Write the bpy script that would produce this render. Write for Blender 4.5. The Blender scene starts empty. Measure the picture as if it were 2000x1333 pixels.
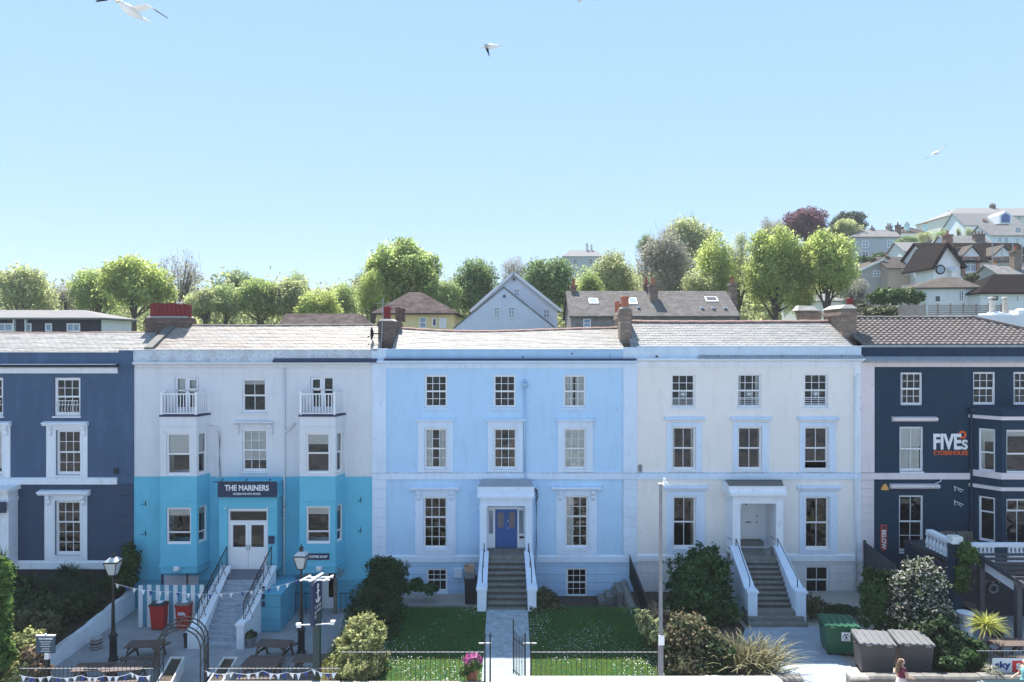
import bpy, bmesh, math, random
import numpy as np
from mathutils import Vector, Matrix
R = math.radians
SC = bpy.context.scene
COL = SC.collection

# ------------------------------------------------------------------ camera
F, CX, CY, CZ, D = 1388.0, 1000.0, 666.5, 12.6, 34.7     # photo focal length in pixels, camera height, facade distance
cam = bpy.data.cameras.new('camera')
cam.sensor_width = 36; cam.lens = F / 2000 * 36; cam.clip_end = 6000; cam.clip_start = 0.1
camo = bpy.data.objects.new('camera', cam); COL.objects.link(camo)
camo.location = (0, 0, CZ); camo.rotation_euler = (R(90), 0, 0)
SC.camera = camo

# ------------------------------------------------------------------ light
SUN_EL, SUN_AZ = R(56.2), R(13)          # sun high behind the terrace, a little to the left
sd = Vector((-math.sin(SUN_AZ) * math.cos(SUN_EL), math.cos(SUN_AZ) * math.cos(SUN_EL), math.sin(SUN_EL)))
sun = bpy.data.lights.new('sun', 'SUN'); sun.energy = 4.8; sun.angle = R(0.53); sun.color = (1.0, 0.95, 0.87)
suno = bpy.data.objects.new('sun', sun); COL.objects.link(suno)
suno.rotation_euler = sd.to_track_quat('Z', 'Y').to_euler()
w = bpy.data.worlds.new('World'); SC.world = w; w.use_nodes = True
nt = w.node_tree; nt.nodes.clear()
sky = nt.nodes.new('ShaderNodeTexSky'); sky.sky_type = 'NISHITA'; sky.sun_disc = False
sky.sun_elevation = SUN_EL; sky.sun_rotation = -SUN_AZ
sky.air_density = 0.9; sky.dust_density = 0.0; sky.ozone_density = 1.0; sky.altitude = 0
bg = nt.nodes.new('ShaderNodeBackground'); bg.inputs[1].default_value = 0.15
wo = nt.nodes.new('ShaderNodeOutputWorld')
gm = nt.nodes.new('ShaderNodeGamma'); gm.inputs[1].default_value = .20          # flattens the sky dome; gain in the multiply below lifts the shaded fronts
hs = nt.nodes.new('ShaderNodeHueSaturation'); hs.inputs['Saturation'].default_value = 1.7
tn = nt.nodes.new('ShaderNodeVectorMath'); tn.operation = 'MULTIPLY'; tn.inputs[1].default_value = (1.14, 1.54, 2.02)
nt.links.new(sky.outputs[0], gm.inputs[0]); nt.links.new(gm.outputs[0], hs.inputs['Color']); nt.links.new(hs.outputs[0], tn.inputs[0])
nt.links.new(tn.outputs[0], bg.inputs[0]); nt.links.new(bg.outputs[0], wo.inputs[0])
SC.view_settings.view_transform = 'Standard'; SC.view_settings.look = 'None'
SC.view_settings.exposure = 1.42; SC.view_settings.gamma = 1
SC.cycles.max_bounces = 8; SC.cycles.transparent_max_bounces = 12
SC.cycles.caustics_reflective = False; SC.cycles.caustics_refractive = False

# ------------------------------------------------------------------ photo -> world
def X(px, y=D): return (px - CX) / F * y
def Z(py, y=D): return CZ - (py - CY) / F * y
def P(px, py, y): return Vector((X(px, y), y, Z(py, y)))

# ------------------------------------------------------------------ materials
MATS = {}
def nodes(name):
    m = bpy.data.materials.new(name); m.use_nodes = True
    n = m.node_tree; b = n.nodes['Principled BSDF']
    MATS[name] = m
    return m, n, b
def nd(n, t, **k):
    x = n.nodes.new(t)
    for a, v in k.items(): setattr(x, a, v)
    return x
def scalecol(c, s): return (min(c[0]*s, 1), min(c[1]*s, 1), min(c[2]*s, 1), 1)
def coord(n, scale=(1, 1, 1), kind='Object'):
    tc = nd(n, 'ShaderNodeTexCoord'); mp = nd(n, 'ShaderNodeMapping'); mp.inputs['Scale'].default_value = scale
    n.links.new(tc.outputs[kind], mp.inputs[0]); return mp.outputs[0]
def noise(n, vec, scale, detail=4, rough=.55):
    t = nd(n, 'ShaderNodeTexNoise'); t.inputs['Scale'].default_value = scale; t.inputs['Detail'].default_value = detail
    t.inputs['Roughness'].default_value = rough; n.links.new(vec, t.inputs['Vector']); return t.outputs[0]
def ramp(n, fac, stops):
    r = nd(n, 'ShaderNodeValToRGB'); e = r.color_ramp.elements
    while len(e) < len(stops): e.new(.5)
    for i, (p, c) in enumerate(stops):
        e[i].position = p; e[i].color = c if len(c) == 4 else (*c, 1)
    n.links.new(fac, r.inputs[0]); return r.outputs[0]
def mixc(n, a, b, fac, mode='MIX'):
    m = nd(n, 'ShaderNodeMix', data_type='RGBA', blend_type=mode)
    for s, v in (('Factor', fac), ('A', a), ('B', b)):
        idx = {'Factor': 0, 'A': 6, 'B': 7}[s]
        if hasattr(v, 'node'): n.links.new(v, m.inputs[idx])
        else: m.inputs[idx].default_value = v
    return m.outputs[2]
def bump(n, b, h, strength, dist=.02):
    x = nd(n, 'ShaderNodeBump'); x.inputs['Strength'].default_value = strength; x.inputs['Distance'].default_value = dist
    n.links.new(h, x.inputs['Height']); n.links.new(x.outputs[0], b.inputs['Normal'])

def paint(name, col, rough=.75, var=.10, scale=1.3, bmp=.25, bscale=30, dirt=None, dirt_amt=.35, spec=.3, metal=0, grime=0.0):
    """plain coat with a slow colour drift, weather streaks and a fine bump"""
    m, n, b = nodes(name)
    v = coord(n)
    c = ramp(n, noise(n, v, scale, 5), [(.25, scalecol(col, 1-var)), (.75, scalecol(col, 1+var*.7))])
    if dirt:
        sv = coord(n, (1.5, 1.5, .42))
        f = ramp(n, noise(n, sv, 1.5, 9, .70), [(.50, (0, 0, 0)), (.82, (dirt_amt*1.3,)*3)])
        c = mixc(n, c, (*dirt, 1), f)
        f = ramp(n, noise(n, coord(n, (1, 1, .45)), 7, 2, .5), [(.70, (0, 0, 0)), (.76, (.45,)*3)])
        c = mixc(n, c, (dirt[0]*.6, dirt[1]*.6, dirt[2]*.6, 1), f)
    if grime:
        f = ramp(n, noise(n, coord(n, (1, 1, 1)), 9, 6, .7), [(.60-.2*grime, (0, 0, 0)), (.72, (.75,)*3)])
        c = mixc(n, c, (.05, .05, .045, 1), f)
    n.links.new(c, b.inputs['Base Color'])
    b.inputs['Roughness'].default_value = rough; b.inputs['Metallic'].default_value = metal
    b.inputs['Specular IOR Level'].default_value = spec
    if bmp: bump(n, b, noise(n, v, bscale, 3), bmp, .012)
    return m

def slate(name, c0, c1, stain, bw=.34, rh=.21, rough=.62, amt=.35, spec=.22):
    m, n, b = nodes(name)
    tc = nd(n, 'ShaderNodeTexCoord'); sep = nd(n, 'ShaderNodeSeparateXYZ'); n.links.new(tc.outputs['Object'], sep.inputs[0])
    mul = nd(n, 'ShaderNodeMath', operation='MULTIPLY'); mul.inputs[1].default_value = 1.13; n.links.new(sep.outputs[1], mul.inputs[0])
    cb = nd(n, 'ShaderNodeCombineXYZ'); n.links.new(sep.outputs[0], cb.inputs[0]); n.links.new(mul.outputs[0], cb.inputs[1])
    br = nd(n, 'ShaderNodeTexBrick'); br.inputs['Scale'].default_value = 1; br.inputs['Brick Width'].default_value = bw
    br.inputs['Row Height'].default_value = rh; br.inputs['Mortar Size'].default_value = .012; br.offset = .5
    br.inputs['Color1'].default_value = (*c0, 1); br.inputs['Color2'].default_value = (*c1, 1); br.inputs['Mortar'].default_value = (.09, .09, .09, 1)
    br.inputs['Bias'].default_value = 0
    n.links.new(cb.outputs[0], br.inputs['Vector'])
    v = coord(n)
    f = ramp(n, noise(n, v, 1.1, 8, .75), [(.46, (0, 0, 0)), (.70, (amt,)*3)])
    c = mixc(n, br.outputs['Color'], (*stain, 1), f)
    f2 = ramp(n, noise(n, coord(n, (1, 2.2, 2)), 7, 3, .6), [(.60, (0, 0, 0)), (.68, (.8,)*3)])
    c = mixc(n, c, (.07, .065, .06, 1), f2)
    n.links.new(c, b.inputs['Base Color']); b.inputs['Roughness'].default_value = rough; b.inputs['Specular IOR Level'].default_value = spec
    inv = nd(n, 'ShaderNodeMath', operation='SUBTRACT'); inv.inputs[0].default_value = 1; n.links.new(br.outputs['Fac'], inv.inputs[1])
    bump(n, b, inv.outputs[0], .5, .02)
    return m

def brick(name, c0, c1, mortar, bw=.23, rh=.075, rough=.9, amt=.4, stain=(.08, .08, .07)):
    m, n, b = nodes(name)
    tc = nd(n, 'ShaderNodeTexCoord'); sep = nd(n, 'ShaderNodeSeparateXYZ'); n.links.new(tc.outputs['Object'], sep.inputs[0])
    ad = nd(n, 'ShaderNodeMath', operation='ADD'); n.links.new(sep.outputs[0], ad.inputs[0]); n.links.new(sep.outputs[1], ad.inputs[1])
    cb = nd(n, 'ShaderNodeCombineXYZ'); n.links.new(ad.outputs[0], cb.inputs[0]); n.links.new(sep.outputs[2], cb.inputs[1])
    br = nd(n, 'ShaderNodeTexBrick'); br.inputs['Scale'].default_value = 1; br.inputs['Brick Width'].default_value = bw
    br.inputs['Row Height'].default_value = rh; br.inputs['Mortar Size'].default_value = .010
    br.inputs['Color1'].default_value = (*c0, 1); br.inputs['Color2'].default_value = (*c1, 1); br.inputs['Mortar'].default_value = (*mortar, 1)
    n.links.new(cb.outputs[0], br.inputs['Vector'])
    f = ramp(n, noise(n, coord(n), 2.3, 7, .7), [(.45, (0, 0, 0)), (.72, (amt,)*3)])
    c = mixc(n, br.outputs['Color'], (*stain, 1), f)
    n.links.new(c, b.inputs['Base Color']); b.inputs['Roughness'].default_value = rough
    bump(n, b, noise(n, coord(n), 25, 3), .4, .02)
    return m

def ashlar(name, col, bw=1.6, rh=.42, var=.08, rough=.8, dirt=(.3, .3, .3), dirt_amt=.2, line=.62):
    """painted render scored with the lines of masonry courses"""
    m, n, b = nodes(name)
    tc = nd(n, 'ShaderNodeTexCoord'); sep = nd(n, 'ShaderNodeSeparateXYZ'); n.links.new(tc.outputs['Object'], sep.inputs[0])
    cb = nd(n, 'ShaderNodeCombineXYZ'); n.links.new(sep.outputs[0], cb.inputs[0]); n.links.new(sep.outputs[2], cb.inputs[1])
    br = nd(n, 'ShaderNodeTexBrick'); br.inputs['Scale'].default_value = 1; br.inputs['Brick Width'].default_value = bw
    br.inputs['Row Height'].default_value = rh; br.inputs['Mortar Size'].default_value = .012
    br.inputs['Color1'].default_value = scalecol(col, 1); br.inputs['Color2'].default_value = scalecol(col, .97); br.inputs['Mortar'].default_value = scalecol(col, line)
    n.links.new(cb.outputs[0], br.inputs['Vector'])
    c = mixc(n, br.outputs['Color'], ramp(n, noise(n, coord(n), 1.2, 5), [(.25, (1-var,)*3), (.75, (1, 1, 1))]), 1.0, 'MULTIPLY')
    f = ramp(n, noise(n, coord(n, (3, 3, .4)), 1.4, 6, .65), [(.5, (0, 0, 0)), (.8, (dirt_amt,)*3)])
    c = mixc(n, c, (*dirt, 1), f)
    n.links.new(c, b.inputs['Base Color']); b.inputs['Roughness'].default_value = rough; b.inputs['Specular IOR Level'].default_value = .3
    inv = nd(n, 'ShaderNodeMath', operation='SUBTRACT'); inv.inputs[0].default_value = 1; n.links.new(br.outputs['Fac'], inv.inputs[1])
    bump(n, b, inv.outputs[0], .6, .02)
    return m

def glass(name='glass', tint=(.93, .95, .95), wob=.05, wscale=2.2):
    m = bpy.data.materials.new(name); m.use_nodes = True; n = m.node_tree; n.nodes.clear()
    out = nd(n, 'ShaderNodeOutputMaterial'); mix = nd(n, 'ShaderNodeMixShader')
    tr = nd(n, 'ShaderNodeBsdfTransparent'); tr.inputs[0].default_value = (*tint, 1)
    gl = nd(n, 'ShaderNodeBsdfGlossy'); gl.inputs['Roughness'].default_value = .015
    fr = nd(n, 'ShaderNodeFresnel'); fr.inputs['IOR'].default_value = 1.6
    bp = nd(n, 'ShaderNodeBump'); bp.inputs['Strength'].default_value = 1; bp.inputs['Distance'].default_value = wob
    tc = nd(n, 'ShaderNodeTexCoord')
    t = nd(n, 'ShaderNodeTexNoise'); t.inputs['Scale'].default_value = wscale; t.inputs['Detail'].default_value = 1
    n.links.new(tc.outputs['Object'], t.inputs['Vector']); n.links.new(t.outputs[0], bp.inputs['Height'])
    n.links.new(bp.outputs[0], gl.inputs['Normal'])
    n.links.new(fr.outputs[0], mix.inputs[0]); n.links.new(tr.outputs[0], mix.inputs[1]); n.links.new(gl.outputs[0], mix.inputs[2])
    n.links.new(mix.outputs[0], out.inputs[0]); MATS[name] = m
    return m

def leafmat(name, dark, light, trans=.35, tcol=None, rough=.6):
    m = bpy.data.materials.new(name); m.use_nodes = True; n = m.node_tree; n.nodes.clear()
    out = nd(n, 'ShaderNodeOutputMaterial'); mix = nd(n, 'ShaderNodeMixShader'); mix.inputs[0].default_value = trans
    at = nd(n, 'ShaderNodeAttribute', attribute_name='tint')
    c = ramp(n, at.outputs['Fac'], [(0, dark), (1, light)])
    di = nd(n, 'ShaderNodeBsdfPrincipled'); di.inputs['Roughness'].default_value = rough; di.inputs['Specular IOR Level'].default_value = .25
    tl = nd(n, 'ShaderNodeBsdfTranslucent')
    n.links.new(c, di.inputs['Base Color'])
    if tcol: n.links.new(mixc(n, c, (*tcol, 1), .6), tl.inputs[0])
    else: n.links.new(c, tl.inputs[0])
    n.links.new(di.outputs[0], mix.inputs[1]); n.links.new(tl.outputs[0], mix.inputs[2]); n.links.new(mix.outputs[0], out.inputs[0])
    MATS[name] = m
    return m

# ------------------------------------------------------------------ objects
def tag(o, label=None, cat=None, group=None, kind=None):
    if label: o['label'] = label
    if cat: o['category'] = cat
    if group: o['group'] = group
    if kind: o['kind'] = kind
    return o
def thing(name, loc, label, cat, group=None):
    o = bpy.data.objects.new(name, None); COL.objects.link(o); o.location = loc; o.empty_display_size = .2
    return tag(o, label, cat, group)
def wloc(o):
    v = Vector((0, 0, 0))
    while o: v += o.location; o = o.parent
    return v
def clone(o, parent=None):
    c = o.copy(); COL.objects.link(c)
    if parent: c.parent = parent
    for ch in list(o.children): clone(ch, c)
    return c

class MB:
    """collects shapes in world coordinates; build() links them as one mesh object"""
    def __init__(s): s.v = []; s.f = []; s.mi = []; s.m = 0
    def add(s, vs, fs):
        k = len(s.v); s.v += [tuple(p) for p in vs]
        for f in fs: s.f.append(tuple(i + k for i in f)); s.mi.append(s.m)
        return s
    def box(s, x0, x1, y0, y1, z0, z1):
        return s.add([(x0,y0,z0),(x1,y0,z0),(x1,y1,z0),(x0,y1,z0),(x0,y0,z1),(x1,y0,z1),(x1,y1,z1),(x0,y1,z1)],
                     [(0,3,2,1),(4,5,6,7),(0,1,5,4),(1,2,6,5),(2,3,7,6),(3,0,4,7)])
    def hexa(s, p): return s.add(p, [(0,3,2,1),(4,5,6,7),(0,1,5,4),(1,2,6,5),(2,3,7,6),(3,0,4,7)])
    def quad(s, *p): return s.add(p, [tuple(range(len(p)))])
    def prismx(s, prof, x0, x1):
        n = len(prof)
        vs = [(x0, y, z) for y, z in prof] + [(x1, y, z) for y, z in prof]
        return s.add(vs, [tuple(range(n-1, -1, -1)), tuple(range(n, 2*n))] + [(i, (i+1) % n, n+(i+1) % n, n+i) for i in range(n)])
    def prismy(s, prof, y0, y1):
        n = len(prof)
        vs = [(x, y0, z) for x, z in prof] + [(x, y1, z) for x, z in prof]
        return s.add(vs, [tuple(range(n)), tuple(range(2*n-1, n-1, -1))] + [(i, n+i, n+(i+1) % n, (i+1) % n) for i in range(n)])
    def prismz(s, prof, z0, z1):
        n = len(prof)
        vs = [(x, y, z0) for x, y in prof] + [(x, y, z1) for x, y in prof]
        return s.add(vs, [tuple(range(n-1, -1, -1)), tuple(range(n, 2*n))] + [(i, (i+1) % n, n+(i+1) % n, n+i) for i in range(n)])
    def tube(s, pts, r, n=6, cap=True):
        pts = [Vector(p) for p in pts]; rs = r if hasattr(r, '__len__') else [r]*len(pts)
        k = len(s.v); up = Vector((0, 0, 1))
        for i, p in enumerate(pts):
            t = (pts[min(i+1, len(pts)-1)] - pts[max(i-1, 0)]).normalized()
            a = t.cross(up)
            if a.length < 1e-3: a = t.cross(Vector((1, 0, 0)))
            a.normalize(); b = a.cross(t)
            for j in range(n):
                q = 2*math.pi*j/n; s.v.append(tuple(p + (a*math.cos(q) + b*math.sin(q))*rs[i]))
        def F_(f): s.f.append(f); s.mi.append(s.m)
        for i in range(len(pts)-1):
            for j in range(n): F_((k+i*n+j, k+i*n+(j+1) % n, k+(i+1)*n+(j+1) % n, k+(i+1)*n+j))
        if cap:
            F_(tuple(k+j for j in range(n))); F_(tuple(k+(len(pts)-1)*n+j for j in range(n-1, -1, -1)))
        return s
    def bar(s, p, q, w, h):
        """rectangular bar from p to q, h = vertical size"""
        p, q = Vector(p), Vector(q); t = (q-p).normalized(); a = t.cross(Vector((0, 0, 1)))
        if a.length < 1e-3: a = Vector((1, 0, 0))
        a.normalize(); b = a.cross(t); a *= w/2; b *= h/2
        return s.hexa([p-a-b, p+a-b, q+a-b, q-a-b, p-a+b, p+a+b, q+a+b, q-a+b])
    def lathe(s, prof, cx, cy, cz=0, n=12):
        k = len(s.v)
        for r, z in prof:
            for j in range(n):
                q = 2*math.pi*j/n + math.pi/n; s.v.append((cx + r*math.cos(q), cy + r*math.sin(q), cz + z))
        def F_(f): s.f.append(f); s.mi.append(s.m)
        for i in range(len(prof)-1):
            for j in range(n): F_((k+i*n+j, k+i*n+(j+1) % n, k+(i+1)*n+(j+1) % n, k+(i+1)*n+j))
        F_(tuple(k+j for j in range(n-1, -1, -1))); F_(tuple(k+(len(prof)-1)*n+j for j in range(n)))
        return s
    def ell(s, c, rx, ry, rz, n=10, m=7):
        return s.add([(c[0]+rx*math.sin(math.pi*i/m)*math.cos(2*math.pi*j/n), c[1]+ry*math.sin(math.pi*i/m)*math.sin(2*math.pi*j/n), c[2]+rz*math.cos(math.pi*i/m)) for i in range(m+1) for j in range(n)],
                     [(i*n+j, (i+1)*n+j, (i+1)*n+(j+1) % n, i*n+(j+1) % n) for i in range(m) for j in range(n)])
    def build(s, name, mat, parent=None, smooth=False, fix=True, bevel=0):
        off = wloc(parent) if parent else Vector((0, 0, 0))
        me = bpy.data.meshes.new(name)
        me.from_pydata([(a-off.x, b-off.y, c-off.z) for a, b, c in s.v], [], s.f)
        mats = mat if isinstance(mat, (list, tuple)) else [mat]
        for m in mats: me.materials.append(MATS[m] if isinstance(m, str) else m)
        if len(mats) > 1: me.polygons.foreach_set('material_index', s.mi)
        if fix or bevel:
            bm = bmesh.new(); bm.from_mesh(me)
            if bevel:
                bmesh.ops.bevel(bm, geom=bm.edges[:], offset=bevel, segments=2, affect='EDGES', clamp_overlap=True)
            bmesh.ops.recalc_face_normals(bm, faces=bm.faces[:]); bm.to_mesh(me); bm.free()
        if smooth: me.polygons.foreach_set('use_smooth', [True]*len(me.polygons))
        me.update()
        o = bpy.data.objects.new(name, me); COL.objects.link(o)
        if parent: o.parent = parent
        return o

def lettering(txt, x0, x1, y, z0, z1, mat, parent, bold=.02, name='lettering', depth=.012, rot90=False, xz=None):
    """writing on a plane facing the street, fitted to a rectangle"""
    cu = bpy.data.curves.new('lettering', 'FONT'); cu.body = txt; cu.extrude = .02; cu.offset = bold
    ob = bpy.data.objects.new('lettering', cu); COL.objects.link(ob)
    dg = bpy.context.evaluated_depsgraph_get(); dg.update()
    me = bpy.data.meshes.new_from_object(ob.evaluated_get(dg)); bpy.data.objects.remove(ob); bpy.data.curves.remove(cu)
    vs = [v.co.copy() for v in me.vertices]
    if rot90: vs = [Vector((v.y, -v.x, v.z)) for v in vs]
    a0, a1 = min(v.x for v in vs), max(v.x for v in vs); b0, b1 = min(v.y for v in vs), max(v.y for v in vs)
    off = wloc(parent)
    for v, c in zip(me.vertices, vs):
        u = (c.x-a0)/(a1-a0); t = (c.y-b0)/(b1-b0)
        if xz: q = xz(u, t); v.co = Vector(q) - off
        else: v.co = Vector((x0+(x1-x0)*u, y - (c.z+.02)/.04*depth, z0+(z1-z0)*t)) - off
    me.materials.clear(); me.materials.append(MATS[mat])
    o = bpy.data.objects.new(name, me); COL.objects.link(o); o.parent = parent
    return o

# ------------------------------------------------------------------ foliage
def quads_mesh(name, P4, tint, mat, parent=None):
    n = len(P4); off = np.array(wloc(parent)) if parent else np.zeros(3)
    me = bpy.data.meshes.new(name)
    me.vertices.add(n*4); me.vertices.foreach_set('co', (P4-off).astype(np.float32).ravel())
    me.loops.add(n*4); me.loops.foreach_set('vertex_index', np.arange(n*4, dtype=np.int32))
    me.polygons.add(n); me.polygons.foreach_set('loop_start', np.arange(0, n*4, 4, dtype=np.int32))
    me.polygons.foreach_set('loop_total', np.full(n, 4, dtype=np.int32))
    at = me.attributes.new('tint', 'FLOAT', 'FACE'); at.data.foreach_set('value', np.clip(tint, 0, 1).astype(np.float32))
    me.materials.append(MATS[mat]); me.update(calc_edges=True); me.validate()
    o = bpy.data.objects.new(name, me); COL.objects.link(o)
    if parent: o.parent = parent
    return o
def unit(a): return a/np.maximum(np.linalg.norm(a, axis=1, keepdims=True), 1e-6)
def leaves(pts, size, rg, up=.5, aspect=.6, outward=None):
    """a small folded-out leaf quad at each point, facing at random with a bias"""
    n = len(pts); nrm = rg.normal(size=(n, 3)); nrm[:, 2] += up
    if outward is not None: nrm += outward*1.2
    nrm = unit(nrm); a = unit(np.cross(nrm, rg.normal(size=(n, 3)))); b = np.cross(nrm, a)
    s = size*rg.uniform(.6, 1.35, (n, 1)); a = a*s; b = b*s*aspect
    return np.stack([pts-a, pts-b*.9+a*.1, pts+a, pts+b*.9+a*.1], axis=1)
def blades(base, direc, length, width, rg, droop=.3, seg=3):
    """long narrow leaves as chains of quads; base, direc (n,3)"""
    n = len(base); d = unit(direc); L = length*rg.uniform(.7, 1.2, (n, 1)); side = unit(np.cross(d, np.array([0, 0, 1.0])+rg.normal(scale=.2, size=(n, 3))))
    out = []; prev = base; 
    for k in range(seg):
        t = (k+1)/seg; nxt = base + d*L*t; nxt[:, 2] -= (droop*L[:, 0]*t*t)
        w0 = width*(1-k/seg*.8)*(.6 if k == 0 else 1); w1 = width*(1-(k+1)/seg*.85)
        out.append(np.stack([prev-side*w0/2, prev+side*w0/2, nxt+side*w1/2, nxt-side*w1/2], axis=1)); prev = nxt
    return np.concatenate(out)

def lobed_points(rg, c, r, nl, npts, shell=.55, lob=.42, flat=0):
    """points in uneven lobes spread through an ellipsoid; returns points, outward normals, clump tint"""
    c = np.array(c, float); r = np.array(r, float)
    u = unit(rg.normal(size=(nl, 3))); u[:, 2] = np.where(u[:, 2] < -.55, -u[:, 2], u[:, 2])
    rad = rg.uniform(.25, .80, (nl, 1)); lc = c + u*r*rad; lr = r*lob*rg.uniform(.7, 1.25, (nl, 1))
    tin = rg.uniform(.25, .75, nl)
    nc = max(nl*14, 40); li = rg.integers(0, nl, nc); cu = unit(rg.normal(size=(nc, 3)))
    cc = lc[li] + cu*lr[li]*(shell+(1-shell)*rg.uniform(0, 1, (nc, 1))**.5); ct = tin[li] + rg.normal(scale=.16, size=nc)
    ci = rg.integers(0, nc, npts); sp = np.mean(r)*.085
    p = cc[ci] + rg.normal(scale=sp, size=(npts, 3)); t = ct[ci] + rg.normal(scale=.12, size=npts)
    return p, unit((p-c)/r), t, lc
# ------------------------------------------------------------------ the materials of the place
paint('white_trim', (.79, .83, .88), var=.05, dirt=(.35, .36, .36), dirt_amt=.25)
paint('white_sash', (.82, .82, .84), rough=.45, var=.03, bmp=0)
paint('blue_render', (.48, .69, .90), var=.06, scale=.5, dirt=(.28, .42, .60), dirt_amt=.35)
paint('pale_blue_trim', (.68, .78, .91), var=.05, scale=.8, dirt=(.35, .42, .5), dirt_amt=.3)
ashlar('blue_ashlar', (.46, .66, .88), bw=40, rh=.40)
paint('pale_parapet', (.60, .70, .80), var=.07, dirt=(.3, .36, .42), dirt_amt=.3)
paint('ledge_grime', (.60, .68, .76), var=.1, grime=.75)
paint('blue_parapet', (.40, .58, .77), var=.06, dirt=(.3, .4, .5), dirt_amt=.3)
paint('cream_render', (.84, .80, .76), var=.04, scale=.5, dirt=(.5, .47, .44), dirt_amt=.3)
ashlar('cream_ashlar', (.76, .745, .745), bw=1.3, rh=.42, line=.75)
paint('grubby_parapet', (.62, .66, .70), var=.12, dirt=(.22, .22, .22), dirt_amt=.6, grime=.35)
paint('chalk_render', (.70, .715, .745), var=.05, scale=.7, dirt=(.45, .46, .46), dirt_amt=.35)
paint('turquoise_render', (.145, .51, .67), var=.08, scale=.8, dirt=(.11, .40, .55), dirt_amt=.45)
ashlar('turquoise_ashlar', (.115, .41, .56), bw=40, rh=.55, line=.6)
paint('navy_render', (.058, .105, .185), var=.10, scale=.7, dirt=(.13, .21, .36), dirt_amt=.35)
paint('slate_blue_render', (.042, .070, .125), var=.12, scale=.9)
ashlar('navy_ashlar', (.06, .11, .22), bw=40, rh=.42, line=.5)
paint('dark_render', (.030, .034, .045), var=.2)
paint('ink_render', (.008, .034, .068), var=.12, scale=.8, dirt=(.03, .07, .13), dirt_amt=.3)
paint('ink_parapet', (.014, .035, .075), var=.25, scale=3)
paint('lilac_render', (.76, .67, .68), var=.05, dirt=(.4, .36, .36), dirt_amt=.3)
ashlar('lilac_ashlar', (.74, .66, .68), bw=40, rh=.42, line=.6)
paint('sign_navy', (.022, .035, .085), rough=.5, bmp=0)
paint('lead', (.33, .36, .40), rough=.5, var=.2, scale=4)
paint('black_iron', (.012, .013, .017), rough=.4, var=.2, bmp=.05, spec=.5)
paint('gutter_navy', (.02, .035, .09), rough=.4, var=.1, bmp=0)
paint('lettering_white', (.82, .82, .82), bmp=0, var=.02)
paint('lettering_orange', (.75, .12, .03), bmp=0, var=.02)
paint('lettering_blue', (.02, .04, .22), bmp=0, var=.02)
paint('door_blue', (.03, .11, .32), rough=.4, var=.05, bmp=.05)
paint('door_amber', (.17, .15, .17), rough=.3, var=.25, bmp=0)
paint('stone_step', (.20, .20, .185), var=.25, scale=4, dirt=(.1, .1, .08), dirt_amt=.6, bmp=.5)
paint('stone_dark', (.16, .16, .145), var=.25, scale=4, bmp=.5)
paint('painted_step', (.36, .41, .47), var=.25, scale=5, dirt=(.2, .27, .33), dirt_amt=.55)
paint('stone_step_riser', (.10, .098, .09), var=.3, scale=4, bmp=.4); paint('painted_step_riser', (.50, .55, .62), var=.45, scale=4, dirt=(.55, .6, .66), dirt_amt=.6)  # stone riser darker than its sky-lit tread: shade put into the colour
paint('landing', (.16, .17, .21), var=.15)
paint('blind', (.90, .90, .88), rough=.9, var=.05, bmp=0)
paint('curtain', (.50, .45, .40), rough=.95, var=.15, scale=6, bmp=0)
paint('net_curtain', (.80, .82, .80), rough=.95, var=.15, scale=4, bmp=0)
paint('brown_curtain', (.20, .13, .09), rough=.95, var=.3, scale=6, bmp=0)
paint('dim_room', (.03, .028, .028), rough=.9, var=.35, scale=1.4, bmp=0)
paint('grey_plastic', (.20, .21, .22), rough=.5, var=.08, bmp=0)
paint('light_plastic', (.78, .78, .76), rough=.4, var=.03, bmp=0)
glass('glass'); glass('still_glass', tint=(.8, .82, .82), wob=.0)
slate('pale_slate', (.28, .27, .265), (.40, .385, .37), (.34, .32, .29), amt=.5)
slate('mossy_slate', (.27, .25, .235), (.38, .35, .325), (.33, .24, .18), amt=.7)
slate('fish_slate', (.32, .305, .285), (.42, .40, .37), (.42, .38, .34), bw=.22, rh=.13, amt=.4)
slate('worn_slate', (.26, .26, .255), (.38, .37, .355), (.36, .34, .31), bw=.36, rh=.19, amt=.5)
paint('pantile', (.16, .14, .135), rough=.9, spec=.06, var=.25, scale=5, dirt=(.3, .28, .25), dirt_amt=.4, bmp=.4)
paint('ridge_tile', (.36, .22, .18), rough=.8, var=.25, scale=6, bmp=.4)
paint('ridge_grey', (.17, .15, .14), rough=.8, var=.25, scale=6, bmp=.4)
brick('old_brick', (.11, .065, .05), (.20, .13, .10), (.10, .09, .085), bw=.3, rh=.1, amt=.5)
brick('pale_brick', (.20, .13, .095), (.33, .24, .18), (.17, .15, .135), bw=.3, rh=.1, amt=.45)
brick('red_brick', (.30, .10, .06), (.36, .14, .09), (.30, .27, .24))
brick('rubble', (.22, .20, .18), (.33, .30, .27), (.3, .28, .26), bw=.45, rh=.22, amt=.4)
paint('chimney_red', (.20, .022, .025), rough=.6, var=.3, scale=6, dirt=(.08, .03, .03), dirt_amt=.5)
paint('terracotta', (.40, .15, .09), rough=.8, var=.25, scale=5)
paint('sooty_pot', (.12, .085, .07), rough=.85, var=.3, scale=6)
paint('mortar_cap', (.42, .40, .36), rough=.9, var=.25, scale=6, bmp=.6)
paint('weathered_wood', (.20, .17, .145), rough=.85, var=.3, scale=6, dirt=(.09, .08, .07), dirt_amt=.6)
paint('table_wood', (.12, .09, .08), rough=.7, var=.3, scale=8, dirt=(.08, .06, .05), dirt_amt=.6)
paint('dark_wood', (.055, .06, .075), rough=.6, var=.25, scale=6)

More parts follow.
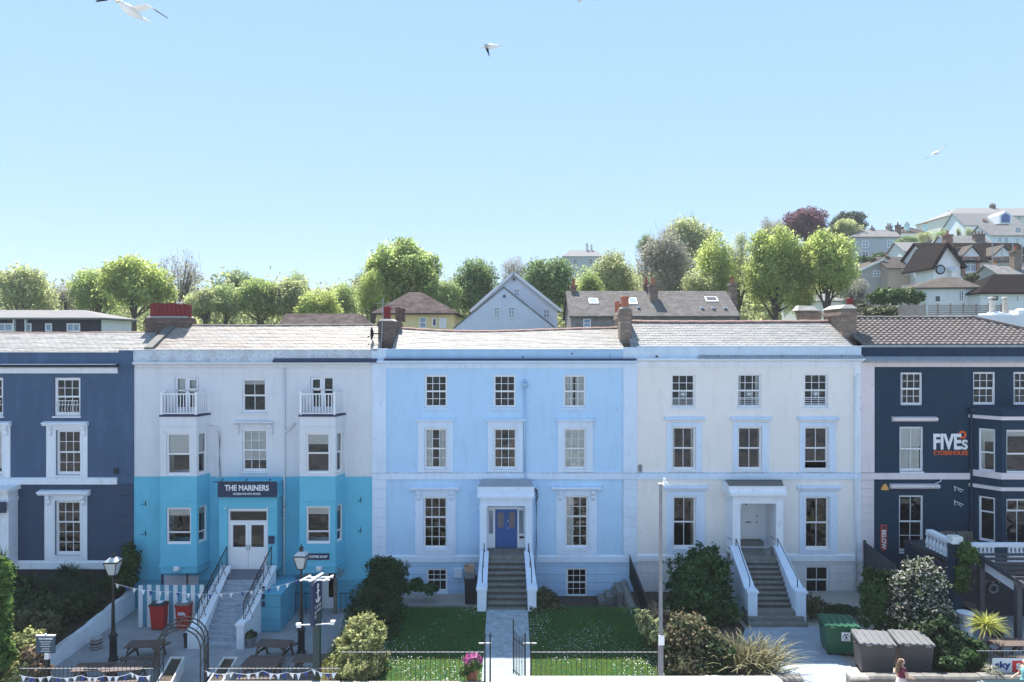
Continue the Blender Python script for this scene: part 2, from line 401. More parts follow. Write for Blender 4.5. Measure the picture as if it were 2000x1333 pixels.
# ------------------------------------------------------------------ builders for the fronts
def wall_sheet(mb, x0, x1, z0, z1, y, holes, rev=.16):
    """a wall face with real openings and their reveals"""
    hs = [(max(a, x0), min(b, x1), max(c, z0), min(d, z1)) for a, b, c, d in holes if b > x0 and a < x1 and d > z0 and c < z1]
    xs = sorted(set([x0, x1] + [h[i] for h in hs for i in (0, 1)])); zs = sorted(set([z0, z1] + [h[i] for h in hs for i in (2, 3)]))
    for i in range(len(xs)-1):
        for j in range(len(zs)-1):
            cx, cz = (xs[i]+xs[i+1])/2, (zs[j]+zs[j+1])/2
            if any(h[0] < cx < h[1] and h[2] < cz < h[3] for h in hs): continue
            mb.quad((xs[i], y, zs[j]), (xs[i+1], y, zs[j]), (xs[i+1], y, zs[j+1]), (xs[i], y, zs[j+1]))
    for a, b, c, d in hs:
        mb.quad((a, y, c), (a, y, d), (a, y+rev, d), (a, y+rev, c)); mb.quad((b, y, c), (b, y+rev, c), (b, y+rev, d), (b, y, d))
        mb.quad((a, y, d), (b, y, d), (b, y+rev, d), (a, y+rev, d)); mb.quad((a, y, c), (a, y+rev, c), (b, y+rev, c), (b, y, c))

def sash(parent, x0, x1, z0, z1, y, cols, rows, mat='white_sash', blind=0, curtain=None, split=.5, sill=None, fr=.05, T=None, gmat='glass', lower_cols=None, blind_mat='blind', open_gap=0, name='window'):
    """sliding sash window in the opening; T maps a local point for windows on a slanted face"""
    m = MB(); d0 = y+.075; zm = z0+(z1-z0)*split
    def bx(a, b, c0, c1, e0, e1): m.box(a, b, c0, c1, e0, e1)
    bx(x0, x0+fr, d0, d0+.09, z0, z1); bx(x1-fr, x1, d0, d0+.09, z0, z1)
    bx(x0+fr, x1-fr, d0, d0+.09, z1-fr, z1); bx(x0+fr, x1-fr, d0-.01, d0+.09, z0, z0+fr*1.5)
    ix0, ix1, iz0, iz1 = x0+fr, x1-fr, z0+fr*1.5, z1-fr
    s = .038
    up = round(rows*(1-split)); lo = rows-up
    panes = MB()
    for (a, b, n, dy, nc) in ((zm, iz1, up, .012, cols), (iz0+open_gap, zm, lo, .045, lower_cols or cols)):
        if n <= 0: continue
        bx(ix0, ix0+s, d0+dy, d0+dy+.035, a, b); bx(ix1-s, ix1, d0+dy, d0+dy+.035, a, b)
        bx(ix0+s, ix1-s, d0+dy, d0+dy+.035, a, a+s*1.1); bx(ix0+s, ix1-s, d0+dy, d0+dy+.035, b-s*1.1, b)
        for i in range(1, nc):
            xx = ix0+(ix1-ix0)*i/nc; bx(xx-.013, xx+.013, d0+dy+.004, d0+dy+.03, a+s*1.1, b-s*1.1)
        for j in range(1, n):
            zz = a+(b-a)*j/n; bx(ix0+s, ix1-s, d0+dy+.006, d0+dy+.028, zz-.013, zz+.013)
        panes.quad((ix0+s, d0+dy+.018, a+s), (ix1-s, d0+dy+.018, a+s), (ix1-s, d0+dy+.018, b-s), (ix0+s, d0+dy+.018, b-s))
    def fin(mb_, nm, mt, par, fix=True):
        if T: mb_.v = [T(*p) for p in mb_.v]
        return mb_.build(nm, mt, par, fix=fix)
    wo_ = fin(m, name, mat, parent)
    fin(panes, 'pane', gmat, wo_, False)
    if blind:
        b = MB(); n = 7; h = (iz1-iz0)*blind
        for k in range(n):
            za, zb = iz1-h*k/n, iz1-h*(k+1)/n
            b.quad((ix0+.01, y+.165, za), (ix1-.01, y+.165, za), (ix1-.01, y+.18, zb), (ix0+.01, y+.18, zb))
        fin(b, 'blind', blind_mat, wo_, False)
    if curtain:
        mt, frac, sides = curtain; c = MB(); W_ = (x1-x0)*frac
        for sgn, xe in ((1, x0), (-1, x1)):
            if sgn == 1 and 'l' not in sides or sgn == -1 and 'r' not in sides: continue
            n = 10
            for k in range(n):
                xa, xb = xe+sgn*W_*k/n, xe+sgn*W_*(k+1)/n
                ya, yb = y+.20+.03*(k % 2), y+.20+.03*((k+1) % 2)
                c.quad((xa, ya, z0-.05), (xb, yb, z0-.05), (xb, yb, z1+.05), (xa, ya, z1+.05))
        fin(c, 'curtain', mt, wo_, False)
    if sill:
        mt, ov, pr = sill; q = MB(); q.prismx([(y+.07, z0), (y-pr, z0-.015), (y-pr, z0-.075), (y+.07, z0-.08)], x0-ov, x1+ov); fin(q, 'sill', mt, wo_)
    return wo_

def architrave(win, x0, x1, z0, z1, ox0, ox1, oz1, y, mat, pr=.05, oz0=None, head=None, consoles=False, hpr=.2):
    """flat moulded surround of a window with an optional projecting head on brackets"""
    m = MB(); oz0 = z0 if oz0 is None else oz0
    m.box(ox0, x0, y-pr, y+.005, oz0, oz1); m.box(x1, ox1, y-pr, y+.005, oz0, oz1); m.box(x0, x1, y-pr+.001, y+.005, z1, oz1)
    if oz0 < z0-.005: m.box(x0, x1, y-pr+.001, y+.005, oz0, z0-.081)
    st = .05
    m.box(x0-st*2, x0-st, y-pr-.02, y-pr, z0, z1+st); m.box(x1+st, x1+st*2, y-pr-.02, y-pr, z0, z1+st); m.box(x0-st*2, x1+st*2, y-pr-.02, y-pr, z1+st, z1+2*st)
    m.build('surround', mat, win)
    if head:
        a, b, h0, h1 = head; q = MB()
        q.prismx([(y+.005, h0), (y-hpr*.55, h0), (y-hpr*.7, h0+(h1-h0)*.45), (y-hpr, h0+(h1-h0)*.55), (y-hpr, h1-.03), (y-hpr*.8, h1), (y+.005, h1+.05)], a, b)
        q.build('window_head', mat, win)
        if consoles:
            for xc in ((ox0+x0)/2-.02, (x1+ox1)/2+.02):
                c = MB(); c.prismx([(y-pr, h0-.01), (y-hpr*.85, h0-.01), (y-hpr*.9, h0-.12), (y-hpr*.6, h0-.25), (y-hpr*.62, h0-.36), (y-pr-.02, h0-.50), (y-pr, h0-.50)], xc-.085, xc+.085)
                c.build('bracket', mat, win)

def roof_slope(name, parent, mat, x0, x1, y0, z0, y1, z1, rows, sag=0.0, rise_l=0, nx=28, xr0=None, xr1=None, wav=.006, seed=1, yb=41.0, zb=11.6, backmat=None):
    """slated slope laid in stepped courses, with a flat back slope behind the ridge"""
    rg = random.Random(seed); m = MB(); xr0 = x0 if xr0 is None else xr0; xr1 = x1 if xr1 is None else xr1
    def pt(i, t, lift):
        u = i/nx; xa, xb = x0+(xr0-x0)*t, x1+(xr1-x1)*t
        z = z0+(z1-z0)*t - sag*math.sin(math.pi*u)*t - .3*sag*math.sin(2*math.pi*u)*t + rise_l*(1-u)*t
        return (xa+(xb-xa)*u, y0+(y1-y0)*t, z+lift)
    jit = [[rg.uniform(-wav, wav) for _ in range(nx+1)] for _ in range(rows+1)]
    for r in range(rows):
        ta, tb = r/rows, (r+1)/rows+.02
        for i in range(nx):
            la, lb = .028+jit[r][i], .028+jit[r][i+1]
            a, b, c, d = pt(i, ta, la), pt(i+1, ta, lb), pt(i+1, tb, .004), pt(i, tb, .004)
            m.quad(a, b, c, d)
            m.quad(pt(i, ta, -.01), pt(i+1, ta, -.01), b, a)
    for i in range(nx):
        a, b = pt(i, 1, .003), pt(i+1, 1, .003)
        m.quad(a, b, (b[0], yb, zb), (a[0], yb, zb))
    o = m.build(name, mat, parent, fix=False)
    return o, pt
def ridge(parent, pt, nx, mat, n, r=.11, t=1.0):
    m = MB()
    for k in range(n):
        u0, u1 = k/n, (k+.985)/n
        a, b = Vector(pt(u0*nx, t, .0)), Vector(pt(u1*nx, t, .0)); lift = .012*(k % 2)
        vs = []
        for p in (a, b):
            for q in range(7):
                an = math.pi*q/6; vs.append((p.x, p.y-math.cos(an)*r*1.2, p.z+lift-.03+math.sin(an)*r))
        m.add(vs, [(q, q+1, q+8, q+7) for q in range(6)] + [tuple(range(6, -1, -1)), tuple(range(7, 14))])
    return m.build('ridge_tiles', mat, parent)

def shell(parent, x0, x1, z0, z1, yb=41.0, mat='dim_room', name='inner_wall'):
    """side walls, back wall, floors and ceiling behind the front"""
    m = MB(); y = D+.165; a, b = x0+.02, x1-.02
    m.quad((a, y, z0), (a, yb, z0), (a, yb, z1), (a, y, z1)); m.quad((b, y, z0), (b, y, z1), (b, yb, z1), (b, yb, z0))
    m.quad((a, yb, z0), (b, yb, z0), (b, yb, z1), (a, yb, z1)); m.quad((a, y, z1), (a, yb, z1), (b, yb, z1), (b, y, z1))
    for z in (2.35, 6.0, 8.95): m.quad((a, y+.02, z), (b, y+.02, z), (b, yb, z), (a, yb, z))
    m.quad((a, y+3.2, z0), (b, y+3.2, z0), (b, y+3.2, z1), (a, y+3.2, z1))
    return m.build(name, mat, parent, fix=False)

def stairs(parent, xl0, xr0, y0, z0, xl1, xr1, y1, z1, n, mat, nose=.055):
    """flight from the top (y0, z0) towards the street (y1, z1); edges move from 0 to 1"""
    m = MB(); r = (z0-z1)/n
    for k in range(n):
        t0, t1 = k/n, (k+1)/n; z = z0-r*(k+1)+r*0
        ya, yb = y0+(y1-y0)*t0, y0+(y1-y0)*t1
        if k == n-1: pass
        a0, b0 = xl0+(xl1-xl0)*t0, xr0+(xr1-xr0)*t0; a1, b1 = xl0+(xl1-xl0)*t1, xr0+(xr1-xr0)*t1
        zt = z0-r*k-r; zt = z0 - r*k - r
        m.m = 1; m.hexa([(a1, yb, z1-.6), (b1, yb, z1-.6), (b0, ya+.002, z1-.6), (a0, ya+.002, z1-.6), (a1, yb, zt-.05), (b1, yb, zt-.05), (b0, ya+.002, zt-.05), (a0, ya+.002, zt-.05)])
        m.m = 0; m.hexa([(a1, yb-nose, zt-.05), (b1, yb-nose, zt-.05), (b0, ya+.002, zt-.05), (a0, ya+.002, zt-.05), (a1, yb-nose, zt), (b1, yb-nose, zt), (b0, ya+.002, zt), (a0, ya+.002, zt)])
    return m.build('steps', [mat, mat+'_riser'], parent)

def wing(parent, xo0, xi0, y0, zt0, xo1, xi1, y1, zt1, zb, mat, pier=None, name='wing_wall', cap=True):
    m = MB(); a, b = sorted((xo0, xi0)); c, d = sorted((xo1, xi1))
    m.hexa([(c, y1, zb), (d, y1, zb), (b, y0, zb), (a, y0, zb), (c, y1, zt1), (d, y1, zt1), (b, y0, zt0), (a, y0, zt0)])
    if cap:
        e = .03
        m.hexa([(c-e, y1, zt1+.002), (d+e, y1, zt1+.002), (b+e, y0, zt0+.002), (a-e, y0, zt0+.002), (c-e, y1, zt1+.07), (d+e, y1, zt1+.07), (b+e, y0, zt0+.07), (a-e, y0, zt0+.07)])
    if pier:
        px0, px1, py0, py1, pz = pier
        m.box(px0, px1, py0, py1, zb, pz-.1); m.box(px0-.05, px1+.05, py0-.05, py1+.05, pz-.1, pz); m.box(px0-.02, px1+.02, py0-.02, py1+.02, pz, pz+.04)
    return m.build(name, mat, parent)

def cornice(parent, x0, x1, zt, zb, y, mat, pr=.34, name='cornice'):
    h = zt-zb
    m = MB(); m.prismx([(y+.005, zb), (y-.05, zb), (y-.05, zb+h*.45), (y-.10, zb+h*.5), (y-pr*.55, zb+h*.62), (y-pr*.7, zb+h*.75), (y-pr, zb+h*.8), (y-pr, zt-.02), (y+.005, zt+.06)], x0, x1)
    return m.build(name, mat, parent)

def downpipe(parent, pts, mat, r=.045, name='downpipe', clips=True):
    m = MB(); m.tube(pts, r, 8)
    return m.build(name, mat, parent, smooth=True)

# ------------------------------------------------------------------ ground
def base_h(x, y):
    """terrain: flat quay and terrace, a hill climbing to the right behind the houses"""
    a = x/max(y, 30.0)
    k = .045 + (.20-.045)*min(1, max(0, (a+.34)/.95))**1.15
    g = max(0, y-42)
    g = g*1.0 if g < 190 else 190+(g-190)*.55 if g < 330 else 267
    return -.75 + k*g*min(1, g/18+.2)
def ground_sheet():
    xs = sorted(set([-900, -700, -500] + list(range(-400, 401, 16)) + [500, 700, 900]))
    ys = sorted(set([-600, -260, -150, -100, -70, 12] + list(range(30, 420, 10)) + [460, 520, 600, 900, 1200]))
    v = [(x, y, base_h(x, y) if y > 30 else -.75) for y in ys for x in xs]; n = len(xs)
    f = [(j*n+i, j*n+i+1, (j+1)*n+i+1, (j+1)*n+i) for j in range(len(ys)-1) for i in range(n-1)]
    m = MB(); m.add(v, f); o = m.build('ground', 'hill_green', None, smooth=True, fix=False); tag(o, kind='structure')
paint('hill_green', (.075, .11, .03), rough=.95, var=.4, scale=.15, bmp=.6, bscale=1)
paint('asphalt', (.18, .18, .185), rough=.9, var=.25, scale=2, bmp=.3, bscale=60)
paint('quay_concrete', (.34, .355, .38), rough=.9, var=.6, scale=.13, bmp=.2)
paint('paving', (.34, .34, .345), rough=.9, var=.2, scale=1.2, bmp=.3)
paint('concrete', (.31, .325, .34), rough=.9, var=.18, scale=.9, dirt=(.16, .16, .16), dirt_amt=.5)
paint('path_concrete', (.30, .36, .40), rough=.9, var=.35, scale=4, dirt=(.3, .36, .4), dirt_amt=.6, bmp=.3)
paint('soil', (.075, .06, .045), rough=.95, var=.4, scale=3, bmp=.8)
paint('gravel', (.40, .37, .33), rough=.95, var=.5, scale=26, bmp=1, bscale=22)
paint('lawn', (.014, .070, .018), rough=.95, var=.3, scale=1.5, bmp=.5)
paint('water', (.02, .05, .07), rough=.08, var=.1, bmp=.3, bscale=1.5)
ashlar('flags', (.20, .22, .25), bw=.9, rh=.6, var=.2, line=.6)
ground_sheet()
def sheet(name, mat, x0, x1, y0, y1, z, kind='structure', thick=.3, top=None):
    m = MB(); m.box(x0, x1, y0, y1, z-thick, z); return tag(m.build(name, mat, None), kind=kind)
def flag_sheet(name, pts, z):
    m = bpy.data.materials.get('paving_slabs')
    q = MB(); q.prismz(pts, z-.3, z); return tag(q.build(name, 'paving_slabs', None), kind='structure')
def slabs():
    m, n, b = nodes('paving_slabs')
    br = nd(n, 'ShaderNodeTexBrick'); br.inputs['Scale'].default_value = 1; br.inputs['Brick Width'].default_value = .9; br.inputs['Row Height'].default_value = .6
    br.inputs['Mortar Size'].default_value = .012; br.inputs['Color1'].default_value = (.29, .35, .41, 1); br.inputs['Color2'].default_value = (.36, .42, .49, 1); br.inputs['Mortar'].default_value = (.26, .28, .30, 1)
    n.links.new(coord(n), br.inputs['Vector'])
    c = mixc(n, br.outputs['Color'], ramp(n, noise(n, coord(n), 2.2, 6), [(.3, (.75,)*3), (.7, (1, 1, 1))]), 1.0, 'MULTIPLY')
    n.links.new(c, b.inputs['Base Color']); b.inputs['Roughness'].default_value = .85
slabs()
YF = 25.0                                                  # the line of the front railings
sheet('road', 'asphalt', -90, 90, 13, 22.4, .06)
sheet('pavement', 'paving', -90, 90, 22.4, YF-.15, .19)
sheet('quay', 'quay_concrete', -90, 90, -42, 13, .045)
sheet('harbour_water', 'water', -600, 600, -500, -42, -.4, thick=.3)
XA, XB, XC = X(262), X(727), X(1243)                       # party lines at the fronts
XD = X(1681)
sheet('pub_terrace', 'concrete', XA, XB-.35, YF-.15, D, -.45)
sheet('planting_bed', 'soil', -40, XA-.30, YF-.15, D, .25, thick=.9)
def zl(y): return .40+.50*min(1, max(0, (y-25.6)/5.2))         # the front garden falls towards the street
def slope_sheet(name, mat, xa, xb, ya, yb, up=0):
    q = MB(); ys = [ya, 25.6, 28, 30.8, yb]; top = [(y, zl(y)+up) for y in ys]; q.prismx([(ya, -.6)]+top+[(yb, -.6)], xa, xb); return tag(q.build(name, mat, None), kind='structure')
slope_sheet('lawn', 'lawn', -5.35, X(951, 31), YF, 31.2)
sheet('planting_bed', 'soil', XB-.35, -5.35, YF-.1, 31.2, .30, thick=1.0)
slope_sheet('front_path', 'path_concrete', X(951, 31), X(1031, 31), YF-.15, 31.2, .03)
xr = 5.62
slope_sheet('lawn', 'lawn', X(1031, 31), xr, YF, 31.3)
sheet('planting_bed', 'soil', X(1031, 31), xr, 31.35, D, .15, thick=.8)
sheet('gravel_bed', 'gravel', XB-.35, X(951, 31), 31.25, D, .28, thick=.9)
sheet('garden_ground', 'soil', 5.75, X(1470, 30), YF+.05, D, .36, thick=.9)
flag_sheet('paved_path', [(X(1395, 26.2), YF-.15), (12.55, YF-.15), (12.95, 30.3), (X(1455, 30.4), 30.3)], .42)
sheet('gravel_bed', 'gravel', 9.9, XD+.3, YF+.05, D, .38, thick=.9)
sheet('beer_garden', 'concrete', XD+.3, 40, YF-.15, D, .40, thick=.9)
# ================================================================== the pale blue house in the middle
def house_blue():
    x0, x1 = XB, XC
    h = thing('terraced_house', (X(985), D, 0), 'pale blue house with white pilasters, blue front door and hipped porch over stone steps', 'house', 'houses of the terrace')
    zt, zb = 11.9, -.8; holes = []
    def W_(a, b, c, d): r = (X(a), X(b), Z(d), Z(c)); holes.append(r); return r
    top = [W_(a, b, 733, 797) for a, b in ((829.5, 873.5), (964, 1007.5), (1100.5, 1144))]
    mid = [W_(a, b, 837, 917) for a, b in ((829, 873.5), (964, 1009), (1101, 1145))]
    grd = [W_(827, 873.5, 971, 1072), W_(1103.5, 1149, 969, 1071)]
    bas = [W_(832.5, 874, 1111, 1158), W_(1105.5, 1147.5, 1110, 1168)]
    zp = Z(1097)
    m = MB(); wall_sheet(m, X(755), X(1217), zp, zt, D, holes); m.build('wall', 'blue_render', h, fix=False)
    m = MB(); wall_sheet(m, x0, x1, zb, zp, D, holes); m.build('basement_wall', 'blue_ashlar', h, fix=False)
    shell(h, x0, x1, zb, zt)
    # pilasters with rusticated blocks on the ground floor
    for a, b in ((727, 755), (1217, 1244)):
        m = MB(); m.box(X(a)+.003, X(b), D-.06, D+.01, Z(924), Z(706))
        k = 8; za, ze = Z(1085), Z(936)
        for i in range(k):
            zz = za+(ze-za)*i/k; m.box(X(a)+.003, X(b)-.12*0, D-.06, D+.01, zz+.012, zz+(ze-za)/k-.012)
        m.box(X(a)+.003, X(b)-.01, D-.03, D+.01, za, ze)
        m.build('pilaster', 'pale_blue_trim', h)
    m = MB(); m.prismx([(D, Z(936)), (D-.09, Z(936)), (D-.09, Z(926)), (D-.06, Z(923.5)), (D, Z(922))], x0+.003, x1-.003); m.build('string_course', 'pale_blue_trim', h); m = MB(); m.box(x0+.01, x1-.01, D-.085, D, Z(925), Z(923)); m.build('ledge', 'ledge_grime', h)
    m = MB(); m.prismx([(D, Z(1098)), (D-.07, Z(1098)), (D-.07, Z(1087)), (D, Z(1084))], x0+.003, x1-.003); m.build('plinth_band', 'pale_blue_trim', h)
    # frieze, cornice, gutter, parapet
    m = MB(); m.box(X(755), X(1217), D-.03, D+.01, Z(720), Z(710)); m.build('frieze', 'pale_blue_trim', h)
    cornice(h, x0+.003, x1-.003, Z(704.5), Z(717), D, 'pale_blue_trim', pr=.36)
    m = MB(); m.box(X(752), X(1240), D-.30, D-.06, Z(704.5)+.03, Z(703)+.06); m.build('gutter', 'gutter_navy', h)
    m = MB(); m.box(X(755), X(1216), D-.10, D+.22, Z(706), Z(684)); m.box(X(755), X(1216), D-.13, D+.25, Z(684), Z(682)); m.build('parapet', 'blue_parapet', h)
    for a, b, t in ((727, 755, 681), (1216, 1245, 679)):
        m = MB(); m.box(X(a), X(b), D-.13, D+.24, Z(706), Z(t)); m.build('parapet_block', 'pale_parapet', h)
    m = MB()
    for a, b in ((1021, 697), (1117, 691)): m.ell((X(a), D-.10, Z(b)), .045, .03, .045, 8, 5)
    m.build('overflow_hole', 'black_iron', h)
    o, pt = roof_slope('roof', h, 'fish_slate', X(766, 35.1), X(1228, 35.1)-.2, 35.0, 12.05, 37.7, Z(641.5, 37.7), 17, sag=.17, rise_l=0.0, seed=3, xr0=X(766, 35.1)-.2, xr1=X(1228, 35.1)-.1)
    ridge(o, pt, 28, 'ridge_tile', 24)
    # windows
    for i, r in enumerate(top): sash(h, *r, D, 3, 4, sill=('pale_blue_trim', .10, .09), curtain=(None if i < 2 else ('net_curtain', .45, 'lr')))
    for i, (r, sx) in enumerate(zip(mid, ((816.5, 885), (952.5, 1021.5), (1089.5, 1158)))):
        wv = sash(h, *r, D, 3, 4, curtain=[('net_curtain', .34, 'lr'), ('brown_curtain', .28, 'lr'), None][i], blind=[0, 0, 1][i], blind_mat='net_curtain', sill=('white_trim', .02, .07))  # last window: pale net blind doubles as a painted bright reflection
        architrave(wv, *r, X(sx[0]), X(sx[1]), Z(823), D, 'pale_blue_trim', oz0=Z(922), head=(X(sx[0]-5), X(sx[1]+5), Z(823.5), Z(819)))
    for i, (r, sx) in enumerate(zip(grd, ((811, 890), (1086, 1166)))):
        wv = sash(h, *r, D, 3, 5, curtain=('net_curtain', .36, 'l' if i else ''), split=.6, sill=('white_trim', .04, .08))
        architrave(wv, *r, X(sx[0]), X(sx[1]), Z(957), D, 'pale_blue_trim', oz0=Z(1084), head=(X(sx[0]-10), X(sx[1]+8), Z(957.5), Z(951)), consoles=True, hpr=.26)
    for i, r in enumerate(bas): sash(h, *r, D, 3, 3+i, fr=.06, sill=('pale_blue_trim', .05, .05))
    # porch
    y = 33.7; zf = 2.5
    po = MB()
    for a, b in ((937, 950.5), (1026.5, 1040)):
        xa, xb = X(a, y), X(b, y)
        po.box(xa, xb, y, y+.34, zf, Z(993, y)); po.box(xa-.04, xb+.04, y-.04, y+.38, Z(993, y), Z(989, y)); po.box(xa-.03, xb+.03, y-.03, y+.37, zf, zf+.14)
        po.box(xa+.05, xb-.05, y+.34, D, zf, Z(990, y))
    po.box(X(937, y), X(1040, y), y, D, Z(989, y), Z(972, y))
    po.prismx([(D, Z(973, y)+.01), (y-.16, Z(973, y)+.01), (y-.16, Z(968, y)), (y-.10, Z(965, y)), (y-.06, Z(951, y)), (D, Z(948, y))], X(932.5, y), X(1043.5, y))
    p = po.build('porch', 'pale_blue_trim', h)
    q = MB(); q.hexa([(X(934, y), y-.04, Z(951, y)+.01), (X(1042, y), y-.04, Z(951, y)+.01), (X(1036, y), D, Z(944, y)), (X(942, y), D, Z(944, y)), (X(934, y), y-.04, Z(951, y)+.05), (X(1042, y), y-.04, Z(951, y)+.05), (X(1036, y), D, Z(944, y)+.05), (X(942, y), D, Z(944, y)+.05)]); q.build('porch_roof', 'lead', p)
    yd = D-.16
    fr = MB(); xa, xb = X(951, yd), X(1026.5, yd); z1 = Z(990.5, yd)
    d0, d1 = X(967, yd), X(1010.5, yd); l0, l1 = X(955, yd), X(963, yd); r0, r1 = X(1014, yd), X(1022.5, yd); zd = Z(995, yd); zs = Z(1043, yd)
    fr.box(xa, xb, yd, D, zd, z1)
    for a, b in ((xa, l0), (l1, d0), (d1, r0), (r1, xb)): fr.box(a, b, yd, D, zf+.04, zd)
    for a, b in ((l0, l1), (r0, r1)): fr.box(a, b, yd+.03, D, zf+.04, zs); fr.box(a, b, yd+.02, D, zd-.06, zd)
    fr.build('door_frame', 'white_trim', p)
    for a, b in ((l0, l1), (r0, r1)):
        g = MB(); g.quad((a, yd+.06, zs), (b, yd+.06, zs), (b, yd+.06, zd-.05), (a, yd+.06, zd-.05)); g.build('side_light', 'still_glass', p, fix=False)
    g = MB(); g.box(l0-.02, r1+.02, D+.05, D+.06, zf, zd); g.build('hall_wall', 'dim_room', p)
    g = MB(); xm = (d0+d1)/2; w_ = (d1-d0)/2
    g.box(d0+.005, xm-.004, yd+.05, D-.02, zf+.05, zd-.005); g.box(xm+.004, d1-.005, yd+.05, D-.02, zf+.05, zd-.005)
    for s in (-1, 1):
        for za, ze in ((zf+.18, zf+.85),):
            a, b = sorted((xm+s*w_*.22, xm+s*w_*.84)); g.box(a, b, yd+.035, yd+.05, za, ze)
        a, b = sorted((xm+s*w_*.16, xm+s*w_*.24)); g.box(a, b, yd+.03, yd+.05, zf+1.0, zd-.15); a, b = sorted((xm+s*w_*.78, xm+s*w_*.86)); g.box(a, b, yd+.03, yd+.05, zf+1.0, zd-.15)
    dr = g.build('door', 'door_blue', h)
    g = MB()
    for s in (-1, 1):
        a, b = sorted((xm+s*w_*.24, xm+s*w_*.78)); g.box(a, b, yd+.042, yd+.05, zf+1.02, zd-.18)
    g.build('door_glass', 'door_amber', dr)
    g = MB(); g.ell((xm+.07, yd+.02, zf+1.0), .03, .04, .03); g.ell((xm+.07, yd+.03, zf+1.35), .025, .03, .045); g.build('handle', 'light_plastic', dr)
    g = MB(); g.box(r0+.02, r1+.02, yd-.02, yd+.03, zs-.22, zs-.12); g.build('letter_box', 'black_iron', p)
    # steps
    g = MB(); g.box(X(951, y), X(1027, y), 33.45, D, zf-.5, zf-.02); g.box(X(952, y), X(1026, y), D-.5, D-.04, zf-.02, zf+.04); g.build('landing', 'stone_step', h)
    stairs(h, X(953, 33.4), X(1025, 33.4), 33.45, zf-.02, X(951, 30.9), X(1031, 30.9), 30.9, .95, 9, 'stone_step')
    for s, (o0, i0, o1, i1) in ((-1, (939, 953, 933, 950)), (1, (1039, 1025, 1047, 1030.5))):
        a0, b0, a1, b1 = X(o0, 33.4), X(i0, 33.4), X(o1, 31.1), X(i1, 31.1); lo, hi = sorted((a1, b1))
        wing(h, a0, b0, 33.6, 2.6, a1, b1, 31.2, 1.82, .2, 'pale_blue_trim', pier=(lo, hi, 30.75, 31.2, 1.9))
        c0, c1 = (a0+b0)/2, (a1+b1)/2
        g = MB(); g.tube([(c0, 33.5, 2.5), (c0, 33.5, 3.05), (c1, 31.35, 2.42), (c1, 31.35, 1.85)], .022, 6); g.tube([(.5*(c0+c1), 32.4, 2.2), (.5*(c0+c1), 32.4, 2.72)], .016, 6)
        g.build('handrail', 'black_iron', h)
    # pipes, cables, meter box
    m = MB(); xx = X(1025)
    m.box(xx-.13, xx+.13, D-.2, D-.01, Z(756), Z(748)); m.tube([(xx, D-.08, Z(748)), (xx, D-.08, Z(741))], .04, 8)
    m.tube([(xx, D-.08, Z(756)), (xx, D-.08, Z(921))], .045, 8); m.tube([(xx, D-.12, Z(921)), (xx+.05, D-.14, Z(936)), (X(1046), D-.1, Z(953)), (X(1047.5), D-.08, Z(962)), (X(1047.5), D-.08, Z(1086)), (X(1045), D-.12, Z(1120))], .045, 8)
    m.build('downpipe', 'blue_parapet', h, smooth=True)
    m = MB()
    for k in range(5): m.tube([(X(1040+k*2.3), D-.1, Z(950+k*3)), (X(1046+k), D-.13, Z(954+k*4)), (X(1051-k), D-.1, Z(960+k*5))], .022, 5)
    m.build('cable_bundle', 'black_iron', h)
    m = MB(); m.box(X(887), X(903), D-.16, D, Z(1127), Z(1111)); m.box(X(886), X(904), D-.19, D, Z(1111), Z(1109.5)); m.build('meter_box', 'pale_blue_trim', h)
    return h
HB = house_blue()

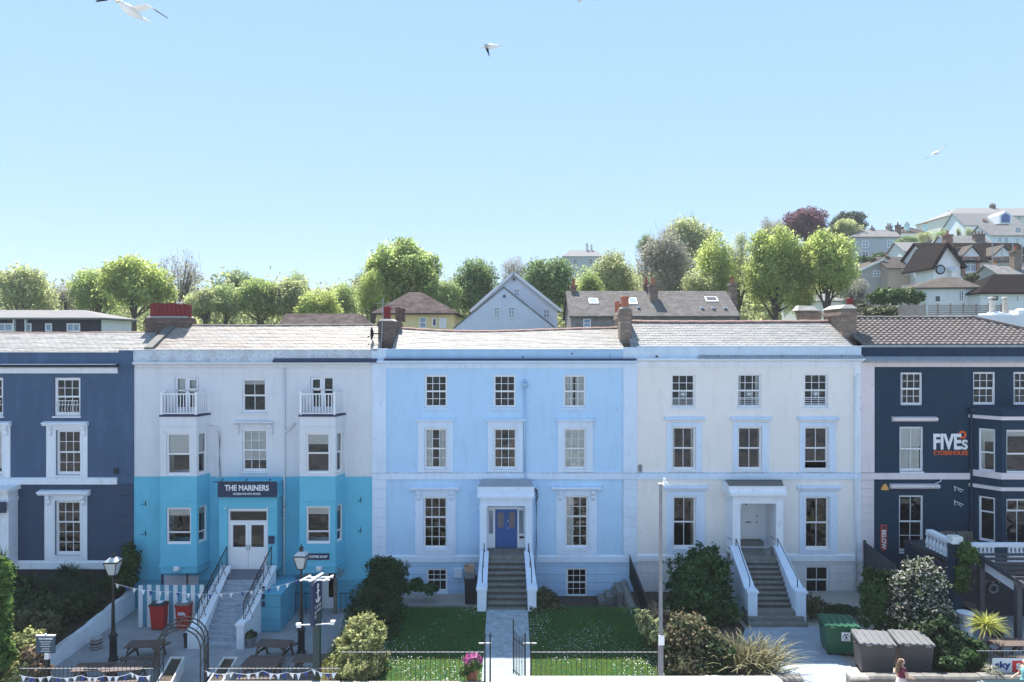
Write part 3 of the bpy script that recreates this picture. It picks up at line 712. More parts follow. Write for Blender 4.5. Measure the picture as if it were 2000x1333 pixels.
# ================================================================== the cream house
def house_cream():
    x0, x1 = XC, XD
    h = thing('terraced_house', (X(1460), D, 0), 'cream house with pale blue window surrounds, white front door and thirteen stone steps', 'house', 'houses of the terrace')
    zt, zb = 11.9, -.8; holes = []
    def W_(a, b, c, d): r = (X(a), X(b), Z(d), Z(c)); holes.append(r); return r
    top = [W_(a, a+47, c, c+66) for a, c in ((1311, 731), (1440, 730.5), (1570.5, 730))]
    mid = [W_(a, a+46.5, 834, 918) for a in (1312, 1441, 1571)]
    grd = [W_(1314, 1359, 970, 1071), W_(1572.5, 1619, 970.5, 1073)]
    bas = [W_(1573, 1620, 1106, 1162), W_(1318, 1362, 1106, 1160)]
    zf = 2.5; rec = (X(1425), X(1507), zf, 4.9); holes.append(rec)
    zp = Z(1095)
    m = MB(); wall_sheet(m, X(1244), X(1668), zp, zt, D, holes); m.build('wall', 'cream_render', h, fix=False)
    m = MB(); wall_sheet(m, x0, x1, zb, zp, D, holes); m.build('basement_wall', 'cream_ashlar', h, fix=False)
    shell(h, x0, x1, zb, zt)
    m = MB(); m.box(X(1668), X(1681), D-.04, D+.01, zp, zt); m.build('pilaster', 'white_trim', h)
    m = MB(); m.prismx([(D, Z(936)), (D-.09, Z(936)), (D-.09, Z(926)), (D-.06, Z(923.5)), (D, Z(922))], x0+.003, x1-.003); m.build('string_course', 'pale_blue_trim', h); m = MB(); m.box(x0+.01, x1-.01, D-.085, D, Z(925), Z(923)); m.build('ledge', 'ledge_grime', h)
    m = MB(); m.prismx([(D, Z(1096)), (D-.07, Z(1096)), (D-.07, Z(1085)), (D, Z(1082))], x0+.003, x1-.003); m.build('plinth_band', 'white_trim', h)
    m = MB(); m.box(X(1244), X(1668), D-.03, D+.01, Z(717), Z(708)); m.build('frieze', 'white_trim', h)
    cornice(h, x0+.003, x1+.08, Z(700.5), Z(713), D, 'white_trim', pr=.36)
    m = MB(); n = 60
    for k in range(n):
        a, b = X(1360)+(x1-X(1360))*k/n, X(1360)+(x1-X(1360))*(k+.8)/n
        m.hexa([(a, D-.34, Z(700)-.01), (b, D-.34, Z(700)-.01), (b+.1, D-.09, Z(697)+.04), (a+.1, D-.09, Z(697)+.04), (a, D-.34, Z(700)+.03), (b, D-.34, Z(700)+.03), (b+.1, D-.09, Z(697)+.09), (a+.1, D-.09, Z(697)+.09)])
    m.build('lead_flashing', 'lead', h)
    m = MB(); m.box(X(1245), x1-.02, D-.10, D+.22, Z(703), Z(678)); m.box(X(1245), x1-.02, D-.13, D+.25, Z(678), Z(676)); m.build('parapet', 'pale_parapet', h)
    m = MB()
    for a in (1281.5, 1402, 1525.5, 1641.5): m.tube([(X(a), D-.05, Z(696)), (X(a), D-.2, Z(696.5))], .05, 8)
    m.build('overflow_pipe', 'black_iron', h)
    o, pt = roof_slope('roof', h, 'worn_slate', X(1233, 35.1), X(1676, 35.1), 35.0, 12.15, 37.7, Z(629, 37.7), 16, sag=.03, seed=5, xr1=X(1676, 35.1)-.35)
    ridge(o, pt, 28, 'ridge_tile', 22, r=.13)
    for i, r in enumerate(top):
        wv = sash(h, *r, D, 3, 4, sill=('white_trim', .12, .09), curtain=[None, ('net_curtain', .2, 'lr'), None][i])
        g = MB(); zz = r[2]
        for k in range(4): g.tube([(r[0]+.06, D+.05, zz+.18+.1*k), (r[1]-.06, D+.05, zz+.18+.1*k)], .011, 5)
        xm = (r[0]+r[1])/2
        for a in range(0, 180, 30): g.tube([(xm-.2*math.cos(R(a)), D+.05, zz+.66-.17*math.sin(R(a))), (xm+.2*math.cos(R(a)), D+.05, zz+.66+.17*math.sin(R(a)))], .010, 5)
        g.build('window_guard', 'white_sash', wv)
    for i, (r, sx) in enumerate(zip(mid, ((1302, 1371), (1431, 1501), (1562, 1632)))):
        wv = sash(h, *r, D, 2, 2, sill=('white_trim', .03, .08), curtain=[('net_curtain', .16, 'lr'), ('curtain', .12, 'r'), ('net_curtain', .1, 'l')][i], open_gap=.30 if i == 2 else 0)
        architrave(wv, *r, X(sx[0]), X(sx[1]), Z(826), D, 'pale_blue_trim', oz0=Z(922), head=(X(sx[0]-5), X(sx[1]+5), Z(822), Z(816)))
    for i, (r, sx) in enumerate(zip(grd, ((1301, 1376), (1561, 1635)))):
        wv = sash(h, *r, D, 2, 2, sill=('white_trim', .03, .08), curtain=('curtain', .18, 'r' if i == 0 else ''))
        architrave(wv, *r, X(sx[0]), X(sx[1]), Z(960), D, 'pale_blue_trim', oz0=Z(1082), head=(X(sx[0]-5), X(sx[1]+5), Z(957), Z(950)))
    for r in bas: sash(h, *r, D, 2, 2, fr=.06, sill=('white_trim', .06, .06))
    # porch with a recess cut into the front
    y = 33.65; xl, xr = 10.45, X(1530, y); po = MB()
    for a, b in ((X(1431, y), X(1446, y)), (X(1516, y), xr)):
        po.box(a, b, y, y+.36, zf-.1, Z(987, y)); po.box(a-.03, b+.03, y-.03, y+.39, Z(987, y), Z(984, y))
    po.box(xl+.01, X(1444, y)-.1, y+.36, D, zf-.1, Z(985, y)); po.box(X(1518, y)+.08, xr-.01, y+.36, D, zf-.1, Z(985, y))
    po.box(xl, xr, y, D, Z(984, y), Z(966, y))
    po.prismx([(D, Z(967, y)+.01), (y-.22, Z(967, y)+.01), (y-.22, Z(962, y)), (y-.12, Z(959, y)), (y-.06, Z(949, y)), (D, Z(949, y))], X(1423, y), X(1533.5, y))
    p = po.build('porch', 'white_trim', h)
    q = MB(); q.hexa([(X(1423, y), y-.1, Z(949, y)+.005), (X(1529, y), y-.1, Z(949, y)+.005), (X(1527, D), D, Z(940, D)), (X(1418, D), D, Z(940, D)), (X(1423, y), y-.1, Z(949, y)+.05), (X(1529, y), y-.1, Z(949, y)+.05), (X(1527, D), D, Z(940, D)+.05), (X(1418, D), D, Z(940, D)+.05)]); q.build('porch_roof', 'stone_dark', p)
    yd = 35.45; g = MB()
    g.quad((rec[0], D+.16, zf), (rec[0], yd, zf), (rec[0], yd, 4.9), (rec[0], D+.16, 4.9)); g.quad((rec[1], D+.16, zf), (rec[1], D+.16, 4.9), (rec[1], yd, 4.9), (rec[1], yd, zf))
    g.quad((rec[0], D+.16, 4.9), (rec[0], yd, 4.9), (rec[1], yd, 4.9), (rec[1], D+.16, 4.9)); g.quad((rec[0], D, zf+.002), (rec[1], D, zf+.002), (rec[1], yd, zf+.002), (rec[0], yd, zf+.002))
    g.quad((rec[0], yd, zf), (rec[1], yd, zf), (rec[1], yd, 4.9), (rec[0], yd, 4.9)); g.build('porch_recess', 'white_trim', p, fix=False)
    da, db = 10.98, 12.32; zd0, zd1 = zf+.24, 4.75
    g = MB(); g.box(da, db, yd-.06, yd-.005, zd0, zd1)
    for r_ in range(3):
        for c_ in range(2):
            a = da+.12+c_*.60; zz = zd0+.12+r_*.68; g.box(a, a+.48, yd-.075, yd-.06, zz, zz+.52)
    dr = g.build('door', 'white_sash', h)
    g = MB()
    for zz in (zd0+.85, zd0+1.15, zd0+.84): g.ell((db-.15, yd-.1, zz), .035, .04, .035)
    g.ell(((da+db)/2, yd-.1, zd0+1.75), .04, .04, .05); g.box((da+db)/2-.02, (da+db)/2+.24, yd-.09, yd-.07, zd0+.82, zd0+.87); g.build('handle', 'black_iron', dr)
    g = MB(); g.box(da-.05, db+.05, yd-.5, yd-.08, zf+.005, zf+.24); g.box(da-.02, db+.02, yd-.32, yd-.08, zf+.13, zf+.25); g.build('threshold', 'stone_step', p)
    g = MB(); g.box(X(1433, y), X(1530, y), 33.3, D-.01, zf-.5, zf-.005); g.build('landing', 'stone_step', h)
    ys, ye = 33.3, 31.0
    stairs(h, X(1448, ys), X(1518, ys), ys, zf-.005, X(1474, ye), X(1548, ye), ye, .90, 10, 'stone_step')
    g = MB()
    for k in range(3): g.box(X(1459, 30.5)-.0+.04*k, X(1573, 30.5)-.04*k, ye-.75+.24*k, ye+.4, .1, .42+.16*(k+1)-.005)
    g.build('bottom_steps', 'stone_step', h)
    for s, (o0, i0, o1, i1) in ((-1, (1431, 1448, 1456, 1474)), (1, (1533, 1518, 1568, 1549))):
        a0, b0, a1, b1 = X(o0, ys), X(i0, ys), X(o1, ye), X(i1, ye); lo, hi = sorted((a1, b1))
        wing(h, a0, b0, 33.65, 2.85, a1, b1, ye, 1.72, .1, 'pale_blue_trim', pier=(lo, hi, ye-.35, ye+.05, 1.82))
        c0, c1 = (a0+b0)/2+.05*s*-1, (a1+b1)/2
        g = MB(); g.tube([(c0, 33.6, 2.8), (c0, 33.6, 3.25), (c1, ye+.2, 2.3), (c1, ye+.05, 2.22), (c1, ye+.05, 1.85)], .022, 6); g.build('handrail', 'black_iron', h)
    g = MB(); g.tube([(X(1669.5), D-.1, Z(735)), (X(1669.5), D-.1, Z(1178))], .045, 8); g.tube([(X(1676), D-.06, Z(730)), (X(1670), D-.1, Z(738))], .04, 8); g.build('downpipe', 'white_trim', h, smooth=True)
    g = MB(); g.box(X(1247), X(1253), D-.08, D, Z(921), Z(908)); g.box(X(1248), X(1252), D-.12, D-.08, Z(912), Z(909)); g.build('wall_light', 'grey_plastic', h)
    g = MB()
    for a, b in ((1424, 1052), (1424, 1072), (1509, 1051), (1509, 1071)): g.tube([(X(a, y), y+.25, Z(b, y)), (X(a+4, y), y-.02, Z(b+2.5, y))], .018, 5)
    g.build('wall_hook', 'black_iron', p)
    return h
HC = house_cream()
# ================================================================== the turquoise and white pub
def face_T(p0, p1):
    e = Vector((p1[0]-p0[0], p1[1]-p0[1], 0)); L = e.length; e.normalize(); n = Vector((-e.y, e.x, 0))
    if n.y < 0 and abs(n.y) > .3: n = -n
    def T(x, y, z): return (p0[0]+e.x*x+n.x*y, p0[1]+e.y*x+n.y*y, z)
    return T, L
def bay(h, xl, xr, yf, bl, br, zt, zb, zsplit, mats, front, sides, moulds, trim):
    """three sided bay on the front: front = [(x0,x1,z0,z1,kw)], sides = [(u0,u1,z0,z1,kw)] as fractions of the side length"""
    fh = [f[:4] for f in front]
    pieces = [(zb, zsplit, mats[0]), (zsplit, zt, mats[1])] if zsplit else [(zb, zt, mats[0])]
    Ts = [face_T((bl, D), (xl, yf)), face_T((xr, yf), (br, D))]
    b = None
    for za, ze, mt in pieces:
        m = MB(); wall_sheet(m, xl, xr, za, ze, yf, fh, rev=.12)
        for si, (T, L) in enumerate(Ts):
            q = MB(); hs = [(u0*L, u1*L, z0, z1) if si == 1 else (L-u1*L, L-u0*L, z0, z1) for u0, u1, z0, z1, kw in sides]
            wall_sheet(q, 0, L, za, ze, 0, hs, rev=.10); q.v = [T(*p) for p in q.v]; m.add(q.v, q.f)
        if za == zb: m.quad((xl, yf, zb), (xr, yf, zb), (br, D, zb), (bl, D, zb))
        if ze == zt: m.quad((xl, yf, zt), (xr, yf, zt), (br, D, zt), (bl, D, zt))
        o = m.build('bay' if b is None else 'bay_upper', mt, h, fix=False); b = b or o
    for x0, x1, z0, z1, kw in front: sash(h, x0, x1, z0, z1, yf, T=None, **kw)
    for u0, u1, z0, z1, kw in sides:
        for si, (T, L) in enumerate(Ts):
            a, c = (u0*L, u1*L) if si == 1 else (L-u1*L, L-u0*L)
            sash(h, a, c, z0, z1, 0, T=T, **kw)
    for zm, pr, hh, mt in moulds:
        m = MB(); pts = [(bl-pr, D), (xl-pr, yf-pr), (xr+pr, yf-pr), (br+pr, D)]
        m.prismz(pts, zm-hh, zm); m.build('moulding', mt, h)
    return b
def balcony_rail(h, xl, xr, yf, bl, br, z0, z1, n, ns, mat='white_sash'):
    m = MB(); i = .05; c = [(bl+i, D-.02), (xl+i, yf+i), (xr-i, yf+i), (br-i, D-.02)]
    for k, (p, q) in enumerate(zip(c[:-1], c[1:])):
        m.bar((*p, z1-.03), (*q, z1-.03), .07, .06); m.bar((*p, z0+.10), (*q, z0+.10), .05, .05)
        nn = n if k == 1 else ns
        for j in range(1, nn):
            t = j/nn; x, y = p[0]+(q[0]-p[0])*t, p[1]+(q[1]-p[1])*t; m.box(x-.018, x+.018, y-.018, y+.018, z0+.12, z1-.06)
    for p in c: m.box(p[0]-.05, p[0]+.05, p[1]-.05, p[1]+.05, z0, z1+.07)
    r = m.build('balcony_railing', mat, h)
    m = MB(); m.prismz([(bl-.04, D), (xl-.04, yf-.04), (xr+.04, yf-.04), (br+.04, D)], z0-.05, z0+.03); m.build('balcony_floor', 'sign_navy', h)
    return r

def house_pub():
    x0, x1 = XA, XB
    h = thing('public_house', (X(495), D, -.45), 'pub with turquoise ground floor, two bays carrying balconies and a navy name board', 'pub', 'houses of the terrace')
    zt, zb = 11.9, -.9; holes = []; zs = Z(931.5)
    def W_(a, b, c, d): r = (X(a), X(b), Z(d), Z(c)); holes.append(r); return r
    fl, fr_ = W_(341, 388, 738, 806), W_(606, 653, 737, 805)
    tc = W_(473, 519.5, 740, 806); mc = W_(473, 522, 839, 921)
    yf = 33.8
    bays = [(X(313, yf), X(384, yf)), (X(585, yf), X(655, yf))]; cant = .26
    for a, b in bays: holes.append((a+.15, b-.15, 3.0, 5.1)); holes.append((a+.15, b-.15, 6.3, 8.1))
    zd = 1.70; holes.append((X(446), X(523), zd, 5.0))
    holes.append((X(357), X(380), Z(1141), Z(1126))); holes.append((X(625), X(655), -.85, 1.35))
    m = MB(); wall_sheet(m, x0, X(727), zs, zt, D, holes); m.build('upper_wall', 'chalk_render', h, fix=False)
    m = MB(); wall_sheet(m, x0, X(727), .95, zs, D-.02, holes); m.build('wall', 'turquoise_render', h, fix=False)
    m = MB(); wall_sheet(m, x0, X(727), zb, .95, D-.02, holes); m.build('basement_wall', 'turquoise_ashlar', h, fix=False)
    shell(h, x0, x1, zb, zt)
    m = MB(); m.prismx([(D, Z(720)), (D-.06, Z(718)), (D-.10, Z(714)), (D-.30, Z(711)), (D-.32, Z(708)), (D, Z(706))], x0+.06, x1); m.build('cornice', 'chalk_render', h)
    m = MB(); m.box(x0+.003, X(738), D-.10, D+.22, Z(708), Z(685)); m.box(x0+.003, X(738), D-.13, D+.26, Z(685), Z(683)); m.build('parapet', 'grubby_parapet', h)
    m = MB(); m.prismx([(D-.10, Z(709)), (D-.36, Z(708)), (D-.37, Z(704.5)), (D-.10, Z(700))], X(537), X(738)); m.build('lead_flashing', 'gutter_navy', h)
    o, pt = roof_slope('roof', h, 'mossy_slate', X(300, 35.1), X(741, 35.1), 35.0, 12.1, 37.6, Z(635.5, 37.6), 18, sag=.03, seed=8)
    ridge(o, pt, 28, 'ridge_grey', 26, r=.09)
    # parting wall raised above the lower roof next door
    m = MB(); xa = X(300, 35.1)
    m.prismx([(35.0, 11.6), (35.0, 12.30), (37.6, Z(632, 37.6)), (38.2, Z(632, 37.6)), (38.2, 11.6)], xa-.42, xa-.01); m.build('parting_wall', 'stone_dark', h)  # dark stone colour carries the stack's shadow across this wall
    # central windows
    sash(h, *tc, D, 2, 2, blind=.16, sill=('chalk_render', .1, .08))
    wv = sash(h, *mc, D, 3, 4, blind=.76, sill=('white_trim', .03, .07), blind_mat='net_curtain')
    q = MB(); q.prismx([(D, Z(829)), (D-.10, Z(828)), (D-.2, Z(826)), (D-.2, Z(823.5)), (D, Z(822))], X(458), X(535)); q.build('window_head', 'chalk_render', wv)
    q = MB()
    for a in (464, 529): q.prismx([(D, Z(829)), (D-.17, Z(829)), (D-.18, Z(833)), (D-.1, Z(838)), (D-.11, Z(843)), (D-.04, Z(850)), (D, Z(850))], X(a-3.5), X(a+3.5))
    q.build('bracket', 'chalk_render', wv)
    # glazed balcony doors
    for r, flip in ((fl, 0), (fr_, 1)):
        a, b, c, d = r; g = MB(); xm = (a+b)/2; y = D+.08
        g.box(a, a+.06, y, y+.08, c, d); g.box(b-.06, b, y, y+.08, c, d); g.box(a+.06, b-.06, y, y+.08, d-.06, d); g.box(xm-.05, xm+.05, y, y+.08, c, d-.06)
        zm = c+(d-c)*.63
        for s, e in ((a+.06, xm-.05), (xm+.05, b-.06)):
            g.box(s, e, y+.01, y+.07, zm-.03, zm+.03); g.box(s, e, y+.01, y+.07, c, c+.25); g.box(s, s+.05, y+.01, y+.07, c+.25, d-.06); g.box(e-.05, e, y+.01, y+.07, c+.25, d-.06)
        s, e = (xm+.06, b-.04) if not flip else (a+.05, xm-.05)
        for p in ((s, e, zm+.03, zm+.10), (s, e, d-.12, d-.05)): g.box(p[0], p[1], y-.05, y, p[2], p[3])
        g.box(s, s+.07, y-.05, y, zm+.10, d-.12); g.box(e-.07, e, y-.05, y, zm+.10, d-.12)
        w_ = g.build('balcony_door', 'white_sash', h)
        g = MB(); g.quad((a+.06, y+.04, c+.25), (b-.06, y+.04, c+.25), (b-.06, y+.04, d-.06), (a+.06, y+.04, d-.06)); g.build('pane', 'glass', w_, fix=False)
        if not flip:
            g = MB(); g.quad((a+.06, D+.25, zm-.12), (b-.06, D+.25, zm-.12), (b-.06, D+.25, d), (a+.06, D+.25, d)); g.build('blind', 'blind', w_, fix=False)
    # bays
    for i, (a, b) in enumerate(bays):
        zT, zB = Z(813, yf), Z(1120, yf)
        def fx(p0, p1, q0, q1): return (X(p0, yf), X(p1, yf), Z(q1, yf), Z(q0, yf))
        if i == 0: f1, f2 = fx(324.5, 371.5, 846, 929), fx(324.5, 373, 992, 1064)
        else: f1, f2 = fx(597.5, 644, 846, 926), fx(597.5, 644.5, 989, 1063)
        kw1 = dict(cols=1, rows=2, blind=[.54, .28][i], gmat='glass', blind_mat='blind', split=.50)
        kw2 = dict(cols=1, rows=2, blind=.22, split=.32, curtain=None)
        sk1 = dict(cols=1, rows=2, blind=.5, split=.5); sk2 = dict(cols=1, rows=2, blind=.2, split=.3)
        bay(h, a, b, yf, a-cant, b+cant, zT, zB, Z(931.5, yf), ('turquoise_render', 'chalk_render'), [(*f1, kw1), (*f2, kw2)],
            [(.16, .80, f1[2], f1[3], sk1), (.16, .80, f2[2], f2[3], sk2)],
            [(Z(831, yf), .03, .05, 'chalk_render'), (Z(977, yf), .025, .06, 'turquoise_render'), (Z(932, yf)+.03, .02, .05, 'turquoise_render'), (Z(1104, yf), .05, .09, 'turquoise_render')], 'white_trim')
        balcony_rail(h, a, b, yf, a-cant, b+cant, zT+.02, Z(769, yf), 11, 7)
        g = MB(); xx = X([346, 624][i], yf); g.box(xx-.14, xx+.14, yf-.09, yf, Z(1113, yf), Z(1106, yf)); g.box(xx-.10, xx+.10, yf-.16, yf-.09, Z(1114, yf), Z(1109, yf)); g.build('flood_light', 'light_plastic', h)
    # enclosed porch with doors
    y = 33.75; xa, xb = X(428, y), X(541, y); da, db = X(444, y), X(523, y); zh = Z(994, y)
    po = MB()
    po.box(xa, da, y, y+.3, zd, Z(972, y)); po.box(db, xb, y, y+.3, zd, Z(972, y)); po.box(da, db, y, y+.3, zh, Z(972, y))
    po.box(xa+.02, xa+.12, y+.3, D-.02, zd, Z(972, y)); po.box(xb-.12, xb-.02, y+.3, D-.02, zd, Z(972, y))
    po.box(xa-.03, X(442, y), y-.05, y, Z(998, y), Z(994, y)); po.box(X(525, y), xb+.03, y-.05, y, Z(998, y), Z(994, y))
    po.prismx([(D, Z(972, y)), (y-.10, Z(972, y)), (y-.17, Z(969.5, y)), (y-.17, Z(966.5, y)), (D, Z(965, y))], xa-.07, xb+.07)
    po.box(xa+.02, xb-.02, y+.05, D, Z(966, y), Z(944, y))
    p = po.build('porch', 'turquoise_render', h)
    yd = y+.1; g = MB(); zt2, zt1 = Z(999, yd), Z(1017, yd); xm = (da+db)/2
    g.box(da, da+.09, yd, yd+.1, zd, zh); g.box(db-.09, db, yd, yd+.1, zd, zh); g.box(da+.09, db-.09, yd, yd+.1, zt2, zh); g.box(da+.09, db-.09, yd, yd+.1, zt1-.06, zt1)
    f = g.build('door_frame', 'white_sash', p)
    g = MB(); g.quad((da+.09, yd+.05, zt1), (db-.09, yd+.05, zt1), (db-.09, yd+.05, zt2), (da+.09, yd+.05, zt2)); g.build('transom_light', 'still_glass', f, fix=False)
    for s, (a, b) in enumerate(((da+.095, xm-.005), (xm+.005, db-.095))):
        g = MB(); z0, z1 = zd+.02, zt1-.07; ga, gb = a+.13, b-.13; gz0, gz1 = Z(1069, yd), Z(1026, yd)
        g.box(a, ga, yd+.01, yd+.06, z0, z1); g.box(gb, b, yd+.01, yd+.06, z0, z1); g.box(ga, gb, yd+.01, yd+.06, z0, gz0); g.box(ga, gb, yd+.01, yd+.06, gz1, z1)
        dr = g.build('door', 'white_sash', h)
        g = MB(); g.quad((ga, yd+.035, gz0), (gb, yd+.035, gz0), (gb, yd+.035, gz1), (ga, yd+.035, gz1)); g.build('pane', 'still_glass', dr, fix=False)
        g = MB(); xx = b-.06 if s == 0 else a+.06; g.box(xx-.015, xx+.015, yd-.04, yd+.01, zd+.95, zd+1.2); g.build('handle', 'lead', dr)
    g = MB(); g.box(da, db, yd+1.6, yd+1.62, zd, zh); g.build('hall_wall', 'dim_room', p)
    ys = 33.5; bz0, bz1 = Z(971.5, ys), Z(943.5, ys); bx0, bx1 = X(425, ys), X(540, ys)
    g = MB(); g.box(bx0, bx1, ys, ys+.12, bz0, bz1); sg = g.build('name_board', 'sign_navy', h)
    lettering('THE MARINERS', X(439, ys), X(525, ys), ys-.001, Z(959, ys), Z(947.5, ys), 'lettering_white', sg, bold=.025)
    lettering('MODERN PUB WITH ROOMS', X(455.5, ys), X(508.5, ys), ys-.001, Z(967.2, ys), Z(963, ys), 'lettering_white', sg, bold=.01)
    g = MB(); g.tube([(bx0-.18, ys-.02, bz1+.05), (bx1, ys-.02, bz1+.05)], .025, 6)
    for px in (435, 482, 528): g.tube([(X(px, ys), ys+.1, bz1+.1), (X(px, ys), ys-.05, bz1+.2), (X(px, ys), ys-.18, bz1+.12)], .02, 5)
    g.build('sign_lamp', 'black_iron', sg)
    g = MB(); g.box(X(525.5, y), X(536, y), y-.12, y, Z(1061, y), Z(1047, y)); g.build('menu_box', 'sign_navy', p)
    g = MB()
    for a in (441.5, 523.5): g.ell((X(a, y), y-.07, Z(992.5, y)), .05, .06, .05, 8, 5)
    g.build('porch_lamp', 'light_plastic', p)
    g = MB()
    rr = random.Random(4)
    for k in range(14):
        a = Vector((X(545+rr.uniform(-3, 6)), D-.3, Z(990+rr.uniform(-25, 25)))); pts = [a]
        for _ in range(5): pts.append(pts[-1]+Vector((rr.uniform(-.1, .14), rr.uniform(-.08, .08), rr.uniform(-.12, .12))))
        g.tube(pts, .009, 4)
    g.build('dry_vine', 'sooty_pot', h)
    # board for the coffee shop
    yb = yf-.03; g = MB(); g.box(X(600, yb), X(643, yb), yb, yf-.004, Z(1094, yb), Z(1081.5, yb)); cs = g.build('coffee_sign', 'sign_navy', h)
    lettering('COFFEE SHOP', X(603.5, yb), X(639.5, yb), yb-.001, Z(1090.3, yb), Z(1085.3, yb), 'lettering_white', cs, bold=.03, depth=.006)
    # steps
    g = MB(); g.box(X(449, y), X(518, y), 33.0, D-.05, zd-.6, zd-.01); g.build('landing', 'landing', h)
    ye = 30.4
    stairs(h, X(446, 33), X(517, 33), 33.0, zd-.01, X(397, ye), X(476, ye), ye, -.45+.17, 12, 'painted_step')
    g = MB(); g.box(X(398, ye), X(470, ye), ye-.25, ye, -.6, -.45+.16); g.build('bottom_steps', 'painted_step', h)
    for s, (o0, i0, o1, i1) in ((-1, (430, 446, 372, 397)), (1, (535, 517, 481, 467))):
        a0, b0, a1, b1 = X(o0, 33.2), X(i0, 33.2), X(o1, ye), X(i1, ye); lo, hi = sorted((a1, b1))
        wing(h, a0, b0, 33.5, zd+.25, a1, b1, ye, .40 if s == 1 else .32, -.55, 'white_trim', pier=(lo, hi, ye-.3, ye+.1, .62 if s == 1 else .36))
        c0, c1 = (a0+b0)/2, (a1+b1)/2; g = MB()
        def lin(t): return (c0+(c1-c0)*t, 33.5+(ye-33.5)*t, zd+.25+((.40 if s == 1 else .32)-zd-.25)*t)
        top = [(*lin(t)[:2], lin(t)[2]+.95) for t in (0, .25, .5, .75, .97)]
        g.tube(top, .03, 6); g.tube([(*lin(t)[:2], lin(t)[2]+.16) for t in (0, .5, .97)], .016, 5)
        for k in range(20):
            t = k/19*.97; q = lin(t); g.tube([(q[0], q[1], q[2]+.05), (q[0], q[1], q[2]+.94)], .022 if k in (0, 6, 13, 19) else .010, 5)
            if k in (3, 9, 16): g.tube([(q[0]-.12, q[1]-.05, q[2]+.9), (q[0]+.0, q[1], q[2]+.5), (q[0]+.12, q[1]-.08, q[2]+.15), (q[0]+.22, q[1]-.1, q[2]-.1)], .014, 5)
        g.build('handrail', 'black_iron', h)
    g = MB(); xa, xb = X(510, 32.2), X(552, 32.2); g.box(xa, xb, 31.9, D-.03, -.6, 1.15); g.box(xa-.03, xb+.03, 31.87, D-.03, 1.15, 1.22); g.build('side_store', 'turquoise_ashlar', h)
    for zz in (1150, 1165, 1180):
        g = MB(); g.box(X(511.5, 31.86), X(517, 31.86), 31.84, 31.9, Z(zz+5, 31.85), Z(zz-4, 31.85)); g.build('notice_plate', 'sign_navy', h)
    # basement doorway with an ironwork head
    g = MB(); y = D-.02
    for a in (617, 659): g.box(X(a), X(a+6), y-.75, y-.62, -.6, Z(1120, y))
    xm, rr = X(641), .72
    for q in range(3):
        pts = [(xm+(rr+.0+q*.11)*math.cos(R(a)), y-.68, Z(1124)+(.12+q*.09)+(.28+q*.05)*math.sin(R(a))) for a in range(0, 181, 20)]; g.tube(pts, .02, 5)
    for a in range(0, 181, 15): g.tube([(xm+rr*math.cos(R(a)), y-.68, Z(1124)+.12+.28*math.sin(R(a))), (xm+(rr+.22)*math.cos(R(a+8)), y-.68, Z(1124)+.30+.38*math.sin(R(a+8)))], .012, 4)
    g.build('basement_arch', 'weathered_wood', h)
    g = MB(); g.box(X(626), X(641), D+.06, D+.1, -.85, 1.3); g.box(X(641), X(655), D+.06, D+.1, -.85, Z(1168)); g.build('basement_door', 'light_plastic', h)
    g = MB(); g.box(X(613)-.02, X(626)-.02, D-.08, D-.02, -.85, Z(1140)); g.build('notice_board', 'turquoise_render', h)
    g = MB()
    for k in range(18):
        xx = X(556)+k*(X(720)-X(556))/17
        if X(612) < xx < X(668): continue
        g.box(xx-.012, xx+.012, y-.62, y-.60, -.6, Z(1151))
    g.bar((X(556), y-.61, Z(1150)), (X(612), y-.61, Z(1150)), .04, .03); g.bar((X(668), y-.61, Z(1150)), (X(722), y-.61, Z(1150)), .04, .03); g.build('area_railing', 'gutter_navy', h)
    # pipes and hooks
    g = MB(); g.tube([(X(556), D-.08, Z(720)), (X(556), D-.08, Z(1195))], .05, 8); g.tube([(X(576), D-.06, Z(826)), (X(566), D-.1, Z(838)), (X(556), D-.08, Z(846))], .045, 8); g.tube([(X(414), D-.06, Z(832)), (X(426), D-.1, Z(836)), (X(430), D-.08, Z(842)), (X(430), D-.08, Z(926)), (X(427), D-.1, Z(934))], .05, 8)
    g.build('downpipe', 'chalk_render', h, smooth=True)
    g = MB()
    for a, b in ((285, 984), (285, 1042), (705, 977), (705, 1036)):
        g.tube([(X(a), D-.03, Z(b-6)), (X(a), D-.03, Z(b+5))], .02, 5); g.tube([(X(a), D-.03, Z(b)), (X(a)-.08, D-.3, Z(b))], .016, 5)
    g.build('flag_hook', 'black_iron', h)
    m = MB(); m.box(X(314, 34.3), X(382, 34.3), D-.06, D-.025, Z(1143), Z(1124)); m.build('store_front', 'lilac_render', h)
    m = MB(); m.box(X(317), X(319), D-.1, D-.06, Z(1143), Z(1121)); m.box(X(366), X(368), D-.1, D-.06, Z(1143), Z(1121)); m.build('store_post', 'chimney_red', h)
    return h
HP = house_pub()

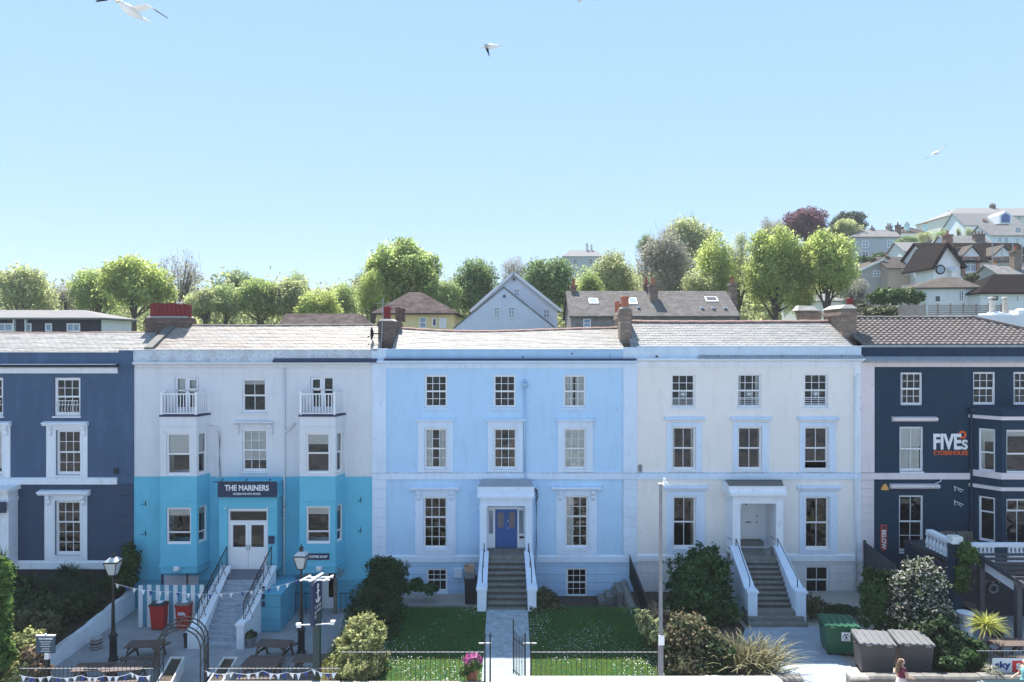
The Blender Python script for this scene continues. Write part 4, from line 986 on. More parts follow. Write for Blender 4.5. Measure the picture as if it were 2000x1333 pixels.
# ================================================================== the navy house on the left
def house_navy():
    x0, x1 = X(-150), XA
    h = thing('terraced_house', (X(100), D, 0), 'slate blue house with white surrounds and white pillared porch at the left edge', 'house', 'houses of the terrace')
    zt, zb = 11.9, -.8; holes = []
    def W_(a, b, c, d): r = (X(a), X(b), Z(d), Z(c)); holes.append(r); return r
    top = [W_(106, 157, 738, 813), W_(-45, 6, 738, 813)]
    mid = [W_(110, 158, 840, 928), W_(-46, 5, 840, 928)]; grd = [W_(108, 158, 978, 1085)]
    zp = Z(1110); zm = Z(945)
    m = MB(); wall_sheet(m, x0, X(232), zm, zt, D, holes); m.build('upper_wall', 'navy_render', h, fix=False)
    m = MB(); wall_sheet(m, x0, X(232), zp, zm, D, holes); m.build('wall', 'slate_blue_render', h, fix=False)
    m = MB(); wall_sheet(m, x0, x1, zb, zp, D, []); m.build('basement_wall', 'dark_render', h, fix=False)
    shell(h, x0, x1, zb, zt)
    m = MB(); m.box(X(232), x1, D-.05, D+.01, zm, Z(714)); m.box(X(229), x1+.05, D-.16, D-.05, Z(717), Z(713)); m.build('pilaster', 'navy_render', h)
    m = MB(); m.box(X(232), x1, D-.03, D+.01, Z(1112), zm-.003); k = 8
    for i in range(k):
        za, ze = Z(1108), zm-.06; zz = za+(ze-za)*i/k; m.box(X(232)+.003, x1, D-.06, D-.031, zz+.012, zz+(ze-za)/k-.012)
    m.build('quoins', 'slate_blue_render', h)
    m = MB(); m.prismx([(D, Z(946)), (D-.10, Z(946)), (D-.10, Z(936)), (D, Z(933))], x0, X(230)); m.build('string_course', 'white_trim', h)
    m = MB(); m.prismx([(D, Z(1111)), (D-.09, Z(1111)), (D-.09, Z(1098)), (D, Z(1095))], X(30), X(210)); m.build('plinth_band', 'white_trim', h)
    m = MB(); m.prismx([(D, Z(730)), (D-.06, Z(729)), (D-.09, Z(721)), (D-.2, Z(718)), (D, Z(717))], x0, X(231)); m.build('frieze', 'white_trim', h)
    m = MB(); m.prismx([(D, Z(717)), (D-.32, Z(717)), (D-.36, Z(713)), (D, Z(710.5))], x0, X(236)); m.build('cornice', 'dark_render', h)
    m = MB(); m.box(x0, X(231), D-.30, D-.12, Z(713)+.02, Z(711)); m.build('gutter', 'white_trim', h)
    m = MB(); m.box(x0, X(234), D-.10, D+.22, Z(713), Z(690)); m.box(x0, X(234), D-.12, D+.24, Z(690), Z(688.5)); m.build('parapet', 'navy_render', h)
    m = MB(); m.box(X(234), x1-.003, D-.13, D+.24, Z(713), Z(685)); m.build('parapet_block', 'navy_render', h)
    o, pt = roof_slope('roof', h, 'pale_slate', x0, X(290, 35.1), 35.0, 12.0, 37.4, Z(649, 37.4), 16, sag=.04, seed=12, xr1=X(292, 37.4)+.4)
    ridge(o, pt, 28, 'ridge_tile', 20, r=.07)
    for i, r in enumerate(top):
        wv = sash(h, *r, D, 3, 4, fr=.09, sill=('white_trim', .05, .1)); g = MB(); a, b, c, d = r
        zz = c+.75; g.bar((a+.1, D-.02, zz), (b-.1, D-.02, zz), .03, .03); g.bar((a+.1, D-.02, c+.18), (b-.1, D-.02, c+.18), .03, .03)
        for k in range(8):
            xx = a+.14+(b-a-.28)*k/7; g.tube([(xx, D-.02, zz), (xx, D-.05, zz-.25), (xx, D-.10, c+.35), (xx, D-.02, c+.18)], .012, 5)
        g.build('window_guard', 'white_sash', wv)
    for i, (r, s) in enumerate(zip(mid, ((91.5, 171.5), (-66, 21)))):
        wv = sash(h, *r, D, 3, 4, fr=.07, sill=('white_trim', .03, .07), blind=.9 if i else 0)
        architrave(wv, *r, X(s[0]), X(s[1]), Z(832), D, 'white_trim', oz0=Z(933), head=(X(s[0]-6), X(s[1]+2), Z(832), Z(825)), consoles=True, hpr=.24)
    for r in grd:
        wv = sash(h, *r, D, 3, 5, fr=.08, split=.6, sill=('white_trim', .04, .08))
        architrave(wv, *r, X(88), X(171), Z(968), D, 'white_trim', oz0=Z(1096), head=(X(78), X(177), Z(967), Z(959)), consoles=True, hpr=.30)
    # porch
    y = 34.05; po = MB(); xr = X(35); xl = X(-105)
    for a in (xl, xr-.42): po.box(a, a+.42, y, D, 2.2, Z(975, y)); po.box(a-.04, a+.46, y-.05, D, Z(983, y), Z(975, y))
    po.box(xl, xr, y-.02, D, Z(975, y), Z(958, y)); po.prismx([(D, Z(960, y)), (y-.28, Z(960, y)), (y-.34, Z(954, y)), (D, Z(951, y))], xl-.2, xr+.16)
    po.box(xr-.62, xr-.44, y-.18, y, Z(995, y), Z(960, y))
    p = po.build('porch', 'white_trim', h)
    g = MB(); g.box(xl+.6, X(12, y-.2), y-.24, y-.19, Z(1000, y), Z(979, y)); sg = g.build('name_board', 'sign_navy', p)
    g = MB(); g.box(xl, xr, y-.4, D, 1.9, 2.2); g.build('landing', 'white_trim', h)
    g = MB(); g.box(X(225), X(233), D-.14, D, Z(925), Z(915)); g.build('alarm_box', 'dark_render', h)
    return h
HN = house_navy()

# ================================================================== the dark blue cider house on the right
def house_ink():
    x0, x1 = XD, X(2160)
    h = thing('public_house', (X(1850), D, .4), 'dark navy bar with pantiled hipped roof, lilac pilaster and large white wall lettering', 'pub', 'houses of the terrace')
    zt, zb = 11.95, -.5; holes = []
    def W_(a, b, c, d): r = (X(a), X(b), Z(d), Z(c)); holes.append(r); return r
    top = [W_(1759, 1802, 728, 792), W_(1901, 1945, 727, 791), W_(1979.5, 2023, 727, 791), W_(2075, 2120, 727, 791)]
    mid = [W_(1757, 1804, 834, 921)]; grd = [W_(1756, 1804, 968, 1078)]
    yf = 33.7; bl, bxl, bxr, br = X(1897), X(1957, yf), X(2090, yf), X(2120, D)+1.2
    br = bxr+.85
    holes += [(bl+.3, br-.3, 3.0, 5.1), (bl+.3, br-.3, 6.2, 8.2)]
    m = MB(); wall_sheet(m, X(1707), x1, zb, Z(717), D, holes); m.build('wall', 'ink_render', h, fix=False)
    shell(h, x0, x1, zb, zt)
    m = MB(); m.box(x0+.003, X(1707), D-.05, D+.01, Z(923), Z(715)); m.box(x0+.003, X(1706), D-.03, D+.01, Z(1180), Z(936))
    for i in range(9):
        za, ze = Z(1083), Z(938); zz = za+(ze-za)*i/9; m.box(x0+.004, X(1706)-.004, D-.06, D-.03, zz+.012, zz+(ze-za)/9-.012)
    m.build('pilaster', 'lilac_render', h)
    m = MB(); m.prismx([(D, Z(1096)), (D-.07, Z(1096)), (D-.07, Z(1085)), (D, Z(1082))], x0+.003, X(1692)); m.build('plinth_band', 'white_trim', h)
    pr = .05
    def band(za, zb_, p1, name, mat='lilac_render'):
        q = MB(); q.box(x0+.003, bl-.1, D-p1, D+.004, za, zb_); q.build(name, mat, h)
    band(Z(936), Z(924), .10, 'string_course')
    m = MB(); m.box(x0+.003, x1, D-.06, D+.01, Z(717), Z(708)); m.box(x0+.003, x1, D-.1, D-.06, Z(711), Z(708)); m.build('frieze', 'lilac_render', h)
    m = MB(); m.prismx([(D, Z(707.5)), (D-.36, Z(707.5)), (D-.40, Z(704.5)), (D-.06, Z(696.5)), (D, Z(696.5))], x0+.09, x1); m.build('cornice', 'lead', h)
    m = MB(); m.box(x0+.003, x1, D-.06, D+.22, Z(697), Z(678.5)); m.build('parapet', 'ink_parapet', h)
    m = MB(); m.box(x0+.03, x1, D-.17, D+.1, Z(678.5), Z(675)); m.build('gutter', 'lead', h)
    # pantiled roof, hipped at the right
    ya, za, yr, zr = 34.95, Z(674.5, 34.95), 38.5, Z(622.5, 38.5); xe, xr_ = X(1684, 35), X(1897, yr); xre = x1-.6
    m = MB(); rows = 12; wv = .30
    for r in range(rows):
        t0, t1 = r/rows, (r+1)/rows+.03
        xa, xb = xe, xre+(xr_-xre)*(r+.5)/rows; n = int((xb-xa)/(wv/6))
        pts = []
        for i in range(n+1):
            x = xa+(xb-xa)*i/n; ph = (x/wv) % 1; c = .045*(math.cos(2*math.pi*ph)) if ph < .5 else -.045*math.sin(math.pi*(ph))*0-.045*abs(math.cos(2*math.pi*ph))*-1*0-.045
            c = .04*math.cos(2*math.pi*ph); pts.append((x, c))
        def at(x, c, t, l): return (x, ya+(yr-ya)*t-c*.4*0, za+(zr-za)*t+l+c*.65)
        for (p, c), (q, d) in zip(pts[:-1], pts[1:]):
            a, b = at(p, c, t0, .085), at(q, d, t0, .085); m.quad(a, b, at(q, d, t1, .015), at(p, c, t1, .015)); m.quad(at(p, c, t0, -.03), at(q, d, t0, -.03), b, a)
    m.quad((xe, yr, zr), (xr_, yr, zr), (xr_, 41, 11.6), (xe, 41, 11.6)); m.quad((xr_, yr, zr), (xre, ya, za), (xre+.3, 41, 11.6), (xr_, 41, 11.6))
    ro = m.build('roof', 'pantile', h, fix=False)
    def pt(i, t, l): u = i/28; return (xe+(xr_-xe)*u, yr, zr+l+.05)
    ridge(ro, pt, 28, 'ridge_grey', 16, r=.12)
    g = MB(); g.tube([(xr_, yr, zr+.08), (xre, ya, za+.08)], .11, 7); g.build('hip_tiles', 'ridge_grey', ro)
    for i, r in enumerate(top): sash(h, *r, D, 3, 4, sill=('ink_parapet', .05, .08), curtain=[('net_curtain', .2, 'l'), None, ('net_curtain', .2, 'l'), None][i])
    wv = sash(h, *mid[0], D, 2, 2, blind=.45, sill=('white_trim', .0, .05), curtain=('net_curtain', .9, 'l')); q = MB(); q.prismx([(D, Z(823)), (D-.13, Z(823)), (D-.2, Z(820)), (D-.2, Z(816)), (D, Z(814))], X(1741), X(1828)); q.build('window_head', 'lilac_render', wv)
    wv = sash(h, *grd[0], D, 2, 3, split=.53, sill=('white_trim', .0, .06)); q = MB(); q.prismx([(D, Z(954)), (D-.13, Z(954)), (D-.2, Z(951)), (D-.2, Z(947)), (D, Z(945))], X(1737), X(1832)); q.build('window_head', 'lilac_render', wv)
    # bay
    def fx(p0, p1, q0, q1): return (X(p0, yf), X(p1, yf), Z(q1, yf), Z(q0, yf))
    f1, f2 = fx(1966, 2013, 840, 926), fx(1966, 2013, 975, 1066)
    fa, fb = fx(2035, 2080, 840, 926), fx(2035, 2080, 975, 1066)
    k1 = dict(cols=1, rows=2, split=.45, blind=.14); k2 = dict(cols=2, rows=2, split=.74); s1 = dict(cols=1, rows=2, split=.45, blind=.3, curtain=('net_curtain', .3, 'l')); s2 = dict(cols=1, rows=2, split=.66)
    bay(h, bxl, bxr, yf, bl, br, Z(800, yf), 2.6, None, ('ink_render',), [(*f1, k1), (*f2, k2), (*fa, k1), (*fb, k2)],
        [(.22, .76, f1[2], f1[3], s1), (.22, .76, Z(1064, yf), f2[3], s2)],
        [(Z(814, yf), .13, .16, 'lilac_render'), (Z(924, yf), .08, .30, 'lilac_render'), (Z(952, yf), .13, .16, 'lilac_render')], None)
    m = MB(); m.hexa([(bl, D, Z(800, yf)), (br, D, Z(800, yf)), (bxr, yf, Z(800, yf)), (bxl, yf, Z(800, yf)), (bl+.1, D, Z(792)), (br-.1, D, Z(792)), (bxr-.1, D-.3, Z(792)), (bxl+.1, D-.3, Z(792))]); m.build('bay_roof', 'ink_parapet', h)
    # writing on the wall
    yl = D-.004
    g = lettering('FIVE', X(1822.5), X(1877), yl, Z(878.5), Z(847.5), 'lettering_white', h, bold=.035, depth=.03)
    lettering('S', X(1878), X(1889.5), yl, Z(878.5), Z(859), 'lettering_white', h, bold=.035, depth=.03)
    lettering('CYDERHOUSE', X(1822.5), X(1890), yl, Z(889), Z(880.5), 'lettering_orange', h, bold=.02, depth=.03)
    m = MB()
    for k in range(16):
        a0, a1 = 2*math.pi*k/16, 2*math.pi*(k+1)/16
        if k in (7, 8): continue
        q0, q1 = [(X(1879)+.20*math.cos(a), Z(849.5)+.20*math.sin(a)) for a in (a0, a1)]; w0, w1 = [(X(1879)+.10*math.cos(a), Z(849.5)+.10*math.sin(a)) for a in (a0, a1)]
        m.prismy([q0, q1, w1, w0], yl-.028, yl)
    m.build('ring_emblem', 'lettering_orange', h)
    m = MB(); m.prismx([(D, Z(951)-.1), (D-.12, Z(951)-.1), (D-.12, Z(951)+.1), (D, Z(951)+.1)], X(1725), X(1726)); 
    m = MB(); m.prismy([(X(1720), Z(957)), (X(1734), Z(957)), (X(1733), Z(953)), (X(1729), Z(945.5)), (X(1725), Z(945.5)), (X(1721), Z(953))], D-.1, D); m.build('alarm_box', 'alarm_yellow', h)
    # arrow board pointing down
    xa, xb = X(1719), X(1731.5); zt_, zm_, zb_ = Z(1025), Z(1071), Z(1077.5); ysg = D-.05
    m = MB(); m.prismy([(xa, zt_), (xb, zt_), (xb, zm_), ((xa+xb)/2, zb_), (xa, zm_)], ysg, D); sg = m.build('arrow_sign', 'arrow_red', h)
    lettering('BELOW', xa+.05, xb-.05, ysg-.001, Z(1072.5), Z(1035), 'lettering_white', sg, bold=.02, rot90=True, depth=.008)
    lettering('BAR', xa+.08, xb-.08, ysg-.001, Z(1033.5), Z(1027), 'lettering_navy', sg, bold=.03, rot90=True, depth=.008)
    m = MB(); m.tube([(X(1894.5), D-.1, Z(803)), (X(1894.5), D-.1, Z(1085))], .06, 8); m.box(X(1889), X(1899), D-.25, D, Z(803), Z(798)); m.build('downpipe', 'ink_parapet', h, smooth=False)
    m = MB()
    for zc in (953, 981):
        m.tube([(X(1864), D, Z(zc-4)), (X(1864), D-.06, Z(zc+6))], .02, 5); m.tube([(X(1864), D-.05, Z(zc-2)), (X(1873), D-.35, Z(zc+2))], .02, 5); m.tube([(X(1866), D-.15, Z(zc+2)), (X(1871), D-.3, Z(zc+6))], .015, 5)
    m.build('basket_bracket', 'white_trim', h)
    m = MB(); m.tube([(X(1835), D-.05, Z(924)), (X(1837), D-.1, Z(934)), (X(1834), D-.12, Z(940)), (X(1824), D-.1, Z(944))], .02, 5); m.build('vent_pipe', 'white_trim', h, smooth=True)
    # raised terrace
    yt = 30.65; xl = 19.12; zf = 2.9
    m = MB(); m.box(xl, x1, yt+.1, D-.01, zf-.22, zf); m.build('terrace_floor', 'dark_wood', h)
    m = MB(); m.box(xl-.1, xl+.3, yt, yt+.4, .1, zf+.95); m.box(xl, xl+.16, yt+.4, D-.06, -.2, zf-.222); m.build('terrace_wall', 'ink_render', h); m = MB(); m.box(xl+.3, x1, yt+.9, yt+1.05, .2, zf-.222); m.build('undercroft_wall', 'dark_render', h)
    m = MB(); m.bar((xl+.3, yt+.12, zf+.88), (x1, yt+.12, zf+.88), .26, .14); m.bar((xl+.3, yt+.12, zf+.12), (x1, yt+.12, zf+.12), .2, .1); rl = m.build('balustrade', 'white_trim', h)
    xs = [X(px, yt+.1) for px in (1908, 1916, 1924, 1932, 1940)] + [X(px, yt+.1) for px in (1971, 1979, 1987, 1995, 2003, 2011)]
    prof = [(.085, 0), (.085, .06), (.05, .09), (.095, .2), (.09, .28), (.045, .48), (.055, .56), (.085, .58), (.085, .64)]
    for xx in xs:
        m = MB(); m.lathe(prof, xx, yt+.12, zf+.17, 8); m.build('baluster', 'white_trim', rl, smooth=False)
    m = MB(); m.box(X(1945, yt), X(1967, yt), yt+.02, yt+.22, zf+.17, zf+.81); m.build('balustrade_pier', 'ink_render', rl)
    m = MB(); m.bar((xl+.1, yt+.4, zf+.92), (xl+.1, 32.75, zf+.95), .3, .15); r2 = m.build('side_balustrade', 'white_trim', h); m = MB(); m.bar((xl+.1, yt+.4, zf-.05), (xl+.1, 32.75, zf-.05), .2, .08); m.build('balustrade_base', 'white_trim', r2)
    for k in range(7):
        m = MB(); m.lathe(prof, xl+.1, yt+.6+k*.27, zf+.17, 8); m.build('baluster', 'white_trim', r2)
    m = MB(); m.box(xl-.18, xl+.36, yt-.06, yt+.46, zf+.95, zf+1.0); m.box(xl-.12, xl+.34, yt, yt+.42, zf+1.0, zf+1.24); m.build('pier_cap', 'light_plastic', h)
    return h
paint('alarm_yellow', (.75, .38, .12), bmp=0, var=.03); paint('arrow_red', (.42, .07, .05), bmp=0, var=.1); paint('lettering_navy', (.03, .03, .10), bmp=0, var=.02)
HI = house_ink()

# ================================================================== chimneys on the party lines
def stack(parent, label, x0, x1, y0, y1, z0, z1, mat, cap='mortar_cap', pots=(), name='chimney', ledge=.05):
    m = MB(); m.box(x0, x1, y0, y1, z0, z1-.30); m.box(x0-ledge, x1+ledge, y0-ledge, y1+ledge, z1-.30, z1-.12); m.box(x0-.01, x1+.01, y0-.01, y1+.01, z1-.12, z1)
    c = m.build(name, mat, parent)
    if label: c['label'] = label
    m = MB(); e = .02
    m.hexa([(x0+e, y0+e, z1), (x1-e, y0+e, z1), (x1-e, y1-e, z1), (x0+e, y1-e, z1), (x0+.12, y0+.12, z1+.1), (x1-.12, y0+.12, z1+.1), (x1-.12, y1-.12, z1+.1), (x0+.12, y1-.12, z1+.1)]); m.build('flaunching', cap, c)
    for px, py, r, hh, mt, sq in pots:
        m = MB(); m.lathe([(r*1.05, 0), (r, .05), (r*.9, hh*.8), (r*1.1, hh*.84), (r*1.1, hh*.93), (r*.95, hh), (r*.7, hh), (r*.7, hh-.15)], px, py, z1+.02, 4 if sq else 10); m.build('chimney_pot', mt, c, smooth=False)
    return c
s = stack(HP, 'long brick stack crowded with dark red pots', X(285, 37.4), X(370, 37.4), 37.3, 38.1, 12.2, Z(621, 37.4), 'old_brick')
m = MB(); za, zb_ = Z(620, 37.4), Z(593, 37.4)
xs = [X(293+ (369-293)*k/9, 37.4) for k in range(10)]
for k in range(9):
    a, b = xs[k]+.008, xs[k+1]-.008; dz = .03*math.sin(k*2.1)+ (.0 if k < 6 else -.06)
    m = MB(); m.box(a, b, 37.4, 37.75, za, zb_+dz-.06); m.box(a-.004, b+.004, 37.38, 37.77, zb_+dz-.06, zb_+dz); m.build('chimney_pot', 'chimney_red', s)
m = MB(); m.box(X(344, 37.4), X(356, 37.4), 37.4, 37.75, zb_+.02, zb_+.08); m.build('pot_slab', 'light_plastic', s)
s = stack(HB, 'dark brick stack with a red pot and two square sooty pots', X(738.5, 36), X(768, 36), 36.0, 38.9, 12.0, Z(627, 36), 'old_brick', pots=[(X(757, 37.2), 37.1, .24, .75, 'chimney_red', 1), (X(779, 38.2), 38.0, .2, .75, 'sooty_pot', 1), (X(785, 38.4), 38.6, .2, .72, 'sooty_pot', 1)])
s = stack(HC, 'brick stack with a tall terracotta pot', X(1211, 36), X(1233, 36), 36.0, 36.7, 12.0, Z(603, 36), 'pale_brick', pots=[(X(1221, 36.2), 36.3, .22, .62, 'terracotta', 0)])
s = stack(HC, 'low brick stack with a narrow pot behind the tall one', X(1209, 37), X(1232, 37), 36.72, 38.6, 12.0, Z(612, 36.8), 'pale_brick', pots=[(5.5, 37.2, .13, .6, 'terracotta', 0), (5.75, 37.8, .16, .5, 'sooty_pot', 0)])
s = stack(HC, 'rough brick stack with a broad pale cap and one red pot', X(1645, 36.2), X(1673, 36.2), 36.2, 38.2, 12.0, Z(605, 36.2), 'pale_brick', pots=[(X(1660, 37.0), 37.0, .17, .62, 'chimney_red', 0)], ledge=.12)
m = MB(); m.hexa([(X(1640, 36.2), 36.1, Z(603, 36.2)), (X(1674, 36.2), 36.1, Z(603, 36.2)), (X(1674, 36.2), 38.3, Z(603, 36.2)), (X(1640, 36.2), 38.3, Z(603, 36.2)), (X(1652, 36.2), 36.3, Z(595, 36.2)), (X(1666, 36.2), 36.3, Z(595, 36.2)), (X(1666, 36.2), 38.1, Z(595, 36.2)), (X(1652, 36.2), 38.1, Z(595, 36.2))]); m.build('chimney_cap', 'mortar_cap', s)
s = stack(HC, 'squat capped brick stack behind the ridge', X(1548, 41.5), X(1585, 41.5), 40.2, 40.95, 11.7, Z(609, 41), 'pale_brick')
m = MB(); m.hexa([(X(1546, 41), 40.1, Z(608, 41)), (X(1587, 41), 40.1, Z(608, 41)), (X(1587, 41), 41, Z(608, 41)), (X(1546, 41), 41, Z(608, 41)), (X(1552, 41), 40.4, Z(598, 41)), (X(1578, 41), 40.4, Z(599, 41)), (X(1578, 41), 40.8, Z(599, 41)), (X(1552, 41), 40.8, Z(598, 41))]); m.build('chimney_cap', 'mortar_cap', s)
# dish and aerial fixed to the stack
yd = 35.9; m = MB(); c = Vector((X(733, yd), yd, Z(652, yd)))
for a in range(12):
    q0, q1 = 2*math.pi*a/12, 2*math.pi*(a+1)/12
    for r0, r1, o0, o1 in ((0, .15, 0, .02), (.15, .30, .02, .08)):
        m.quad(*[(c.x-.1-o*1.0+.02*math.cos(q), c.y+math.cos(q)*r*.9, c.z+math.sin(q)*r*1.15) for q, r, o in ((q0, r0, o0), (q1, r0, o0), (q1, r1, o1), (q0, r1, o1))])
m.tube([(c.x-.1, c.y, c.z), (c.x-.32, c.y-.05, c.z-.16)], .015, 5); m.ell((c.x-.34, c.y-.05, c.z-.16), .05, .04, .05, 6, 4); m.tube([(c.x-.08, c.y, c.z), (c.x+.22, c.y+.05, c.z)], .025, 5)
dish = m.build('satellite_dish', 'black_iron', HB)
m = MB(); xx = X(746, 35.9); m.tube([(xx-.03, 35.9, Z(682, 35.9)), (xx+.06, 35.9, Z(582, 35.9))], .022, 6); zz = Z(594, 35.9)
m.bar((xx-.25, 35.7, zz), (xx+.25, 36.3, zz+.06), .02, .02)
for k in range(7): t = -1+k/3; m.bar((xx+.25*t-.16, 36.0+.3*t+.1, zz+.03*t+.03), (xx+.25*t+.16, 36.0+.3*t-.1, zz+.03*t+.03), .012, .012)
m.build('aerial', 'lead', HB)
# ================================================================== things standing in the gardens and on the pavement
ZP = -.45                                                   # pub terrace level
paint('lamp_black', (.010, .013, .016), rough=.35, var=.2, bmp=0, spec=.5)
paint('bin_red', (.50, .035, .025), rough=.45, var=.08, bmp=0); paint('bin_black', (.03, .03, .035), rough=.5, var=.2, bmp=0)
paint('bin_grey', (.095, .086, .085), rough=.55, var=.12, scale=2, dirt=(.1, .095, .09), dirt_amt=.6, bmp=.05); paint('bin_lid', (.17, .175, .18), rough=.38, var=.15, scale=3, bmp=0)
paint('bin_green', (.018, .10, .055), rough=.4, var=.12, bmp=0); paint('rubber', (.015, .015, .015), rough=.8, bmp=0)
paint('barrel_wood', (.16, .115, .085), rough=.8, var=.3, scale=8); paint('lamp_glass', (.50, .54, .55), rough=.25, var=.05, bmp=0)
paint('van_white', (.80, .80, .80), rough=.35, var=.02, scale=1, bmp=0, spec=.5); paint('van_teal', (.02, .045, .06), rough=.3, bmp=0, var=.05, spec=.6); paint('windscreen', (.06, .09, .11), rough=.05, bmp=0, spec=.8, var=0)
paint('flag_white', (.80, .80, .82), bmp=0, var=.02); paint('flag_blue', (.04, .06, .25), bmp=0, var=.05)
paint('pink_plastic', (.27, .045, .16), rough=.45, var=.15, scale=5, bmp=.3, bscale=8); paint('fence_white', (.76, .78, .80), var=.08); paint('fence_turquoise', (.10, .30, .42), var=.12)
paint('planter_white', (.72, .72, .70), var=.1, dirt=(.4, .4, .38), dirt_amt=.4); paint('galvanised', (.45, .46, .47), rough=.5, var=.12, scale=5, bmp=0, metal=.3)
paint('banner_white', (.80, .81, .84), bmp=0, var=.03); paint('banner_red', (.72, .05, .05), bmp=0, var=.02); paint('stone_wall', (.20, .19, .175), rough=.95, var=.35, scale=3, bmp=.8, bscale=7)
brick('wall_stone', (.20, .19, .18), (.30, .28, .26), (.14, .13, .12), bw=.7, rh=.26, amt=.5); paint('coping', (.44, .40, .34), var=.2, scale=4, bmp=.5)
paint('pole_grey', (.22, .225, .24), rough=.6, var=.2, scale=4, bmp=0)
paint('notice_blue', (.05, .085, .12), rough=.5, bmp=0, var=.05)
paint('sign_green', (.03, .055, .06), rough=.5, var=.2, bmp=0)
paint('cardboard', (.45, .30, .20), var=.25, scale=8, bmp=.4)
paint('stretch_cloth', (.66, .67, .74), rough=.8, var=.06, scale=3, bmp=0)

def lamp_post(px, py, top, label):
    y = (CZ-ZP)*F/(py-CY); x = X(px, y); hh = Z(top, y)-ZP; k = hh/4.35
    t = thing('lamp_post', (x, y, ZP), label, 'lamp post', 'old lamp posts of the pub')
    m = MB(); m.lathe([(.19, 0), (.19, .12), (.15, .16), (.14, .95), (.18, 1.0), (.18, 1.06), (.11, 1.12), (.075, 1.25)], x, y, ZP, 8); m.build('base', 'lamp_black', t)
    m = MB(); m.lathe([(.075, 1.2), (.06, 2.4), (.075, 2.43), (.075, 2.48), (.05, 2.52), (.042, 3.42*k), (.08, 3.45*k), (.05, 3.5*k)], x, y, ZP, 10); m.bar((x-.3, y, ZP+3.2*k), (x+.3, y, ZP+3.2*k), .03, .03); m.build('pole', 'lamp_black', t, smooth=False)
    z0 = ZP+3.52*k; z1 = ZP+4.05*k; a, b = .13, .26
    m = MB()
    for sx in (-1, 1):
        for sy in (-1, 1): m.tube([(x+sx*a, y+sy*a, z0), (x+sx*b, y+sy*b, z1)], .016, 5)
    for w_, z in ((a, z0), (b, z1)):
        for s in (-1, 1): m.bar((x-w_, y+s*w_, z), (x+w_, y+s*w_, z), .03, .03); m.bar((x+s*w_, y-w_, z), (x+s*w_, y+w_, z), .03, .03)
    f = m.build('lantern', 'lamp_black', t)
    m = MB(); a_, b_ = a-.01, b-.01
    for s in (-1, 1):
        m.quad((x-a_, y+s*a_, z0), (x+a_, y+s*a_, z0), (x+b_, y+s*b_, z1), (x-b_, y+s*b_, z1)); m.quad((x+s*a_, y-a_, z0), (x+s*a_, y+a_, z0), (x+s*b_, y+b_, z1), (x+s*b_, y-b_, z1))
    m.build('glass', 'lamp_glass', f, fix=False)
    m = MB(); m.lathe([(b*1.42, 0), (b*1.42, .02)], x, y, z1, 4); m.lathe([(.12, .16), (.09, .18), (.09, .27), (.13, .29), (.06, .36), (.02, .40), (.035, .44), (.004, .5)], x, y, z1+.015, 4); m.build('lantern_cap', 'lamp_black', f); m = MB(); m.lathe([(b*1.38, .022), (b*.62, .16), (.1, .165)], x, y, z1+.015, 4); m.build('lantern_roof', 'lamp_glass', f)
    return t, x, y
lp1 = lamp_post(221, 1291, 1083, 'old black lamp post beside the white garden wall, left of the iron arch')
lp2 = lamp_post(588.5, 1278, 1071, 'old black lamp post beneath the coffee shop board, behind the hanging sign')

def picnic(px, py, rot, label, z0=ZP, sc=1.0, proto=None):
    y = (CZ-z0-.74)*F/(py-CY); x = X(px, y)
    if proto:
        t = clone(proto); t.location = (x, y, z0); t.rotation_euler = (0, 0, R(rot)); t['label'] = label; return t
    t = thing('picnic_table', (0, 0, 0), label, 'picnic table', 'wooden picnic tables in the pub gardens')
    m = MB()
    for k in range(5): yy = -.36+k*.145; m.box(-.70, .70, yy, yy+.135, .705, .74)
    m.build('table_top', 'table_wood', t)
    for s in (-1, 1):
        m = MB()
        for k in range(2): yy = s*.66+(k-1)*.135+.005; m.box(-.70, .70, yy, yy+.125, .42, .455)
        m.build('bench', 'table_wood', t)
    for s in (-1, 1):
        m = MB()
        for q in (-1, 1): m.bar((s*.55, q*.28, .70), (s*.55, q*.62, 0), .045, .09)
        m.box(s*.55-.02-.045, s*.55-.02, -.78, .78, .34, .42); m.box(s*.55+.025, s*.55+.065, -.34, .34, .62, .70); m.build('leg_frame', 'table_wood', t)
    m = MB()
    for s in (-1, 1): m.bar((s*.50, 0, .40), (s*.12, 0, .69), .05, .06)
    m.build('brace', 'table_wood', t)
    t.location = (x, y, z0); t.rotation_euler = (0, 0, R(rot)); return t
PT = picnic(284, 1257, 4, 'dark picnic table behind the iron arch, below the red bins')
for a in ((184, 1302, 6, 'picnic table nearest the white garden wall, front edge in sun'), (243, 1302, 8, 'picnic table at the foot of the lamp post, touching its neighbour'),
          (535, 1256, -6, 'picnic table right of the pub steps, wholly in shade'), (511, 1293, 2, 'picnic table with a sunlit edge right of the white troughs'), (609, 1285, 0, 'picnic table under the hanging sign post')):
    picnic(*a, proto=PT)
picnic(1972, 1254, 2, 'picnic table behind the sports banner in the right hand beer garden', z0=.40, proto=PT)

# boundary wall of the pub terrace, ragged top
rr = random.Random(2); m = MB(); pr = None
for k in range(27):
    y = 34.55-k*.34; t = k/26; zt = .55-.62*t+rr.uniform(-.04, .05); cur = (y, zt)
    if pr: m.hexa([(-18.62, y, -.8), (-18.30, y, -.8), (-18.30, pr[0], -.8), (-18.62, pr[0], -.8), (-18.58, y, zt), (-18.34, y, zt), (-18.34, pr[0], pr[1]), (-18.58, pr[0], pr[1])])
    pr = cur
tag(m.build('garden_wall', 'white_trim', None), 'rough white painted wall dividing the shrubbery from the pub terrace', 'wall')

